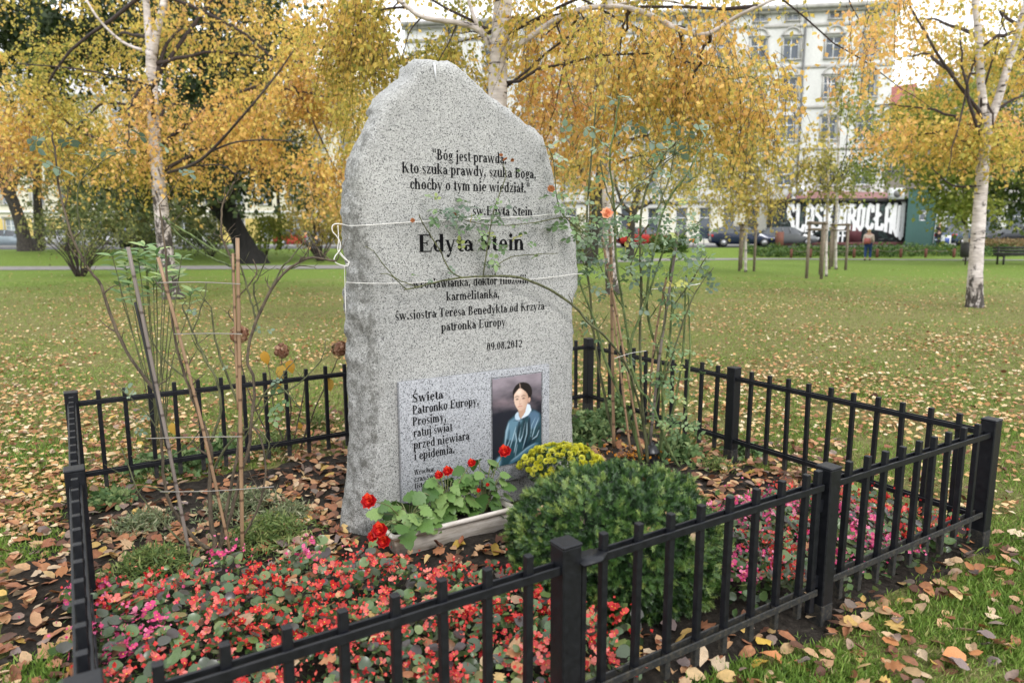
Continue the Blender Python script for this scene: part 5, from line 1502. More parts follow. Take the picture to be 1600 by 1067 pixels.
# three staked saplings
def sapling(px_, py_, top, stakes, lab, bl_, mt, lab_s):
    p = atg(px_, py_); Y = p[1]
    t = thing('young_tree', lab, 'tree', p, group='young trees in wooden stakes')
    limb(t, 'trunk', [(px_, py_ + 1, 5), (px_, py_ - 40, 4), (px_ + 2, py_ - 120, 4.2), (px_ + 4, (py_ + top) / 2 - 50, 4), (px_ + 2, top, 2)], Y, BIRCH_S, 8)
    crown(t, bl_, mt, .12, 13, (.6, 1.4), .8, -.06, 1.2, .5, twigs=.5)
    boughs(t, TWIGM, [(px_ + 2, py_ - 130)], bl_, Y, .03)
    s = thing('tree_stakes', lab_s, 'tree stakes', p, group='wooden stake frames round the young trees')
    hgt = [1.93, 1.9, 1.95]
    cs = []
    for (sx, sy) in stakes:
        q = atg(sx, sy); cs.append(q)
        m = MB(p); m.tube([q + [0, 0, -.1], q + [0, 0, 1.92]], [.055, .05], 9, wob=.05); m.build('stake', OLDW, s, smooth=False)
    for z in (1.88, 1.66):
        for i_ in range(len(cs)):
            a_, b_ = cs[i_], cs[(i_ + 1) % len(cs)]
            if z < 1.7 and i_ == 1: continue
            d = b_ - a_; l = np.linalg.norm(d); u = d / l
            m = MB(p); m.box((a_ + b_) / 2 + [0, 0, z + .02 * i_], (l + .2, .07, .08 if z > 1.7 else .05), [u, np.cross([0, 0, 1], u), [0, 0, 1]]); m.build('crossbar', OLDW, s)
sapling(1165, 425, 70, [(1155, 423.5), (1178, 424), (1158, 420)], 'left young birch in stakes with hanging olive leaves, in front of the navy car', [(1130, 130, 70, 60, 28, 1.5, 260, .5), (1172, 230, 52, 60, 28, 1.5, 230, .5), (1110, 240, 50, 50, 28.5, 1.2, 150, .48), (1170, 305, 50, 28, 28, 1, 120, .5), (1090, 290, 30, 25, 28, 1, 50, .55)], OLIVE, 'leftmost stake frame, in front of the navy car')
sapling(1291, 432, 120, [(1260, 435), (1283, 436), (1281, 429.5)], 'middle young tree in stakes, nearest to the viewer, with thin yellowish foliage', [(1325, 170, 25, 60, 24.5, 1, 55, .3), (1300, 265, 45, 40, 24.5, 1, 80, .45), (1262, 245, 28, 55, 24.5, 1, 50, .6)], OLIVE, 'middle stake frame, nearest of the three')
sapling(1306, 421, 120, [(1296, 421), (1321, 422), (1300, 417)], 'right young tree in stakes with sparse pale leaves before the mural', [(1350, 170, 28, 60, 30, 1.2, 70, .3), (1360, 250, 42, 45, 30, 1.2, 110, .4), (1400, 230, 30, 50, 30, 1, 60, .5)], LIME, 'rightmost stake frame, in front of the white mural lettering')

# shrubs
def shrub(lab, px_, py_, Y, stems, spreadpx, hpx, bl_, mt, leaf, w=.02, dark=True):
    p = at(px_, py_, Y); p[2] = ground_z(p[0], p[1])
    s = thing('shrub', lab, 'shrub', p)
    k = Y / FPX
    for i_ in range(stems):
        a_ = rng.uniform(-1, 1); b_ = rng.uniform(-.6, .6)
        e = np.array([a_ * spreadpx * k, b_ * spreadpx * k, hpx * k * rng.uniform(.6, 1) * (1 - .3 * abs(a_))])
        P, R = smooth_path([[a_ * .12, b_ * .12, -.05], [e[0] * .35, e[1] * .35, e[2] * .4], [e[0] * .75, e[1] * .75, e[2] * .75], e], [w, w * .7, w * .45, w * .15], 3, .015)
        m = MB(); m.tube(P, R, 5); m.build('stem', TWIGM, s, smooth=True)
    if bl_: crown(s, bl_, mt, leaf, 12, (.4, 1.0), .3, -.1, 1, .8, twigs=.5, name='foliage')
    return s
shrub('bare fan-shaped shrub on the left lawn before the path', 125, 432, 26.8, 30, 70, 105, [(135, 350, 80, 50, 26.8, 1.2, 170, .5)], MIDGRN, .09, .03)
shrub('large olive shrub beyond the path just left of the stone', 500, 392, 40, 14, 50, 95, [(500, 335, 55, 45, 40, 1.5, 260, .6), (545, 345, 40, 40, 40, 1.5, 120, .5)], OLIVE, .16, .06)
shrub('yellow-green shrub beside the foot of the leaning tree', 415, 392, 41, 8, 30, 50, [(420, 358, 35, 28, 41, 1.2, 170, .6)], LIME, .15, .03)
shrub('green shrub left of the foot of the leaning tree', 330, 394, 42, 10, 40, 60, [(325, 355, 45, 35, 42, 1.2, 220, .5)], MIDGRN, .15, .03)
shrub('dark shrub behind the left birch trunk', 215, 392, 43, 9, 40, 60, [(270, 345, 45, 40, 43, 1.2, 200, .3)], MIDGRN, .15, .03)
shrub('dark shrub just right of the stone behind the canes', 905, 398, 38, 9, 30, 50, [(905, 365, 40, 28, 38, 1.5, 150, .5)], MIDGRN, .15, .03)

# ------------------------------------------------------------------ things in the bed
def onb(px_, py_, b):
    """point of the upright plane b metres behind the fence front seen at a pixel"""
    d = ray(px_, py_); o = np.array([0, 0, CAM_H]); p0 = FA + E2 * b
    return o + d * (((p0 - o) @ E2) / (d @ E2))
def bedg(px_, py_): return atg(px_, py_)
def MT(p, D, N, s, par):
    """placement matrix: local Y along D, local Z near N"""
    D = np.asarray(D, float); N = np.asarray(N, float)
    R_ = frames(D[None], N[None])[0] * s
    M4 = np.eye(4); M4[:3, :3] = R_; M4[:3, 3] = np.asarray(p) - np.array(par.location)
    return Matrix(M4.tolist())

# ---- clipped yew
YC = np.array([.475, 3.06, .195]); YR = np.array([.47, .455, .325])
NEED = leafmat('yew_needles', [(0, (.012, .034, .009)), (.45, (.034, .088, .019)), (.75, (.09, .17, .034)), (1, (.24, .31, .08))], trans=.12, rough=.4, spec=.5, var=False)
yew = thing('clipped_yew', 'round clipped dark green yew bush behind the latch post', 'bush', (YC[0], YC[1], 0))
def sprig(n=13, L_=1.0):
    V, F = [], []
    for i_ in range(n):
        y = .12 + .8 * i_ / n; s = 1 if i_ % 2 else -1
        l = .40 * (1 - .5 * y)
        b = len(V)
        V += [(0, y - .04, 0), (0, y + .05, 0), (s * l, y + l * .55, .05 + .08 * (i_ % 3))]
        F.append([b, b + 1, b + 2] if s > 0 else [b + 1, b, b + 2])
    b = len(V); V += [(-.02, 0, 0), (.02, 0, 0), (0, 1, .02)]; F.append([b, b + 1, b + 2])
    b = len(V); V += [(-.03, .85, 0), (.03, .85, 0), (0, 1.18, .03)]; F.append([b, b + 1, b + 2])
    return V, [F]
ns = 21000
q = unit(int(ns * 1.5)); q = q[q[:, 2] > -.72][:ns]
lump = np.array([noise.fractal(Vector((v * 3.1).tolist()), 1, 2, 3) for v in q])
fine = np.array([noise.noise(Vector((v * 11).tolist())) for v in q])
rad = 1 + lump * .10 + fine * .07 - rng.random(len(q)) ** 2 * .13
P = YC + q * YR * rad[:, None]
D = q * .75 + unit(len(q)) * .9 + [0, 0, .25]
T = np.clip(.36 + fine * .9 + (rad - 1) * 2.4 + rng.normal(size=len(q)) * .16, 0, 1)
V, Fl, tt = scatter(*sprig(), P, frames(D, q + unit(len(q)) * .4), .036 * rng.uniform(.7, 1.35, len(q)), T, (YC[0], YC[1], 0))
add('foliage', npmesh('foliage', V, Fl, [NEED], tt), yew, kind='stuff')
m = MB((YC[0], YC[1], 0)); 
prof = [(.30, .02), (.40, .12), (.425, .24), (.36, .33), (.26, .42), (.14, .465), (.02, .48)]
m.lathe((YC[0], YC[1], 0), prof, 24); m.build('shade_core', plain('yew_shade', (.012, .02, .010), 1, .4, 30), yew)  # solid core; the bush's inner shade is put into its near-black colour
m = MB((YC[0], YC[1], 0)); m.tube([(YC[0], YC[1], -.02), (YC[0], YC[1], .2)], .03, 8); m.build('trunk', DARKB, yew)

# ---- bedding begonias
BEGL = leafmat('begonia_leaves', [(0, (.05, .03, .035)), (.2, (.06, .065, .05)), (.45, (.065, .115, .045)), (.8, (.11, .18, .06)), (.95, (.18, .24, .08)), (1, (.28, .14, .09))], 'obj', .28, .15, True, .6)
BEGS = leafmat('begonia_small_leaves', [(0, (.04, .06, .03)), (.5, (.07, .13, .04)), (1, (.15, .22, .07))], 'tint', .3, .2, False, .5)
FRED = leafmat('red_petals', [(0, (.36, .012, .015)), (.5, (.58, .035, .03)), (1, (.74, .10, .08))], 'obj', .4, .3, False)
FCOR = leafmat('coral_petals', [(0, (.46, .03, .035)), (.5, (.68, .085, .08)), (1, (.80, .26, .22))], 'obj', .4, .3, False)
FPNK = leafmat('pink_petals', [(0, (.58, .04, .16)), (.6, (.76, .12, .30)), (1, (.84, .32, .45))], 'obj', .4, .3, False)
FYEL = plain('stamens', (.75, .5, .05), .6)
def leaf_mesh(name, mat, tpl, bendz=0.0, crumple=.0):
    v, f = tpl
    v = [(x + crumple * rng.normal() * .5, y + crumple * rng.normal() * .5, z + crumple * rng.normal()) for x, y, z in v]
    v = [(x, y, z + bendz * x * x) for x, y, z in v]
    return npmesh(name, v, [np.array(q_) for q_ in f], [mat], smooth=True)
def round_leaf(name, mat, cup=.25, asym=.1):
    V = [(0, 0, 0)]; n_ = 10
    for k in range(n_):
        a = -PI / 2 + 2 * PI * (k + .5) / n_
        r = .5 * (1 + .08 * math.sin(3 * a) + asym * math.cos(a))
        V.append((r * math.cos(a), .48 + r * math.sin(a) * .98, cup * r * r + .03 * (k % 2)))
    V.append((0, .45, -.03))
    F = [[11, k, k + 1] for k in range(1, n_)] + [[11, n_, 1]]
    V[0] = (0, .1, -.02)
    return npmesh(name, V, np.array(F), [mat], smooth=True)
LM = [round_leaf('begonia_leaf', BEGL, c_, a_) for c_, a_ in ((.3, .1), (-.3, .05), (.5, .15))]
def bloom_mesh(mat, big=1.0, open_=.35):
    V, F, mi = [], [], []
    for k, (a, s) in enumerate([(0, 1), (PI, 1), (PI / 2, .62), (3 * PI / 2, .62)]):
        b = len(V); c, sn = math.cos(a), math.sin(a)
        loc = [(0, 0, 0), (-.28, .3, open_ * .3), (0, .34, open_ * .22), (.28, .3, open_ * .3), (-.24, .52, open_ * .6), (0, .6, open_ * .5), (.24, .52, open_ * .6)]
        for x, y, z in loc: V.append(((x * c - y * sn) * s, (x * sn + y * c) * s, z))
        F += [[b, b + 2, b + 1, b + 1], [b, b + 3, b + 2, b + 2], [b + 1, b + 2, b + 5, b + 4], [b + 2, b + 3, b + 6, b + 5]]; mi += [0] * 4
    F3 = [f_[:3] for f_ in F if f_[2] == f_[3]]; F4 = [f_ for f_ in F if f_[2] != f_[3]]
    b = len(V)
    V += [(.08, 0, .05), (0, .08, .05), (-.08, 0, .05), (0, -.08, .05), (0, 0, .16)]
    F3 += [[b, b + 1, b + 4], [b + 1, b + 2, b + 4], [b + 2, b + 3, b + 4], [b + 3, b, b + 4]]
    return npmesh('begonia_flower', V, [np.array(F3), np.array(F4)], [mat, FYEL], mi=[0] * (len(F3) - 4) + [1] * 4 + [0] * len(F4), smooth=False)
BM = {'red': [bloom_mesh(FRED, open_=o_) for o_ in (.25, .6)], 'coral': [bloom_mesh(FCOR, open_=o_) for o_ in (.25, .6)], 'pink': [bloom_mesh(FPNK, open_=o_) for o_ in (.2, .5)]}
TP = leaf_tpl(3, .42, .1, .2)
GROW = {}
def begonia(p, col, lab, grp, hgt):
    g = thing('begonia_plant', lab, 'begonia', p, 0, grp)
    c = np.array([p[0], p[1], 0])
    for k in range(14):
        a = rng.uniform(0, 2 * PI); r = rng.uniform(.02, .095); z = hgt * rng.uniform(.5, 1.0)
        D = [math.cos(a), math.sin(a), rng.uniform(-.25, .5)]; N = [math.cos(a) * .3 + rng.normal() * .35, math.sin(a) * .3 - .25 + rng.normal() * .35, 1]
        o = add('leaf', LM[k % 3], g, M=MT(c + [math.cos(a) * r, math.sin(a) * r, z], D, N, rng.uniform(.034, .058), g))
    for k in range(rng.integers(10, 15)):
        a = rng.uniform(0, 2 * PI); r = rng.uniform(.0, .105); z = hgt * rng.uniform(.8, 1.18) - r * .3
        N = [rng.normal() * .5, -.45 + rng.normal() * .4, 1]
        add('flower', BM[col][k % 2], g, M=MT(c + [math.cos(a) * r, math.sin(a) * r, z], unit(1)[0], N, rng.uniform(.024, .039), g))
    n_ = 46
    P = c + np.stack([rng.normal(size=n_) * .06, rng.normal(size=n_) * .06, rng.uniform(.02, 1, n_) * hgt], 1)
    V, Fl, tt = scatter(*TP, P, frames(unit(n_) + [0, 0, .3], unit(n_) + [0, 0, .8]), rng.uniform(.02, .04, n_), rng.random(n_), p)
    add('small_leaves', npmesh('small_leaves', V, Fl, [BEGS], tt), g, kind='stuff')
    n_ = 28
    P = c + np.stack([rng.normal(size=n_) * .07, rng.normal(size=n_) * .07, rng.uniform(.75, 1.2, n_) * hgt], 1)
    V, Fl, tt = scatter(*leaf_tpl(2, .5, .2, .2), P, frames(unit(n_) + [0, 0, .6], unit(n_)), rng.uniform(.010, .019, n_), rng.random(n_), p)
    add('buds', npmesh('buds', V, Fl, [{'red': FREDT, 'coral': FREDT, 'pink': FPNKT}[col]], tt), g, kind='stuff')
FREDT = leafmat('red_buds', [(0, (.45, .02, .02)), (.6, (.75, .06, .05)), (1, (.85, .25, .18))], 'tint', .4, .3, False)
FPNKT = leafmat('pink_buds', [(0, (.6, .04, .16)), (1, (.88, .25, .42))], 'tint', .4, .3, False)
cells = []
for a in np.arange(.06, 3.9, .165):
    for b in np.arange(.10, 1.9, .165):
        aa_, bb2 = a + rng.uniform(-.05, .05), b + rng.uniform(-.05, .05)
        p = W(aa_, bb2)
        lim = np.interp(aa_, [0, .9, 1.3, 1.72], [1.70, 1.36, 1.06, .80])
        dy = np.hypot(p[0] - YC[0], p[1] - YC[1])
        if aa_ < 1.75 and bb2 < lim and dy > .50: cells.append((p, 'L', aa_, bb2, int(round((a - .06) / .165)), int(round((b - .10) / .165))))
        elif 2.35 < aa_ < 3.80 and .08 < bb2 < .80 - max(0, aa_ - 3.4) * .5 and dy > .52: cells.append((p, 'R', aa_, bb2, int(round((a - 2.37) / .165)), int(round((b - .10) / .165))))
ORD = ['first', 'second', 'third', 'fourth', 'fifth', 'sixth', 'seventh', 'eighth', 'ninth', 'tenth', 'eleventh', 'twelfth']
for p, side, a_, b_, ia, ib_ in cells:
    n_ = noise.noise(Vector((a_ * 2.3, b_ * 2.3, 5)))
    if side == 'L':
        col = 'pink' if (a_ < .36 and .95 < b_ < 1.3 and n_ > -.2) else ('coral' if n_ > -.1 else 'red')
        h = .15 + .04 * rng.random()
    else:
        col = 'pink' if n_ > .08 else ('coral' if rng.random() < .6 else 'red'); h = .15 + .05 * rng.random()
    wh = 'in the bed left of the latch post' if side == 'L' else 'in the bed right of the round yew'
    begonia((p[0], p[1], 0), col, {'red': 'bright red', 'coral': 'coral red', 'pink': 'magenta pink'}[col] + ' begonia, ' + (ORD[ib_] + ' row behind the front fence, ' + ORD[min(11, ia)] + (' from the left side fence' if side == 'L' else ' right of the yew')),
            {'red': 'bright red', 'coral': 'coral red', 'pink': 'magenta pink'}[col] + ' begonias ' + wh, h)
# a clump flowering a deeper pink at the bed's rear edge
for px_, py_ in ((487, 893), (345, 905), (150, 962)):
    p = atg(px_, py_ + 18)
    begonia((p[0], p[1], 0), 'pink', 'strong pink begonia clump ' + {487: 'at the rear edge of the bed, below the stone', 345: 'at the foot of the left rose', 150: 'beside the left side fence'}[px_], 'strong pink begonia clumps', .17)

# ---- trough with tuberous begonias
def trough_mat():
    m, nt, N, L, p = newmat('weathered_white_plastic')
    n = noise_node(nt, 5, 6, .7, (1, 6, 9)); n2 = noise_node(nt, 40, 4, .7, (.5, 1, 2))
    r = ramp(nt, [(.35, (.36, .31, .25)), (.6, (.64, .59, .54))]); L.new(n.outputs[0], r.inputs[0])
    r2 = ramp(nt, [(.66, (1, 1, 1)), (.70, (.35, .33, .3))]); L.new(n2.outputs[0], r2.inputs[0])
    L.new(mixc(nt, 1.0, r.outputs[0], r2.outputs[0], 'MULTIPLY'), p.inputs['Base Color']); p.inputs['Roughness'].default_value = .5
    return m
TA0, TA1, TB0, TB1 = 1.285, 1.99, 1.455, 1.63
tr = thing('flower_trough', 'long weathered white plastic flower trough in front of the plaque', 'flower trough', W(TA0, TB0), ANG)
def trough():
    V, F = [], []
    def ring(x0, x1, y0, y1, z, r=.02):
        pts = []
        for (cx, cy, a0) in ((x1 - r, y1 - r, 0), (x0 + r, y1 - r, PI / 2), (x0 + r, y0 + r, PI), (x1 - r, y0 + r, 1.5 * PI)):
            for k in range(4): a = a0 + PI / 2 * k / 3; pts.append((cx + r * math.cos(a), cy + r * math.sin(a), z))
        return pts
    L_, D_ = TA1 - TA0, TB1 - TB0
    for (ins, z) in [(.032, .0), (.026, .006), (.012, .085), (.010, .10), (.006, .105), (-.004, .112), (-.008, .124), (-.004, .135), (.006, .136), (.010, .128), (.016, .10)]:
        V += ring(ins * 1.2, L_ - ins * 1.2, ins, D_ - ins, z)
    nr_ = 11
    i = np.arange(nr_ - 1)[:, None] * 16; j = np.arange(16)[None]; j2 = (j + 1) % 16
    Q = np.stack([i + j, i + j2, i + 16 + j2, i + 16 + j], -1).reshape(-1, 4)
    return npmesh('trough_body', V, [Q, np.arange(16)[None, ::-1]], [trough_mat()], smooth=False)
add('trough_body', trough(), tr)
m = MB(); m.put([(.015, .015, .11), (TA1 - TA0 - .015, .015, .11), (TA1 - TA0 - .015, TB1 - TB0 - .015, .11), (.015, TB1 - TB0 - .015, .11)], [np.array([[0, 1, 2, 3]])]); m.build('soil', M_soil, tr)
TUBL = leafmat('tuberous_leaves', [(0, (.055, .125, .03)), (.5, (.125, .235, .06)), (1, (.24, .36, .12))], 'obj', .4, .25, True, .4)
TL = [leaf_mesh('begonia_leaf', TUBL, leaf_tpl(8, .46, f_, c_, .17), -.35) for f_, c_ in ((.12, .3), (.2, .5), (.05, .15))]
STEMG = plain('green_stem', (.14, .15, .06), .5, .3, 20)
def dbl_bloom(mat, layers=3):
    parts = []
    for l_ in range(layers):
        n_ = [8, 6, 5][l_]
        a = np.arange(n_) * 2 * PI / n_ + l_ * .4
        D = np.stack([np.cos(a), np.sin(a), np.full(n_, .15 + .55 * l_)], 1)
        v, fl, t_ = scatter(*leaf_tpl(3, .5, .15, -.25), np.zeros((n_, 3)), frames(D, np.tile([0, 0, 1.0], (n_, 1)) - D * .3), np.full(n_, .55 - .12 * l_), np.full(n_, .5))
        parts.append((v, fl, t_))
    V, F, T = merge(parts)
    V = V + rng.normal(size=V.shape) * .03
    return npmesh('begonia_bloom', V, F, [mat], np.repeat(rng.random(len(T) // 4 + 1), 4)[:len(T)])
FSC = leafmat('scarlet_petals', [(0, (.30, .004, .008)), (.6, (.58, .012, .012)), (1, (.80, .08, .03))], 'tint', .4, .3, False)
DB = dbl_bloom(FSC)
for (cu, lab, n_, sp, hh, fl_) in [(.12, 'left begonia in the trough, spilling over its end with large scarlet flowers', 42, .15, .15, [(577, 783, 1.42, .05), (594, 828, 1.40, .052), (600, 846, 1.40, .045), (583, 838, 1.42, .036)]),
                              (.34, 'middle begonia in the trough with broad light green leaves and small red flowers', 46, .14, .22, [(700, 736, 1.50, .036), (686, 742, 1.50, .03), (737, 723, 1.50, .03), (748, 766, 1.48, .016)]),
                              (.56, 'right begonia in the trough, tallest, topped by one scarlet flower before the portrait', 34, .13, .27, [(789, 705, 1.50, .046), (762, 757, 1.5, .014)])]:
    c = W(TA0 + cu, (TB0 + TB1) / 2, .11)
    g = thing('trough_begonia', lab, 'begonia', c)
    for k in range(n_):
        a = rng.uniform(0, 2 * PI); r = sp * rng.uniform(.25, 1.15)
        off = E1 * math.cos(a) * r + E2 * (max(math.sin(a), -.25) if cu > .2 else math.sin(a)) * r * .75; z = .12 + hh * rng.uniform(.15, 1.05) - r * .2
        q = np.array([c[0], c[1], 0]) + off + [0, 0, z]
        od = off / np.linalg.norm(off)
        P_, R_ = smooth_path([c + off * .1, (c + q) / 2 + [0, 0, .03], q], [.004, .003, .0025], 3)
        mm = MB(c); mm.tube(P_, R_, 5); mm.build('leaf_stalk', STEMG, g, smooth=True)
        add('leaf', TL[k % 3], g, M=MT(q, od * 1 + [0, 0, rng.uniform(-.7, .15)], [rng.normal() * .3, -.5 + rng.normal() * .2, 1], rng.uniform(.058, .100), g))
    for px_, py_, b_, r_ in fl_:
        q = onb(px_, py_, b_)
        P_, R_ = smooth_path([c, (c + q) / 2 + [0, 0, .05], q], [.004, .003, .002], 3)
        mm = MB(c); mm.tube(P_, R_, 5); mm.build('flower_stalk', STEMG, g, smooth=True)
        add('flower', DB, g, M=MT(q, [1, 0, .2], -E2 + [0, 0, .5], r_ * 1.5, g))

# ---- chrysanthemum cushion, lantern
c = at(877, 742, 3.88); c[2] = 0
ch = thing('chrysanthemum', 'yellow-green pompon chrysanthemum cushion between the stone and the yew', 'chrysanthemum', c)
PP = leafmat('chartreuse_petals', [(0, (.46, .48, .03)), (.6, (.66, .63, .05)), (1, (.75, .74, .12))], 'obj', .6, .15, True)
def pompon():
    parts = []
    for l_ in range(5):
        n_ = [14, 13, 11, 8, 4][l_]; a = np.arange(n_) * 2 * PI / n_ + l_ * .3; e = .0 + l_ * .38
        D = np.stack([np.cos(a) * math.cos(e), np.sin(a) * math.cos(e), np.full(n_, math.sin(e) * .8 + .05)], 1)
        parts.append(scatter(*leaf_tpl(2, .22, .1, -.2), D * .35, frames(D, np.tile([0, 0, 1.0], (n_, 1)) + .01 * unit(n_)), np.full(n_, .62), np.full(n_, .5)))
    V, F, T = merge(parts); return npmesh('pompon_flower', V, F, [PP])
PM = pompon()
m = MB(); m.lathe((0, 0, 0), [(.07, .0), (.09, .13), (.10, .135), (.10, .16), (.085, .16), (.08, .14)], 18); m.build('pot', plain('terracotta_plastic', (.22, .08, .045), .6), ch)
k = 0
for q in unit(700):
    if q[2] < -.05 or k > 210: continue
    k += 1
    p = c + q * [.235, .19, .11] * rng.uniform(.93, 1.03) + [0, 0, .28]
    add('pompon_flower', PM, ch, M=MT(p, unit(1)[0], q + unit(1)[0] * .3, rng.uniform(.018, .026), ch))
n_ = 900; q = unit(n_); P = c + q * [.215, .17, .13] * rng.uniform(.6, 1, (n_, 1)) + [0, 0, .26]; P = P[P[:, 2] > 0.01]; n_ = len(P)
V, Fl, tt = scatter(*leaf_tpl(3, .35, .1, .2, .15), P, frames(unit(n_) + [0, 0, .4], unit(n_)), rng.uniform(.02, .04, n_), rng.random(n_), c)
add('foliage', npmesh('foliage', V, Fl, [BEGS], tt), ch, kind='stuff')
p = atg(1017, 724)
la = thing('grave_lantern', 'small black metal lantern with a conical lid beneath the rose canes', 'lantern', p)
LK = plain('black_lantern', (.02, .02, .024), .35, .3, 30)
m = MB(); m.lathe((0, 0, 0), [(.045, 0), (.05, .01), (.046, .075), (.05, .08)], 14); m.build('lantern_body', LK, la)
m = MB(); m.lathe((0, 0, .08), [(.062, 0), (.058, .012), (.026, .055), (.018, .06), (.018, .075), (.01, .082)], 14); m.build('lid', LK, la)
p = atg(988, 722)
mg = thing('marigold_plant', 'small orange flowering plant at the back edge of the yew beside the lantern', 'plant', p)
n_ = 110; q = rng.normal(size=(n_, 3)) * [.11, .06, .02] + [0, 0, .05]
V, Fl, tt = scatter(*leaf_tpl(2, .4, .1, .1), q, frames(unit(n_) + [0, 0, .5], unit(n_)), rng.uniform(.015, .03, n_), rng.random(n_))
add('petals', npmesh('petals', V, Fl, [leafmat('orange_petals', [(0, (.6, .2, .02)), (1, (.75, .38, .05))], trans=.2)], tt), mg, kind='stuff')

# ---- roses, canes, bamboo
BAMB = None
def bamboo_mat(name, c):
    m, nt, N, L, p = newmat(name)
    n = noise_node(nt, 1, 4, .6, (60, 60, 5)); tc = N.new('ShaderNodeTexCoord')
    w = N.new('ShaderNodeTexWave'); w.bands_direction = 'Z'; w.inputs['Scale'].default_value = 1.9; w.inputs['Distortion'].default_value = .6
    L.new(tc.outputs['Object'], w.inputs['Vector'])
    r = ramp(nt, [(.3, tuple(v * .65 for v in c)), (.7, c)]); L.new(n.outputs[0], r.inputs[0])
    r2 = ramp(nt, [(.0, (.35, .3, .28)), (.03, (1, 1, 1))]); L.new(w.outputs[0], r2.inputs[0])
    L.new(mixc(nt, 1.0, r.outputs[0], r2.outputs[0], 'MULTIPLY'), p.inputs['Base Color']); p.inputs['Roughness'].default_value = .5
    return m
BAMB = bamboo_mat('bamboo', (.32, .20, .115)); BAMG = bamboo_mat('grey_bamboo', (.23, .19, .165))
CANE = bark_dark('rose_cane', (.095, .10, .045), 40); CANB = bark_dark('brown_cane', (.095, .072, .048), 40); CANG = bark_dark('green_cane', (.11, .15, .05), 40)
def cane(par, name, pts, mat, w=None, Y=None, jit=.002, k=4):
    """pts (px, py, width px, Y)"""
    P = np.array([at(q[0], q[1], q[3] if len(q) > 3 else Y) for q in pts])
    R = np.array([(q[2] if len(q) > 2 else 4) * (.74 if name != 'wire' else 1) * (q[3] if len(q) > 3 else Y) / FPX / 2 for q in pts])
    P, R = smooth_path(P, R, k, jit)
    m = MB(np.array(par.location)); m.tube(P, R, 7, wob=.08)
    if name == 'cane':       # thin side shoots, growing from the cane as one piece
        for _ in range(int(len(P) * .30)):
            i_ = int(rng.integers(len(P) // 4, len(P))); a = rng.uniform(-1, 1)
            e = np.array([rng.choice([-1, 1]) * rng.uniform(.3, 1), rng.uniform(-.4, .4), rng.uniform(.3, 1.1)]) * rng.uniform(.04, .15)
            Q, S_ = smooth_path([P[i_], P[i_] + e * .5 + rng.normal(size=3) * .008, P[i_] + e], [R[i_] * .6, R[i_] * .42, .0008], 3, .002)
            m.tube(Q, S_, 5)
            e2 = Q[3] + e * [-.4, .3, .5]; m.tube([Q[3], e2], [R[i_] * .3, .0007], 4)
    m.build(name, mat, par, smooth=True)
    return P
RL_ = leafmat('rose_leaves', [(0, (.08, .15, .06)), (.5, (.16, .27, .11)), (.85, (.28, .40, .18)), (.95, (.40, .46, .12)), (1, (.60, .50, .10))], 'obj', .42, .35, True, .45)
RLD = leafmat('blue_green_rose_leaves', [(0, (.10, .16, .11)), (.7, (.21, .30, .20)), (1, (.32, .42, .27))], 'obj', .42, .35, True, .45)
def rose_leaf(mat, n_=5, seed=0):
    tpl = leaf_tpl(5, .36, .1, .12, .07)
    spec = [((0, .82, 0), (0, 1, -.1), 1), ((.03, .62, 0), (.85, .35, -.1), .9), ((-.03, .62, 0), (-.85, .35, -.1), .9), ((.03, .26, 0), (.9, .25, 0), .75), ((-.03, .26, 0), (-.9, .25, 0), .75)][:n_]
    P = np.array([s_[0] for s_ in spec]); D = np.array([s_[1] for s_ in spec], float) + rng.normal(size=(n_, 3)) * .12
    N_ = np.tile([0, 0, 1.0], (n_, 1)) + rng.normal(size=(n_, 3)) * .25
    V, F, T = scatter(*tpl, P, frames(D, N_), np.array([s_[2] for s_ in spec]) * .46, np.full(n_, .5))
    mb = MB(); mb.tube([(0, 0, 0), (0, .82, .01)], .012, 4)
    V2, F2 = np.concatenate(mb.V), [np.concatenate(mb.F[k_]) for k_ in sorted(mb.F)]
    return npmesh('rose_leaf', np.concatenate([V, V2]), F + [f_ + len(V) for f_ in F2], [mat], smooth=True)
RLM = [rose_leaf(RL_, n_) for n_ in (5, 5, 3, 5)]; RLB = [rose_leaf(RLD, n_) for n_ in (5, 5, 3)]
def rleaf(par, p, s=.1, bank=None, D=None):
    bank = bank or RLM
    D = unit(1)[0] * [1, 1, .6] + [0, 0, -.1] if D is None else D
    add('leaf', bank[rng.integers(len(bank))], par, M=MT(p, D, [rng.normal() * .4, -.5 + rng.normal() * .3, 1], s * rng.uniform(.75, 1.2), par))

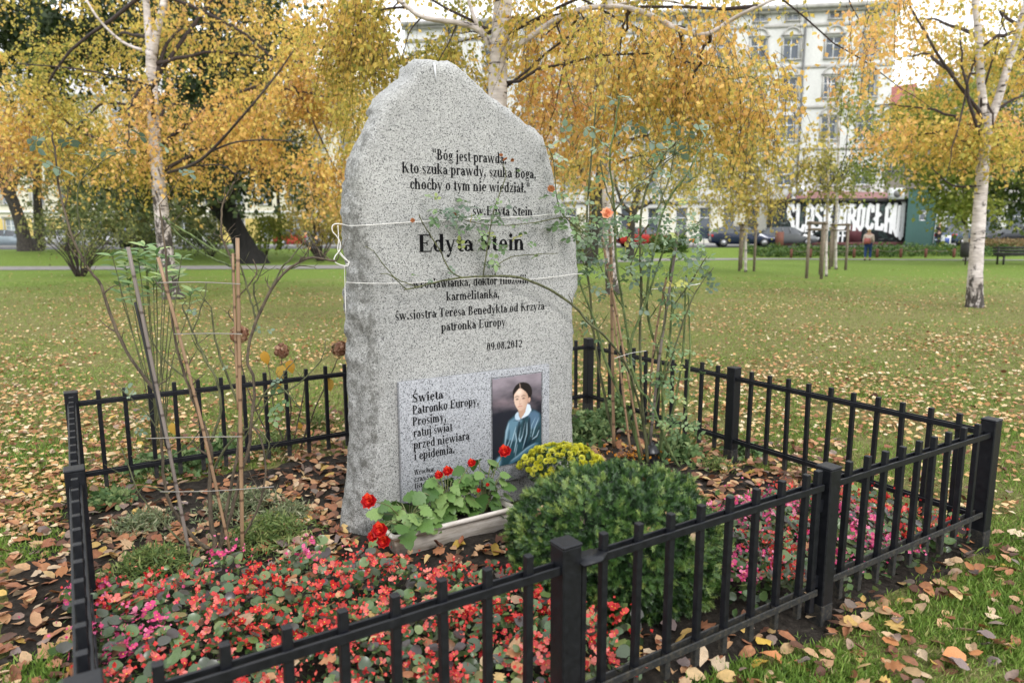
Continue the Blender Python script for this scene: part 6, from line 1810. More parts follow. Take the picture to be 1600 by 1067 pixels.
p = atg(342, 866); YL = p[1]
rl = thing('rose_bush', 'nearly bare rose bush with brown canes tied to bamboo left of the stone', 'rose bush', p)
for nm, pts, mt in [
    ('cane', [(338, 864, 10), (300, 838, 8), (262, 775, 7), (253, 700, 6), (248, 625, 7), (205, 562, 7), (178, 505, 7), (158, 448, 6), (135, 415, 5), (110, 360, 4.5), (92, 290, 4), (84, 230, 3.5), (80, 205, 3)], CANB),
    ('cane', [(337, 866, 11), (330, 810, 10), (327, 750, 9), (330, 700, 9), (312, 650, 7), (290, 590, 6), (272, 520, 5), (262, 440, 5), (257, 380, 4), (249, 320, 3)], CANB),
    ('cane', [(340, 866, 9), (362, 800, 8), (376, 740, 8), (390, 690, 7), (398, 600, 6), (386, 560, 6), (402, 500, 7), (432, 440, 6), (478, 405, 5), (525, 408, 4)], CANB),
    ('cane', [(342, 866, 8), (355, 790, 7), (372, 700, 7), (376, 620, 7), (370, 540, 6), (366, 470, 5), (362, 410, 5), (347, 372, 4), (346, 335, 4), (352, 308, 3), (366, 284, 2.4)], CANB),
    ('cane', [(330, 690, 7), (345, 640, 6), (340, 600, 5), (320, 560, 5), (300, 515, 4), (285, 480, 4)], CANE),
    ('cane', [(372, 418, 5), (340, 408, 4.5), (300, 385, 4), (268, 355, 3.5), (255, 338, 3)], CANG),
    ('cane', [(372, 405, 5), (330, 388, 4.5), (290, 362, 4), (262, 345, 3)], CANG),
    ('cane', [(400, 500, 5), (392, 470, 4), (380, 430, 4), (368, 395, 3)], CANE), ('cane', [(425, 450, 4), (440, 420, 4), (462, 395, 3), (478, 372, 2)], CANE), ('cane', [(405, 490, 4), (396, 450, 4), (408, 425, 3), (418, 398, 2)], CANE),
    ('cane', [(480, 405, 3), (484, 385, 2.4), (488, 372, 2)], CANE), ('cane', [(455, 420, 3), (470, 415, 2.4), (494, 420, 1.6)], CANE),
    ('cane', [(338, 864, 7), (370, 850, 5), (400, 800, 5), (415, 740, 4), (408, 690, 4), (392, 660, 3)], CANB), ('cane', [(338, 864, 6), (290, 850, 5), (240, 800, 4), (215, 765, 3), (190, 700, 3)], CANE),
    ('cane', [(376, 640, 5), (345, 560, 5), (335, 520, 4), (330, 480, 3)], CANE), ('cane', [(398, 640, 4), (430, 600, 4), (470, 640, 3)], CANE), ('cane', [(398, 620, 4), (450, 610, 3), (500, 565, 2.5), (508, 530, 2)], CANE),
    ('cane', [(327, 745, 6), (360, 690, 5), (395, 668, 4), (420, 690, 3), (412, 720, 3)], CANE), ('cane', [(262, 770, 4), (225, 760, 3), (205, 790, 2)], CANE), ('cane', [(253, 700, 4), (240, 660, 3), (190, 610, 3), (180, 600, 2)], CANE),
    ('cane', [(290, 590, 4), (255, 560, 3), (232, 520, 3), (225, 480, 2)], CANE), ('cane', [(300, 520, 3), (318, 470, 3), (322, 440, 2)], CANE), ('cane', [(366, 470, 3), (400, 430, 3), (395, 405, 2)], CANB), ('cane', [(135, 415, 3), (120, 300, 2.5), (150, 262, 2), (190, 235, 1.6)], CANE),
    ('cane', [(320, 660, 4), (290, 700, 3), (240, 720, 3), (205, 712, 2)], CANE), ('cane', [(372, 700, 4), (410, 640, 3), (440, 590, 3), (462, 560, 2)], CANE)]:
    cane(rl, nm, pts, mt, Y=YL - .05 + rng.uniform(-.04, .06))
for px_, py_, s_ in [(70, 205, .15), (95, 215, .15), (130, 190, .14), (60, 250, .13), (150, 228, .13), (110, 240, .12), (200, 235, .12), (280, 265, .12), (275, 240, .12), (320, 485, .07), (395, 505, .07), (410, 520, .08), (355, 570, .06), (440, 590, .07), (200, 620, .08), (185, 615, .08), (220, 650, .08), (208, 670, .08), (240, 645, .08),
                     (435, 630, .10), (425, 640, .08), (455, 625, .10), (300, 300, .07), (212, 205, .12), (45, 210, .12)]:
    rleaf(rl, at(px_, py_, YL - .05), s_ * .8, RLB if px_ < 300 or py_ < 600 else RLM)
for lab, pts, mt in [('grey bamboo cane leaning furthest left among the rose stems', [(303, 900, 8), (252, 640, 8), (200, 386, 8)], BAMG), ('brown bamboo cane leaning between the other two supports', [(362, 872, 7), (310, 640, 7), (247, 402, 7)], BAMB), ('upright tan bamboo cane, tallest of the left rose supports', [(379, 878, 9), (375, 620, 8.5), (371, 372, 8)], BAMB),
                     ('short bamboo cane bound to the upright tan one', [(372, 640, 6), (368, 520, 6), (364, 396, 6)], BAMB), ('black plastic rod among the left rose canes', [(262, 700, 8), (232, 560, 7), (211, 472, 6)], TYRE)]:
    p = at(pts[0][0], pts[0][1], YL - .06); q = thing('support_cane', lab, 'plant support', p, group='bamboo supports of the left rose'); cane(q, 'rod', pts, mt, Y=YL - .08, jit=0)
WIRE = plain('garden_wire', (.25, .23, .20), .5)
wr = thing('tie_wires', 'thin horizontal wires tying the left rose to its bamboo canes', 'wire', at(300, 522, YL - .1))
for pts in ([(246, 442), (310, 441), (376, 444)], [(272, 522), (330, 521), (378, 522)], [(228, 685), (300, 683), (378, 682)], [(250, 768), (330, 767), (428, 760)]): cane(wr, 'wire', [(a, b, 1.6) for a, b in pts], WIRE, Y=YL - .10, jit=0)

p = atg(1000, 722); YRr = 4.72
rr_ = thing('rose_bush', 'tall leafy rose bush right of the stone, one cane crossing its face', 'rose bush', p)
RC = []
for pts, mt in [
    ([(1000, 722, 8), (990, 640, 7), (985, 560, 6), (974, 480, 5), (962, 400, 5), (960, 330, 5), (953, 250, 4), (962, 190, 3.5), (968, 150, 3)], CANG),
    ([(1012, 722, 8), (1004, 640, 7), (1000, 540, 6), (1002, 450, 6), (1000, 370, 5), (1006, 310, 5), (1030, 255, 4), (1057, 222, 3)], CANE),
    ([(1030, 718, 8), (1036, 640, 7), (1030, 560, 6), (1010, 480, 6), (1020, 400, 5), (1040, 320, 5), (1075, 270, 4), (1105, 203, 3)], CANG),
    ([(1008, 720, 7), (1022, 640, 6), (1042, 560, 6), (1050, 480, 5), (1048, 420, 5), (1062, 370, 4), (1095, 350, 3)], CANG),
    ([(960, 690, 6), (945, 620, 6), (930, 540, 5), (922, 460, 5), (916, 400, 5), (918, 320, 4), (925, 240, 4), (931, 162, 3)], CANE),
    ([(1005, 722, 8), (985, 660, 7), (965, 610, 6), (945, 560, 6), (928, 500, 5), (905, 440, 4), (898, 400, 4)], CANG),
    ([(1062, 730, 6), (1040, 690, 6), (1018, 630, 6), (995, 600, 6), (985, 540, 6), (1010, 470, 5), (1040, 380, 4)], CANG),
    ([(1030, 700, 6), (1052, 640, 5), (1066, 560, 5), (1070, 480, 4), (1072, 430, 4)], CANG), ([(1045, 720, 5), (1072, 640, 4), (1078, 540, 4), (1075, 460, 3)], CANG),
    ([(1002, 450, 4), (985, 420, 4), (1000, 380, 3)], CANE), ([(1036, 600, 5), (1062, 520, 4), (1085, 460, 3), (1115, 418, 2)], CANE), ([(960, 330, 4), (985, 300, 3), (1030, 262, 3), (1068, 230, 2)], CANE), ([(960, 330, 4), (945, 290, 3), (938, 250, 3)], CANE),
    ([(1000, 370, 4), (1020, 340, 3), (1042, 290, 3), (1058, 222, 2)], CANE), ([(916, 420, 4), (900, 380, 3), (885, 350, 3), (870, 320, 2)], CANG), ([(974, 480, 4), (955, 450, 4), (930, 400, 3), (905, 352, 3), (870, 342, 2)], CANG),
    ([(1050, 480, 3), (1080, 440, 3), (1105, 400, 2)], CANE), ([(1020, 560, 4), (1040, 500, 3), (1035, 455, 3)], CANE)]:
    RC.append(cane(rr_, 'cane', pts, mt, Y=YRr + rng.uniform(-.15, .12)))
def bcane(pts, mt, b=1.70, wob=0):
    P = np.array([onb(q[0], q[1], q[3] if len(q) > 3 else b) for q in pts]); R = np.array([q[2] * .0013 for q in pts])
    P, R = smooth_path(P, R, 4, .001); m = MB(np.array(rr_.location)); m.tube(P, R, 7, wob=.08); m.build('cane', mt, rr_, smooth=True); return P
bcane([(1012, 690, 6, 1.9), (985, 585, 6, 1.8), (950, 530, 6, 1.7), (920, 505, 6), (901, 482, 6), (867, 457, 6), (831, 440, 5.5), (802, 432, 5), (762, 432, 4.5), (723, 434, 4), (684, 440, 3.5), (655, 448, 3), (631, 453, 2.4)], CANE)
for pts in ([(723, 434, 3), (704, 424, 3), (690, 396, 3), (674, 370, 2.6), (660, 348, 2.2), (655, 335, 2)], [(635, 452, 2.2), (610, 430, 2), (594, 428, 1.5)], [(650, 448, 2.2), (620, 436, 2), (600, 415, 2), (584, 393, 1.6), (570, 385, 1.2)], [(755, 432, 3), (762, 385, 2.6), (768, 345, 2.4), (778, 310, 2.2), (790, 276, 2), (786, 256, 1.6)],
            [(774, 430, 2.4), (778, 414, 2.2), (800, 402, 2), (830, 398, 1.8), (872, 396, 1.4)], [(910, 345, 3, 1.66), (880, 340, 2.6), (850, 345, 2.2), (820, 350, 2), (760, 352, 1.8), (700, 336, 1.6)], [(895, 480, 3), (893, 470, 2), (888, 460, 1.4)], [(905, 360, 3), (876, 330, 2.6), (868, 290, 2.4), (866, 260, 2), (858, 232, 1.8), (845, 228, 1.5)]):
    bcane(pts, CANE)
for px_, py_, s_ in [(675, 338, .09), (690, 352, .08), (712, 322, .10), (735, 318, .1), (728, 345, .1), (748, 352, .09), (762, 325, .08), (742, 335, .09), (770, 392, .10), (772, 372, .09), (785, 380, .09), (755, 412, .09), (775, 415, .07), (790, 348, .09), (805, 338, .08), (800, 272, .06), (780, 345, .09), (652, 432, .05), (665, 436, .05), (845, 312, .09), (858, 302, .08), (850, 232, .08), (862, 240, .08), (872, 262, .09),
                     (868, 322, .1), (885, 338, .1), (895, 352, .1), (860, 350, .09), (835, 352, .07), (880, 365, .09), (822, 358, .07), (905, 372, .1), (815, 345, .06), (715, 335, .08), (698, 330, .08)]:
    rleaf(rr_, onb(px_, py_, 1.69), s_ * .98, RLM if rng.random() < .6 else RLB)
for px_, py_, s_ in [(965, 152, .12), (975, 165, .12), (985, 195, .13), (990, 185, .12), (1000, 215, .12), (950, 205, .12), (930, 215, .1), (945, 232, .12), (1040, 215, .13), (1055, 230, .13), (1075, 205, .12), (1100, 208, .12), (1070, 262, .12), (1090, 275, .12), (1060, 190, .1), (1000, 285, .12), (1035, 300, .1), (895, 210, .1), (885, 222, .1), (905, 190, .1), (1110, 240, .1), (1020, 240, .1), (960, 240, .1), (935, 320, .1), (1085, 245, .1)]:
    rleaf(rr_, at(px_, py_, YRr - .1), s_, RLB)
for k in range(150):
    px_ = rng.uniform(892, 1105); py_ = rng.normal(382, 34); rleaf(rr_, at(px_, py_, YRr - rng.uniform(.0, .35)), .085, RLM if rng.random() < .45 else RLB)
for k in range(55):
    px_ = rng.normal(1045, 26); py_ = rng.uniform(540, 690); rleaf(rr_, at(px_, py_, YRr - rng.uniform(.0, .2)), .085)
for k in range(18):
    px_ = rng.uniform(915, 1080); py_ = rng.uniform(400, 560); rleaf(rr_, at(px_, py_, YRr - rng.uniform(.0, .2)), .075)
for k in range(46):
    px_, py_ = [(rng.normal(720, 32), rng.normal(338, 12)), (rng.normal(775, 28), rng.normal(372, 26)), (rng.normal(885, 16), rng.normal(335, 24))][k % 3]
    rleaf(rr_, onb(px_, py_, 1.685), .062, RLM if rng.random() < .7 else RLB)
for P_c in RC:
    for k in range(5):
        q = P_c[int(rng.integers(len(P_c) // 2, len(P_c)))]
        rleaf(rr_, q + rng.normal(size=3) * .03, .09, RLB if rng.random() < .6 else RLM)
FSAL = leafmat('salmon_petals', [(0, (.80, .25, .14)), (1, (.92, .52, .30))], 'tint', .5, .35, False)
FOR = leafmat('orange_rose_petals', [(0, (.85, .35, .05)), (1, (.88, .42, .08))], 'obj', .5, .35, False)
SB_ = dbl_bloom(FSAL, 3); OB_ = dbl_bloom(FOR, 3); BUD = dbl_bloom(leafmat('russet_petals', [(0, (.36, .13, .05)), (1, (.42, .17, .06))], 'obj', .6, .3, False), 2)
add('rose_flower', SB_, rr_, M=MT(at(948, 334, YRr - .3), [1, 0, 0], [.1, -1, .4], .075, rr_), label='salmon pink open rose')
add('rose_flower', OB_, rr_, M=MT(at(1082, 378, YRr - .1), [1, 0, 0], [.1, -.5, 1], .05, rr_), label='small orange rose')
for px_, py_, b_, s_ in ((861, 296, 1.66, .032), (710, 334, 1.68, .016), (790, 250, 1.69, .02), (783, 243, 1.69, .015), (800, 250, 1.69, .016), (645, 345, 1.69, .018)):
    add('rose_bud', BUD, rr_, M=MT(onb(px_, py_, b_), unit(1)[0], [.1, -1, .6], s_ * 1.4, rr_))
for lab, pts, mt in [('thick tan bamboo cane nearest the stone edge', [(959, 700, 7.5), (957, 560, 7), (955, 420, 7), (952, 350, 6)], BAMB), ('orange-brown bamboo cane leaning left in the right rose', [(1003, 712, 5), (976, 560, 5), (950, 420, 5), (940, 370, 5)], BAMB), ('slim bamboo cane behind the thick tan one', [(985, 705, 5), (972, 600, 5), (958, 480, 4)], BAMB),
                     ('pinkish bamboo cane leaning right in the right rose', [(1015, 700, 6), (1030, 560, 6), (1048, 440, 6), (1060, 360, 5)], BAMG), ('rightmost bamboo cane of the right rose', [(1012, 660, 5), (1022, 540, 5), (1042, 430, 4)], BAMB)]:
    p = at(pts[0][0], pts[0][1], YRr); q = thing('support_cane', lab, 'plant support', p, group='bamboo supports of the right rose'); cane(q, 'rod', pts, mt, Y=YRr + rng.uniform(-.1, .05), jit=0)

# white twine round the stone and the canes
TW = plain('white_twine', (.72, .70, .66), .8, .06, 80)
tw = thing('white_twine', 'white twine tied twice round the tall stone with a tangled loop at its left edge', 'twine', onb(527, 352, 1.7))
def twine(pts, name='strand', w=1.5, b=1.765):
    P = np.array([onb(q[0], q[1], q[2] if len(q) > 2 else b) for q in pts]); P, R = smooth_path(P, [w * .0013] * len(P), 4, .0004)
    m = MB(np.array(tw.location)); m.tube(P, R, 5); m.build(name, TW, tw)
twine([(545, 353, 1.82), (575, 352), (630, 348), (700, 344), (770, 341), (830, 338), (868, 335), (900, 340, 1.95)])
twine([(541, 441, 1.9), (556, 442, 1.80), (590, 443), (650, 442), (700, 438), (760, 434), (820, 437), (860, 433), (903, 428), (912, 428, 1.95)])
twine([(545, 353, 1.80), (530, 350, 1.74), (520, 352, 1.74), (520, 362, 1.74), (530, 375, 1.74), (531, 390, 1.74), (523, 402, 1.74), (524, 410, 1.74), (540, 416, 1.74), (545, 411, 1.74), (538, 402, 1.74), (529, 392, 1.74)], w=2)
twine([(528, 352, 1.735), (529, 375, 1.735), (528, 392, 1.735), (538, 404, 1.735), (546, 410, 1.735), (540, 414, 1.735)], w=1.6)
twine([(538, 416, 1.78), (539, 440, 1.80), (540, 490, 1.80)], w=1.4)
twine([(1018, 452, 1.9), (1040, 450, 1.88), (1062, 449, 1.86), (1094, 443, 1.86)], w=1.8); twine([(1034, 449, 1.89), (1066, 447, 1.87), (1090, 445, 1.86)], w=1.2)
twine([(960, 560, 1.7), (985, 552, 1.7), (1010, 548, 1.7)], w=1.0)

# ---- hydrangea with dried heads, leafy shrub behind, low plants
p = atg(445, 700); YH = 4.95
hy = thing('hydrangea', 'hydrangea with three dried brown flower heads between the left rose and the stone', 'hydrangea', p)
DRY = leafmat('dried_petals', [(0, (.16, .07, .04)), (.5, (.34, .17, .10)), (1, (.52, .33, .22))], trans=.3)
for pts in ([(440, 700, 4), (455, 640, 3), (442, 580, 2.5), (440, 556, 2)], [(430, 700, 4), (400, 640, 3), (380, 580, 3), (374, 540, 2.4)], [(470, 700, 4), (492, 640, 3), (515, 590, 2.5), (528, 560, 2)], [(455, 700, 3), (470, 640, 3), (476, 600, 2)], [(446, 700, 3), (430, 650, 2.4), (418, 560, 2), (415, 545, 1.6)], [(470, 700, 3), (480, 660, 2), (478, 640, 1.6)]): cane(hy, 'stem', pts, CANB, Y=YH)
for px_, py_, r_, Y in ((374, 522, .088, YH), (440, 548, .068, YH), (531, 545, .07, 4.6)):
    n_ = 170; q = unit(n_); c = at(px_, py_, Y)
    V, Fl, tt = scatter(*leaf_tpl(2, .5, .1, .3), c + q * r_ * .82 * rng.uniform(.7, 1, (n_, 1)), frames(np.cross(q, unit(n_)), q), rng.uniform(.02, .034, n_), rng.random(n_), hy.location)
    add('flower_head', npmesh('flower_head', V, Fl, [DRY], tt), hy, kind='stuff')
YLF = leafmat('yellowing_leaves', [(0, (.55, .30, .04)), (1, (.60, .42, .10))], 'obj', .6, .35)
YLm = leaf_mesh('hydrangea_leaf', YLF, leaf_tpl(5, .34, .1, .35, .05))
for px_, py_, s_ in ((442, 570, .12), (412, 548, .10), (452, 562, .10), (268, 660, .10), (514, 590, .1), (431, 590, .09)): add('leaf', YLm, hy, M=MT(at(px_, py_, YH - .05), [rng.normal() * .3, -.2, -1], [0, -1, .2], s_, hy))

p = atg(250, 700)
ls = thing('leafy_shrub', 'young shrub topped with narrow light green leaves behind the left rose', 'shrub', p)
LFG = leafmat('narrow_green_leaves', [(0, (.10, .20, .07)), (.6, (.22, .34, .14)), (1, (.38, .48, .2))], 'obj', .5, .3)
NL = leaf_mesh('narrow_leaf', LFG, leaf_tpl(4, .17, .08, .25))
tips = [(175, 400), (195, 415), (185, 440), (215, 395), (230, 420), (245, 392), (262, 405), (285, 398), (270, 430), (240, 440), (210, 445), (300, 455), (255, 425), (225, 385), (205, 400)]
for tx, ty in tips:
    Yq = 5.0 + rng.uniform(-.15, .15)
    Pq = cane(ls, 'stem', [(250 + rng.uniform(-15, 15), 695, 3), (245 + (tx - 240) * .35, 580, 2.4), ((tx * .8 + 245 * .2), ty + 50, 2), (tx, ty, 1.4)], CANE, Y=Yq)
    for k in range(14):
        a = rng.uniform(0, 2 * PI); q = Pq[-1 - int(rng.integers(0, 4))]
        add('leaf', NL, ls, M=MT(q, [math.cos(a), math.sin(a) * .6, rng.uniform(.1, .8)], [0, -.4, 1], rng.uniform(.07, .115), ls))

LOWM = [leafmat('low_plant_' + n_, st, trans=.25) for n_, st in (('fresh', [(0, (.06, .11, .03)), (.6, (.15, .22, .06)), (1, (.30, .34, .12))]), ('greyish', [(0, (.10, .14, .07)), (.6, (.22, .27, .13)), (1, (.42, .42, .28))]), ('leafy', [(0, (.07, .14, .05)), (.6, (.16, .26, .10)), (1, (.30, .38, .16))]))]
def lowplant(px_, py_, r_, h_, n_, kind_, lab, name='low_plant'):
    p = atg(px_, py_); c = np.array([p[0], p[1], 0])
    t = thing(name, lab, 'plant', p)
    q = rng.normal(size=(n_, 2)) * r_ * .5; d2 = np.hypot(q[:, 0], q[:, 1]) / r_
    hh = h_ * np.clip(1.05 - d2 * .7, .25, 1) * rng.uniform(.2, 1, n_)
    P = c + np.stack([q[:, 0], q[:, 1], hh], 1)
    if kind_ == 2: tpl, sz = leaf_tpl(3, .33, .1, .25, .1), rng.uniform(.03, .06, n_)
    else: tpl, sz = leaf_tpl(2, .10, .02, .15), rng.uniform(.028, .055, n_)
    V, Fl, tt = scatter(*tpl, P, frames(unit(n_) * [1, 1, .7] + [0, 0, .45], unit(n_) + [0, 0, .5]), sz, rng.random(n_), p)
    add('foliage', npmesh('foliage', V, Fl, [LOWM[kind_]], tt), t, kind='stuff')
    for k in range(5):
        a = rng.uniform(0, 2 * PI); m = MB(); e = [math.cos(a) * r_ * .5, math.sin(a) * r_ * .5, h_ * .7]; m.tube([(0, 0, -.01), (e[0] * .4, e[1] * .4, e[2] * .6), e], [.003, .0025, .0015], 4); m.build('stem', CANG, t)
for k, (px_, py_, r_, h_, n_, kd, lab) in enumerate([
    (240, 900, .20, .15, 1500, 0, 'feathery green plant at the foot of the left rose, just behind the red flowers'), (420, 850, .22, .16, 1700, 0, 'spreading feathery green plant between the left rose and the stone'), (380, 800, .22, .15, 1400, 1, 'grey-green low plant with tiny white flowers beneath the rose canes'), (455, 815, .14, .12, 700, 1, 'small grey-green plant on the bare soil left of the stone'),
    (225, 830, .16, .12, 800, 1, 'pale low plant beside the left side fence'), (430, 705, .22, .16, 1200, 0, 'fine green plant by the rear fence below the hydrangea'), (490, 668, .14, .12, 500, 0, 'small fine green plant close to the stone near the rear fence'), (290, 735, .18, .15, 500, 2, 'broad-leaved low plant near the rear left corner'), (230, 740, .16, .14, 420, 2, 'low leafy plant in the rear left corner of the bed'),
    (350, 712, .15, .14, 450, 2, 'leafy low plant against the rear fence below the leaning cane'), (170, 790, .12, .10, 300, 2, 'little leafy plant just inside the left side fence'), (460, 895, .10, .08, 260, 1, 'tiny grey-green tuft behind the pink begonia clump'),
    (915, 690, .20, .26, 650, 2, 'leafy green plant between the stone and the right rose'), (960, 668, .18, .30, 600, 2, 'taller leafy plant behind the bamboo canes'), (890, 705, .12, .16, 300, 2, 'small leafy plant at the right foot of the stone'), (1120, 735, .14, .10, 420, 0, 'sparse green tuft near the middle rear post'), (1165, 712, .10, .08, 220, 2, 'little weed at the foot of the middle rear post'), (1060, 715, .16, .18, 420, 2, 'leafy plant at the base of the right rose'), (1090, 690, .14, .14, 300, 0, 'wispy green plant behind the lantern'),
    (1240, 735, .10, .07, 200, 0, 'thin grassy tuft inside the right rear fence')]): lowplant(px_, py_, r_, h_, n_, kd, lab)
p = atg(1190, 905)
ds = thing('dry_stalks', 'bundle of dry pale stalks at the right foot of the yew behind the gate', 'plant', p)
for k in range(14):
    m = MB(); a = rng.normal() * .25; m.tube([(rng.normal() * .02, rng.normal() * .02, 0), (a * .08, rng.normal() * .03, .12), (a * .25, rng.normal() * .05, .2 + rng.random() * .08)], [.003, .0025, .001], 4); m.build('stalk', BAMG, ds)

# ------------------------------------------------------------------ fallen leaves and grass
LFC = [(0, (.09, .045, .03)), (.15, (.17, .08, .045)), (.33, (.31, .13, .065)), (.5, (.44, .21, .10)), (.63, (.48, .31, .17)), (.74, (.56, .42, .28)), (.86, (.52, .34, .08)), (.93, (.30, .21, .17)), (1, (.16, .13, .11))]
LFO = leafmat('fallen_leaf', LFC, 'obj', .6, .12); LFT = leafmat('fallen_leaves', LFC, 'tint', .6, .12)
LF_T = [leaf_tpl(6, .34, .10, .22, .07), leaf_tpl(6, .30, .25, -.3, .05), leaf_tpl(6, .38, -.1, .4, .08), leaf_tpl(6, .30, .4, .5, .05), leaf_tpl(7, .44, .10, .25, .30)]
LF_M = [leaf_mesh('fallen_leaf', LFO, t_, b_) for t_, b_ in zip(LF_T, (.3, -.4, .5, .2, -.2))]
CN = ['dark brown', 'rust brown', 'orange brown', 'tan', 'pale cream', 'yellow ochre', 'purplish']
CC = [(.12, .055, .035), (.26, .10, .05), (.46, .20, .08), (.50, .30, .17), (.58, .45, .31), (.54, .36, .07), (.22, .17, .16)]
SN = ['slightly cupped', 'edges down', 'nearly flat', 'strongly curled', 'wavy rimmed']
LF_C = []
for n_, c_ in zip(CN, CC):
    mt = leafmat('leaf_' + n_.replace(' ', '_'), [(0, tuple(v * .75 for v in c_)), (1, tuple(v * 1.25 for v in c_))], 'obj', .6, .12)
    LF_C.append([leaf_mesh('fallen_leaf', mt, t_, b_, .045) for t_, b_ in zip(LF_T, (.3, -.4, .5, .2, -.2))])
def nearyew(p, m=.0): return np.hypot(p[:, 0] - YC[0], p[:, 1] - YC[1]) < .46 + m
def at_many(px_, py_):
    dx, dy = px_ - 800, py_ - 533.5
    c, s = math.cos(-ROLL), math.sin(-ROLL)
    dx, dy = dx * c - dy * s, dx * s + dy * c
    x, u = dx / FPX, -dy / FPX; c, s = math.cos(PITCH), math.sin(PITCH)
    D = np.stack([x, c + u * s, -s + u * c], 1)
    P = D * (-CAM_H / D[:, 2])[:, None]; P[:, 2] = 0
    return P
def ab_of(P):
    d = P[:, :2] - FA[:2]; return d @ E1[:2], d @ E2[:2]
def blocked(P):
    a, b = ab_of(P)
    st = (a > 1.2) & (a < 2.68) & (b > 1.75) & (b < 2.06)
    trg = (a > 1.26) & (a < 2.02) & (b > 1.43) & (b < 1.65)
    return st | trg | nearyew(P)
def in_beg(P):
    a, b = ab_of(P); lim = np.interp(a, [0, .9, 1.3, 1.72], [1.70, 1.36, 1.06, .80])
    return ((a > 0) & (a < 1.75) & (b > 0) & (b < lim)) | ((a > 2.35) & (a < 3.8) & (b > 0) & (b < .8))
# the 300 that show largest are single leaves
zones = [((0, 150), (700, 1067), 74, 'left of the side fence', 'left'), ((930, 1600), (880, 1067), 56, 'on the grass in front of the gate', 'front'), ((440, 545), (640, 880), 34, 'on the soil left of the stone', 'soil'), ((480, 790), (850, 905), 26, 'on the soil in front of the trough', 'trough'),
         ((1085, 1400), (690, 800), 52, 'on the soil right of the yew', 'right'), ((1420, 1600), (620, 900), 22, 'on grass by the right corner post', 'corner'), ((120, 320), (640, 880), 36, 'under the left rose bush', 'rose')]
cnt = 0
for (x0, x1), (y0, y1), n_, where, zn in zones:
    k = 0
    while k < n_:
        P = at_many(np.array([rng.uniform(x0, x1)]), np.array([rng.uniform(y0, y1)]))
        if blocked(P)[0] or in_beg(P)[0]: continue
        k += 1; cnt += 1
        s_ = rng.uniform(.046, .088); ci = int(rng.integers(0, 7)); cj = int(rng.integers(0, 5))
        a = rng.uniform(0, 2 * PI); z = .022 + rng.random() * .02
        Mx = Matrix.Translation((P[0, 0], P[0, 1], z)) @ Matrix.Rotation(a, 4, 'Z') @ Matrix.Rotation(rng.normal() * .32, 4, 'X') @ Matrix.Rotation(rng.normal() * .32, 4, 'Y') @ Matrix.Scale(s_, 4)
        o = add('fallen_leaf', LF_C[ci][cj], None, M=Mx)
        tag(o, ('large ' if s_ > .075 else 'small ' if s_ < .058 else '') + CN[ci] + ' leaf, ' + SN[cj] + ', ' + where, 'leaf', 'fallen leaves ' + where)
YW = ['left of centre, above the latch post', 'far left, the paler one', 'near its top', 'near its top right', 'far left, beside the trough end', 'low on the right, seen through the gate', 'at its upper left shoulder', 'on its right slope', 'right of centre']
for k, (px_, py_, dz, s_) in enumerate([(905, 808, 0, .05), (845, 800, 0, .04), (945, 725, 0, .055), (1005, 745, 0, .035), (845, 790, 0, .035), (1080, 845, 0, .05), (873, 738, 0, .045), (1040, 803, 0, .04), (1020, 830, 0, .04)]):
    d = ray(px_, py_); o_ = np.array([0, 0, CAM_H]); e = (o_ - YC) / (YR * 1.03); f_ = d / (YR * 1.03)
    A_, B_, C_ = f_ @ f_, 2 * e @ f_, e @ e - 1; disc = B_ * B_ - 4 * A_ * C_
    if disc <= 0: continue
    p = o_ + d * ((-B_ - math.sqrt(disc)) / (2 * A_)); nrm = (p - YC) / YR ** 2
    M4 = np.eye(4); R_ = frames(unit(1), nrm[None] + unit(1) * .3)[0] * s_; M4[:3, :3] = R_; M4[:3, 3] = p
    tag(add('fallen_leaf', LF_M[k % 5], None, M=Matrix(M4.tolist())), 'small leaf caught on the round yew, ' + YW[k], 'leaf', 'fallen leaves caught on the yew')

byl = {}
for o in COL.objects:
    if o.name.startswith('fallen_leaf'): byl.setdefault(o['label'], []).append(o)
for lab, os_ in byl.items():
    if 2 <= len(os_) <= 4:
        os_.sort(key=lambda o: o.matrix_basis.translation.y)
        for o, w_ in zip(os_, {2: ['nearer', 'farther'], 3: ['nearest', 'middle', 'farthest'], 4: ['nearest', 'second nearest', 'third nearest', 'farthest']}[len(os_)]): o['label'] = w_ + ' ' + lab
def rand_fr(n_, tilt=.35):
    N_ = np.tile([0, 0, 1.0], (n_, 1)) + rng.normal(size=(n_, 3)) * tilt
    return frames(unit(n_) * [1, 1, .15], N_)
parts = []
# near litter inside and round the bed
n_ = 5200
P = at_many(rng.uniform(-120, 1720, n_), rng.uniform(560, 1230, n_) ** 1.0)
a, b = ab_of(P)
P = P[~blocked(P)]
ib = in_beg(P); P = P[~ib | (rng.random(len(P)) < .12)]
clump = np.array([noise.noise(Vector((v[0] * 1.6, v[1] * 1.6, 0))) for v in P])
a, b = ab_of(P); inside = (a > 0) & (a < EA) & (b > 0) & (b < EB)
outl = (a < 0.05)
near_front = (b < 0) & (b > -.5)
keep = (clump > -.15 + .35 * rng.normal(size=len(P))) | outl | (rng.random(len(P)) < .25)
keep &= (inside | (outl & (rng.random(len(P)) < .75)) | (near_front & (rng.random(len(P)) < .5)) | (rng.random(len(P)) < .20))
P = P[keep]; P[:, 2] = .018 + rng.random(len(P)) * .022 + in_beg(P) * .13
n_ = len(P); idx = rng.integers(0, 5, n_)
for k in range(5):
    q = idx == k
    parts.append(scatter(*LF_T[k], P[q], rand_fr(q.sum(), .3), rng.uniform(.035, .075, q.sum()), rng.random(q.sum())))
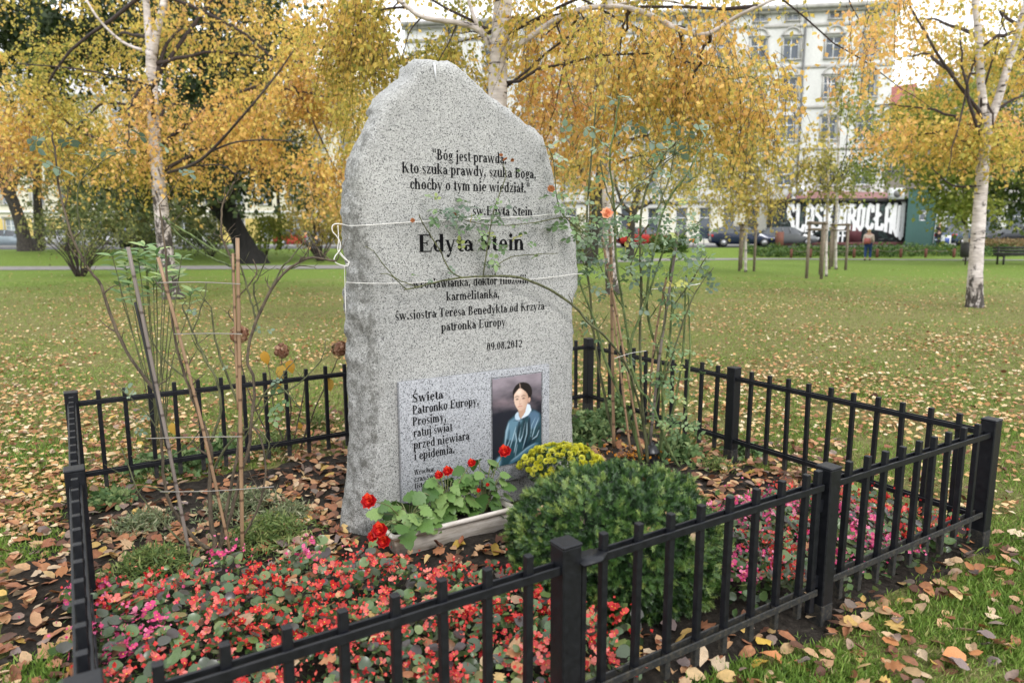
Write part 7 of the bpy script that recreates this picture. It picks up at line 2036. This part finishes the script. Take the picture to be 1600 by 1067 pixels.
# extra drift against the bed: soil left of the stone and right rear
fr = rng.uniform(0, EA, 130); P = np.concatenate([np.array([W(a_, b_) for a_, b_ in zip(fr, rng.uniform(-.2, .02, 130))]), at_many(rng.uniform(120, 540, 500), rng.uniform(660, 880, 500)), at_many(rng.uniform(440, 545, 300), rng.uniform(630, 860, 300)), at_many(rng.uniform(1085, 1330, 420), rng.uniform(690, 790, 420)), at_many(rng.uniform(-60, 320, 250), rng.uniform(650, 1000, 250)), at_many(rng.uniform(900, 1120, 200), rng.uniform(660, 720, 200))])
P = P[~blocked(P) & ~in_beg(P)]; P[:, 2] = .02 + rng.random(len(P)) * .03; n_ = len(P)
parts.append(scatter(*LF_T[0], P, rand_fr(n_, .3), rng.uniform(.045, .08, n_), rng.random(n_)))
V, F, T = merge(parts)
tag(add('leaf_litter', npmesh('leaf_litter', V, F, [LFT], T, smooth=True), kind='stuff'), 'scattered brown and tan leaf litter in and around the bed', 'leaf litter')
# far litter on the lawn
LFF = leafmat('lawn_litter', [(0, (.17, .07, .035)), (.3, (.34, .16, .065)), (.55, (.52, .30, .12)), (.8, (.62, .44, .22)), (1, (.66, .55, .38))], 'tint', .6, .1, False)
n_ = 165000
py_ = 415 + 430 * rng.random(n_) ** 1.35
P = at_many(rng.uniform(-520, 2050, n_), py_)
P = P[~in_bed(P, .1) & (P[:, 1] < 33)]
cl = np.array([noise.fractal(Vector((v[0] * .35, v[1] * .35, 2)), 1, 2, 3) + .5 * noise.noise(Vector((v[0] * 1.7, v[1] * 1.7, 4))) for v in P])
dens = np.interp(P[:, 1], [3, 6, 12, 17, 22, 26, 33], [.10, .30, .46, .56, .46, .18, .05]) * (1 + 1.6 * cl)
P = P[rng.random(len(P)) < dens]; P[:, 2] = .022 + rng.random(len(P)) * .02; n_ = len(P)
V, Fl, tt = scatter(*LEAF4, P, rand_fr(n_, .38), rng.uniform(.028, .062, n_), rng.random(n_))
tag(add('lawn_litter', npmesh('lawn_litter', V, Fl, [LFF], tt), kind='stuff'), 'yellow and brown leaves strewn all over the lawn', 'leaf litter')

# grass
GRM = leafmat('grass_blades', [(0, (.07, .13, .022)), (.4, (.15, .25, .04)), (.7, (.25, .35, .07)), (.85, (.37, .37, .13)), (1, (.48, .42, .21))], 'tint', .6, .25, False)
BL = [([(-.5, 0, 0), (.5, 0, 0), (.3, .55, .10), (0, 1, .45)], [[[0, 1, 2], [0, 2, 3]]]), ([(-.5, 0, 0), (.5, 0, 0), (-.2, .6, -.05), (.4, 1, .1)], [[[0, 1, 2], [0, 2, 3]]]), ([(-.5, 0, 0), (.5, 0, 0), (.1, .5, .3), (-.3, .8, .75)], [[[0, 1, 2], [0, 2, 3]]])]
parts = []
n_ = 400000
py_ = 440 + 800 * rng.random(n_) ** 1.15
P = at_many(rng.uniform(-420, 1950, n_), py_)
P = P[(P[:, 1] < 26) & (P[:, 1] > 1.6)]
a, b = ab_of(P)
out_ = ~((a > -.10) & (a < EA + .04) & (b > -.02) & (b < EB + .03))
cl = np.array([noise.fractal(Vector((v[0] * 1.1, v[1] * 1.1, 9)), 1, 2, 2) for v in P])
thin = ((a < -.05) & (b < 2.4) & (a > -1.2) & (cl < .18)) | ((b < 0) & (b > -.10) & (a > 0) & (cl < .12) & (rng.random(len(P)) < .8)) | ((cl < -.34) & (P[:, 1] < 9) & (rng.random(len(P)) < .6))
P, cl = P[out_ & ~thin], cl[out_ & ~thin]
for k in range(3):
    q = np.arange(len(P)) % 3 == k; p = P[q]; m_ = len(p)
    D = np.tile([0, 0, 1.0], (m_, 1)) + rng.normal(size=(m_, 3)) * [.55, .55, .1]
    h = rng.uniform(.022, .058, m_) * (1 + .5 * np.clip(cl[q], -.5, 1)); w = np.maximum(.0035, .00085 * p[:, 1])
    S = np.stack([w, h, h], 1)
    tn = np.interp(p[:, 1], [2, 5, 9, 16, 24], [.42, .55, .60, .55, .42]); 
    parts.append(scatter(*BL[k], p + [0, 0, -.004], frames(D, unit(m_)), S, np.clip(tn + rng.normal(size=m_) * .2 + cl[q] * -.25, 0, 1)))
V, F, T = merge(parts)
tag(add('grass', npmesh('grass', V, F, [GRM], T), kind='stuff'), 'short autumn grass of the park lawn around the fence', 'grass')
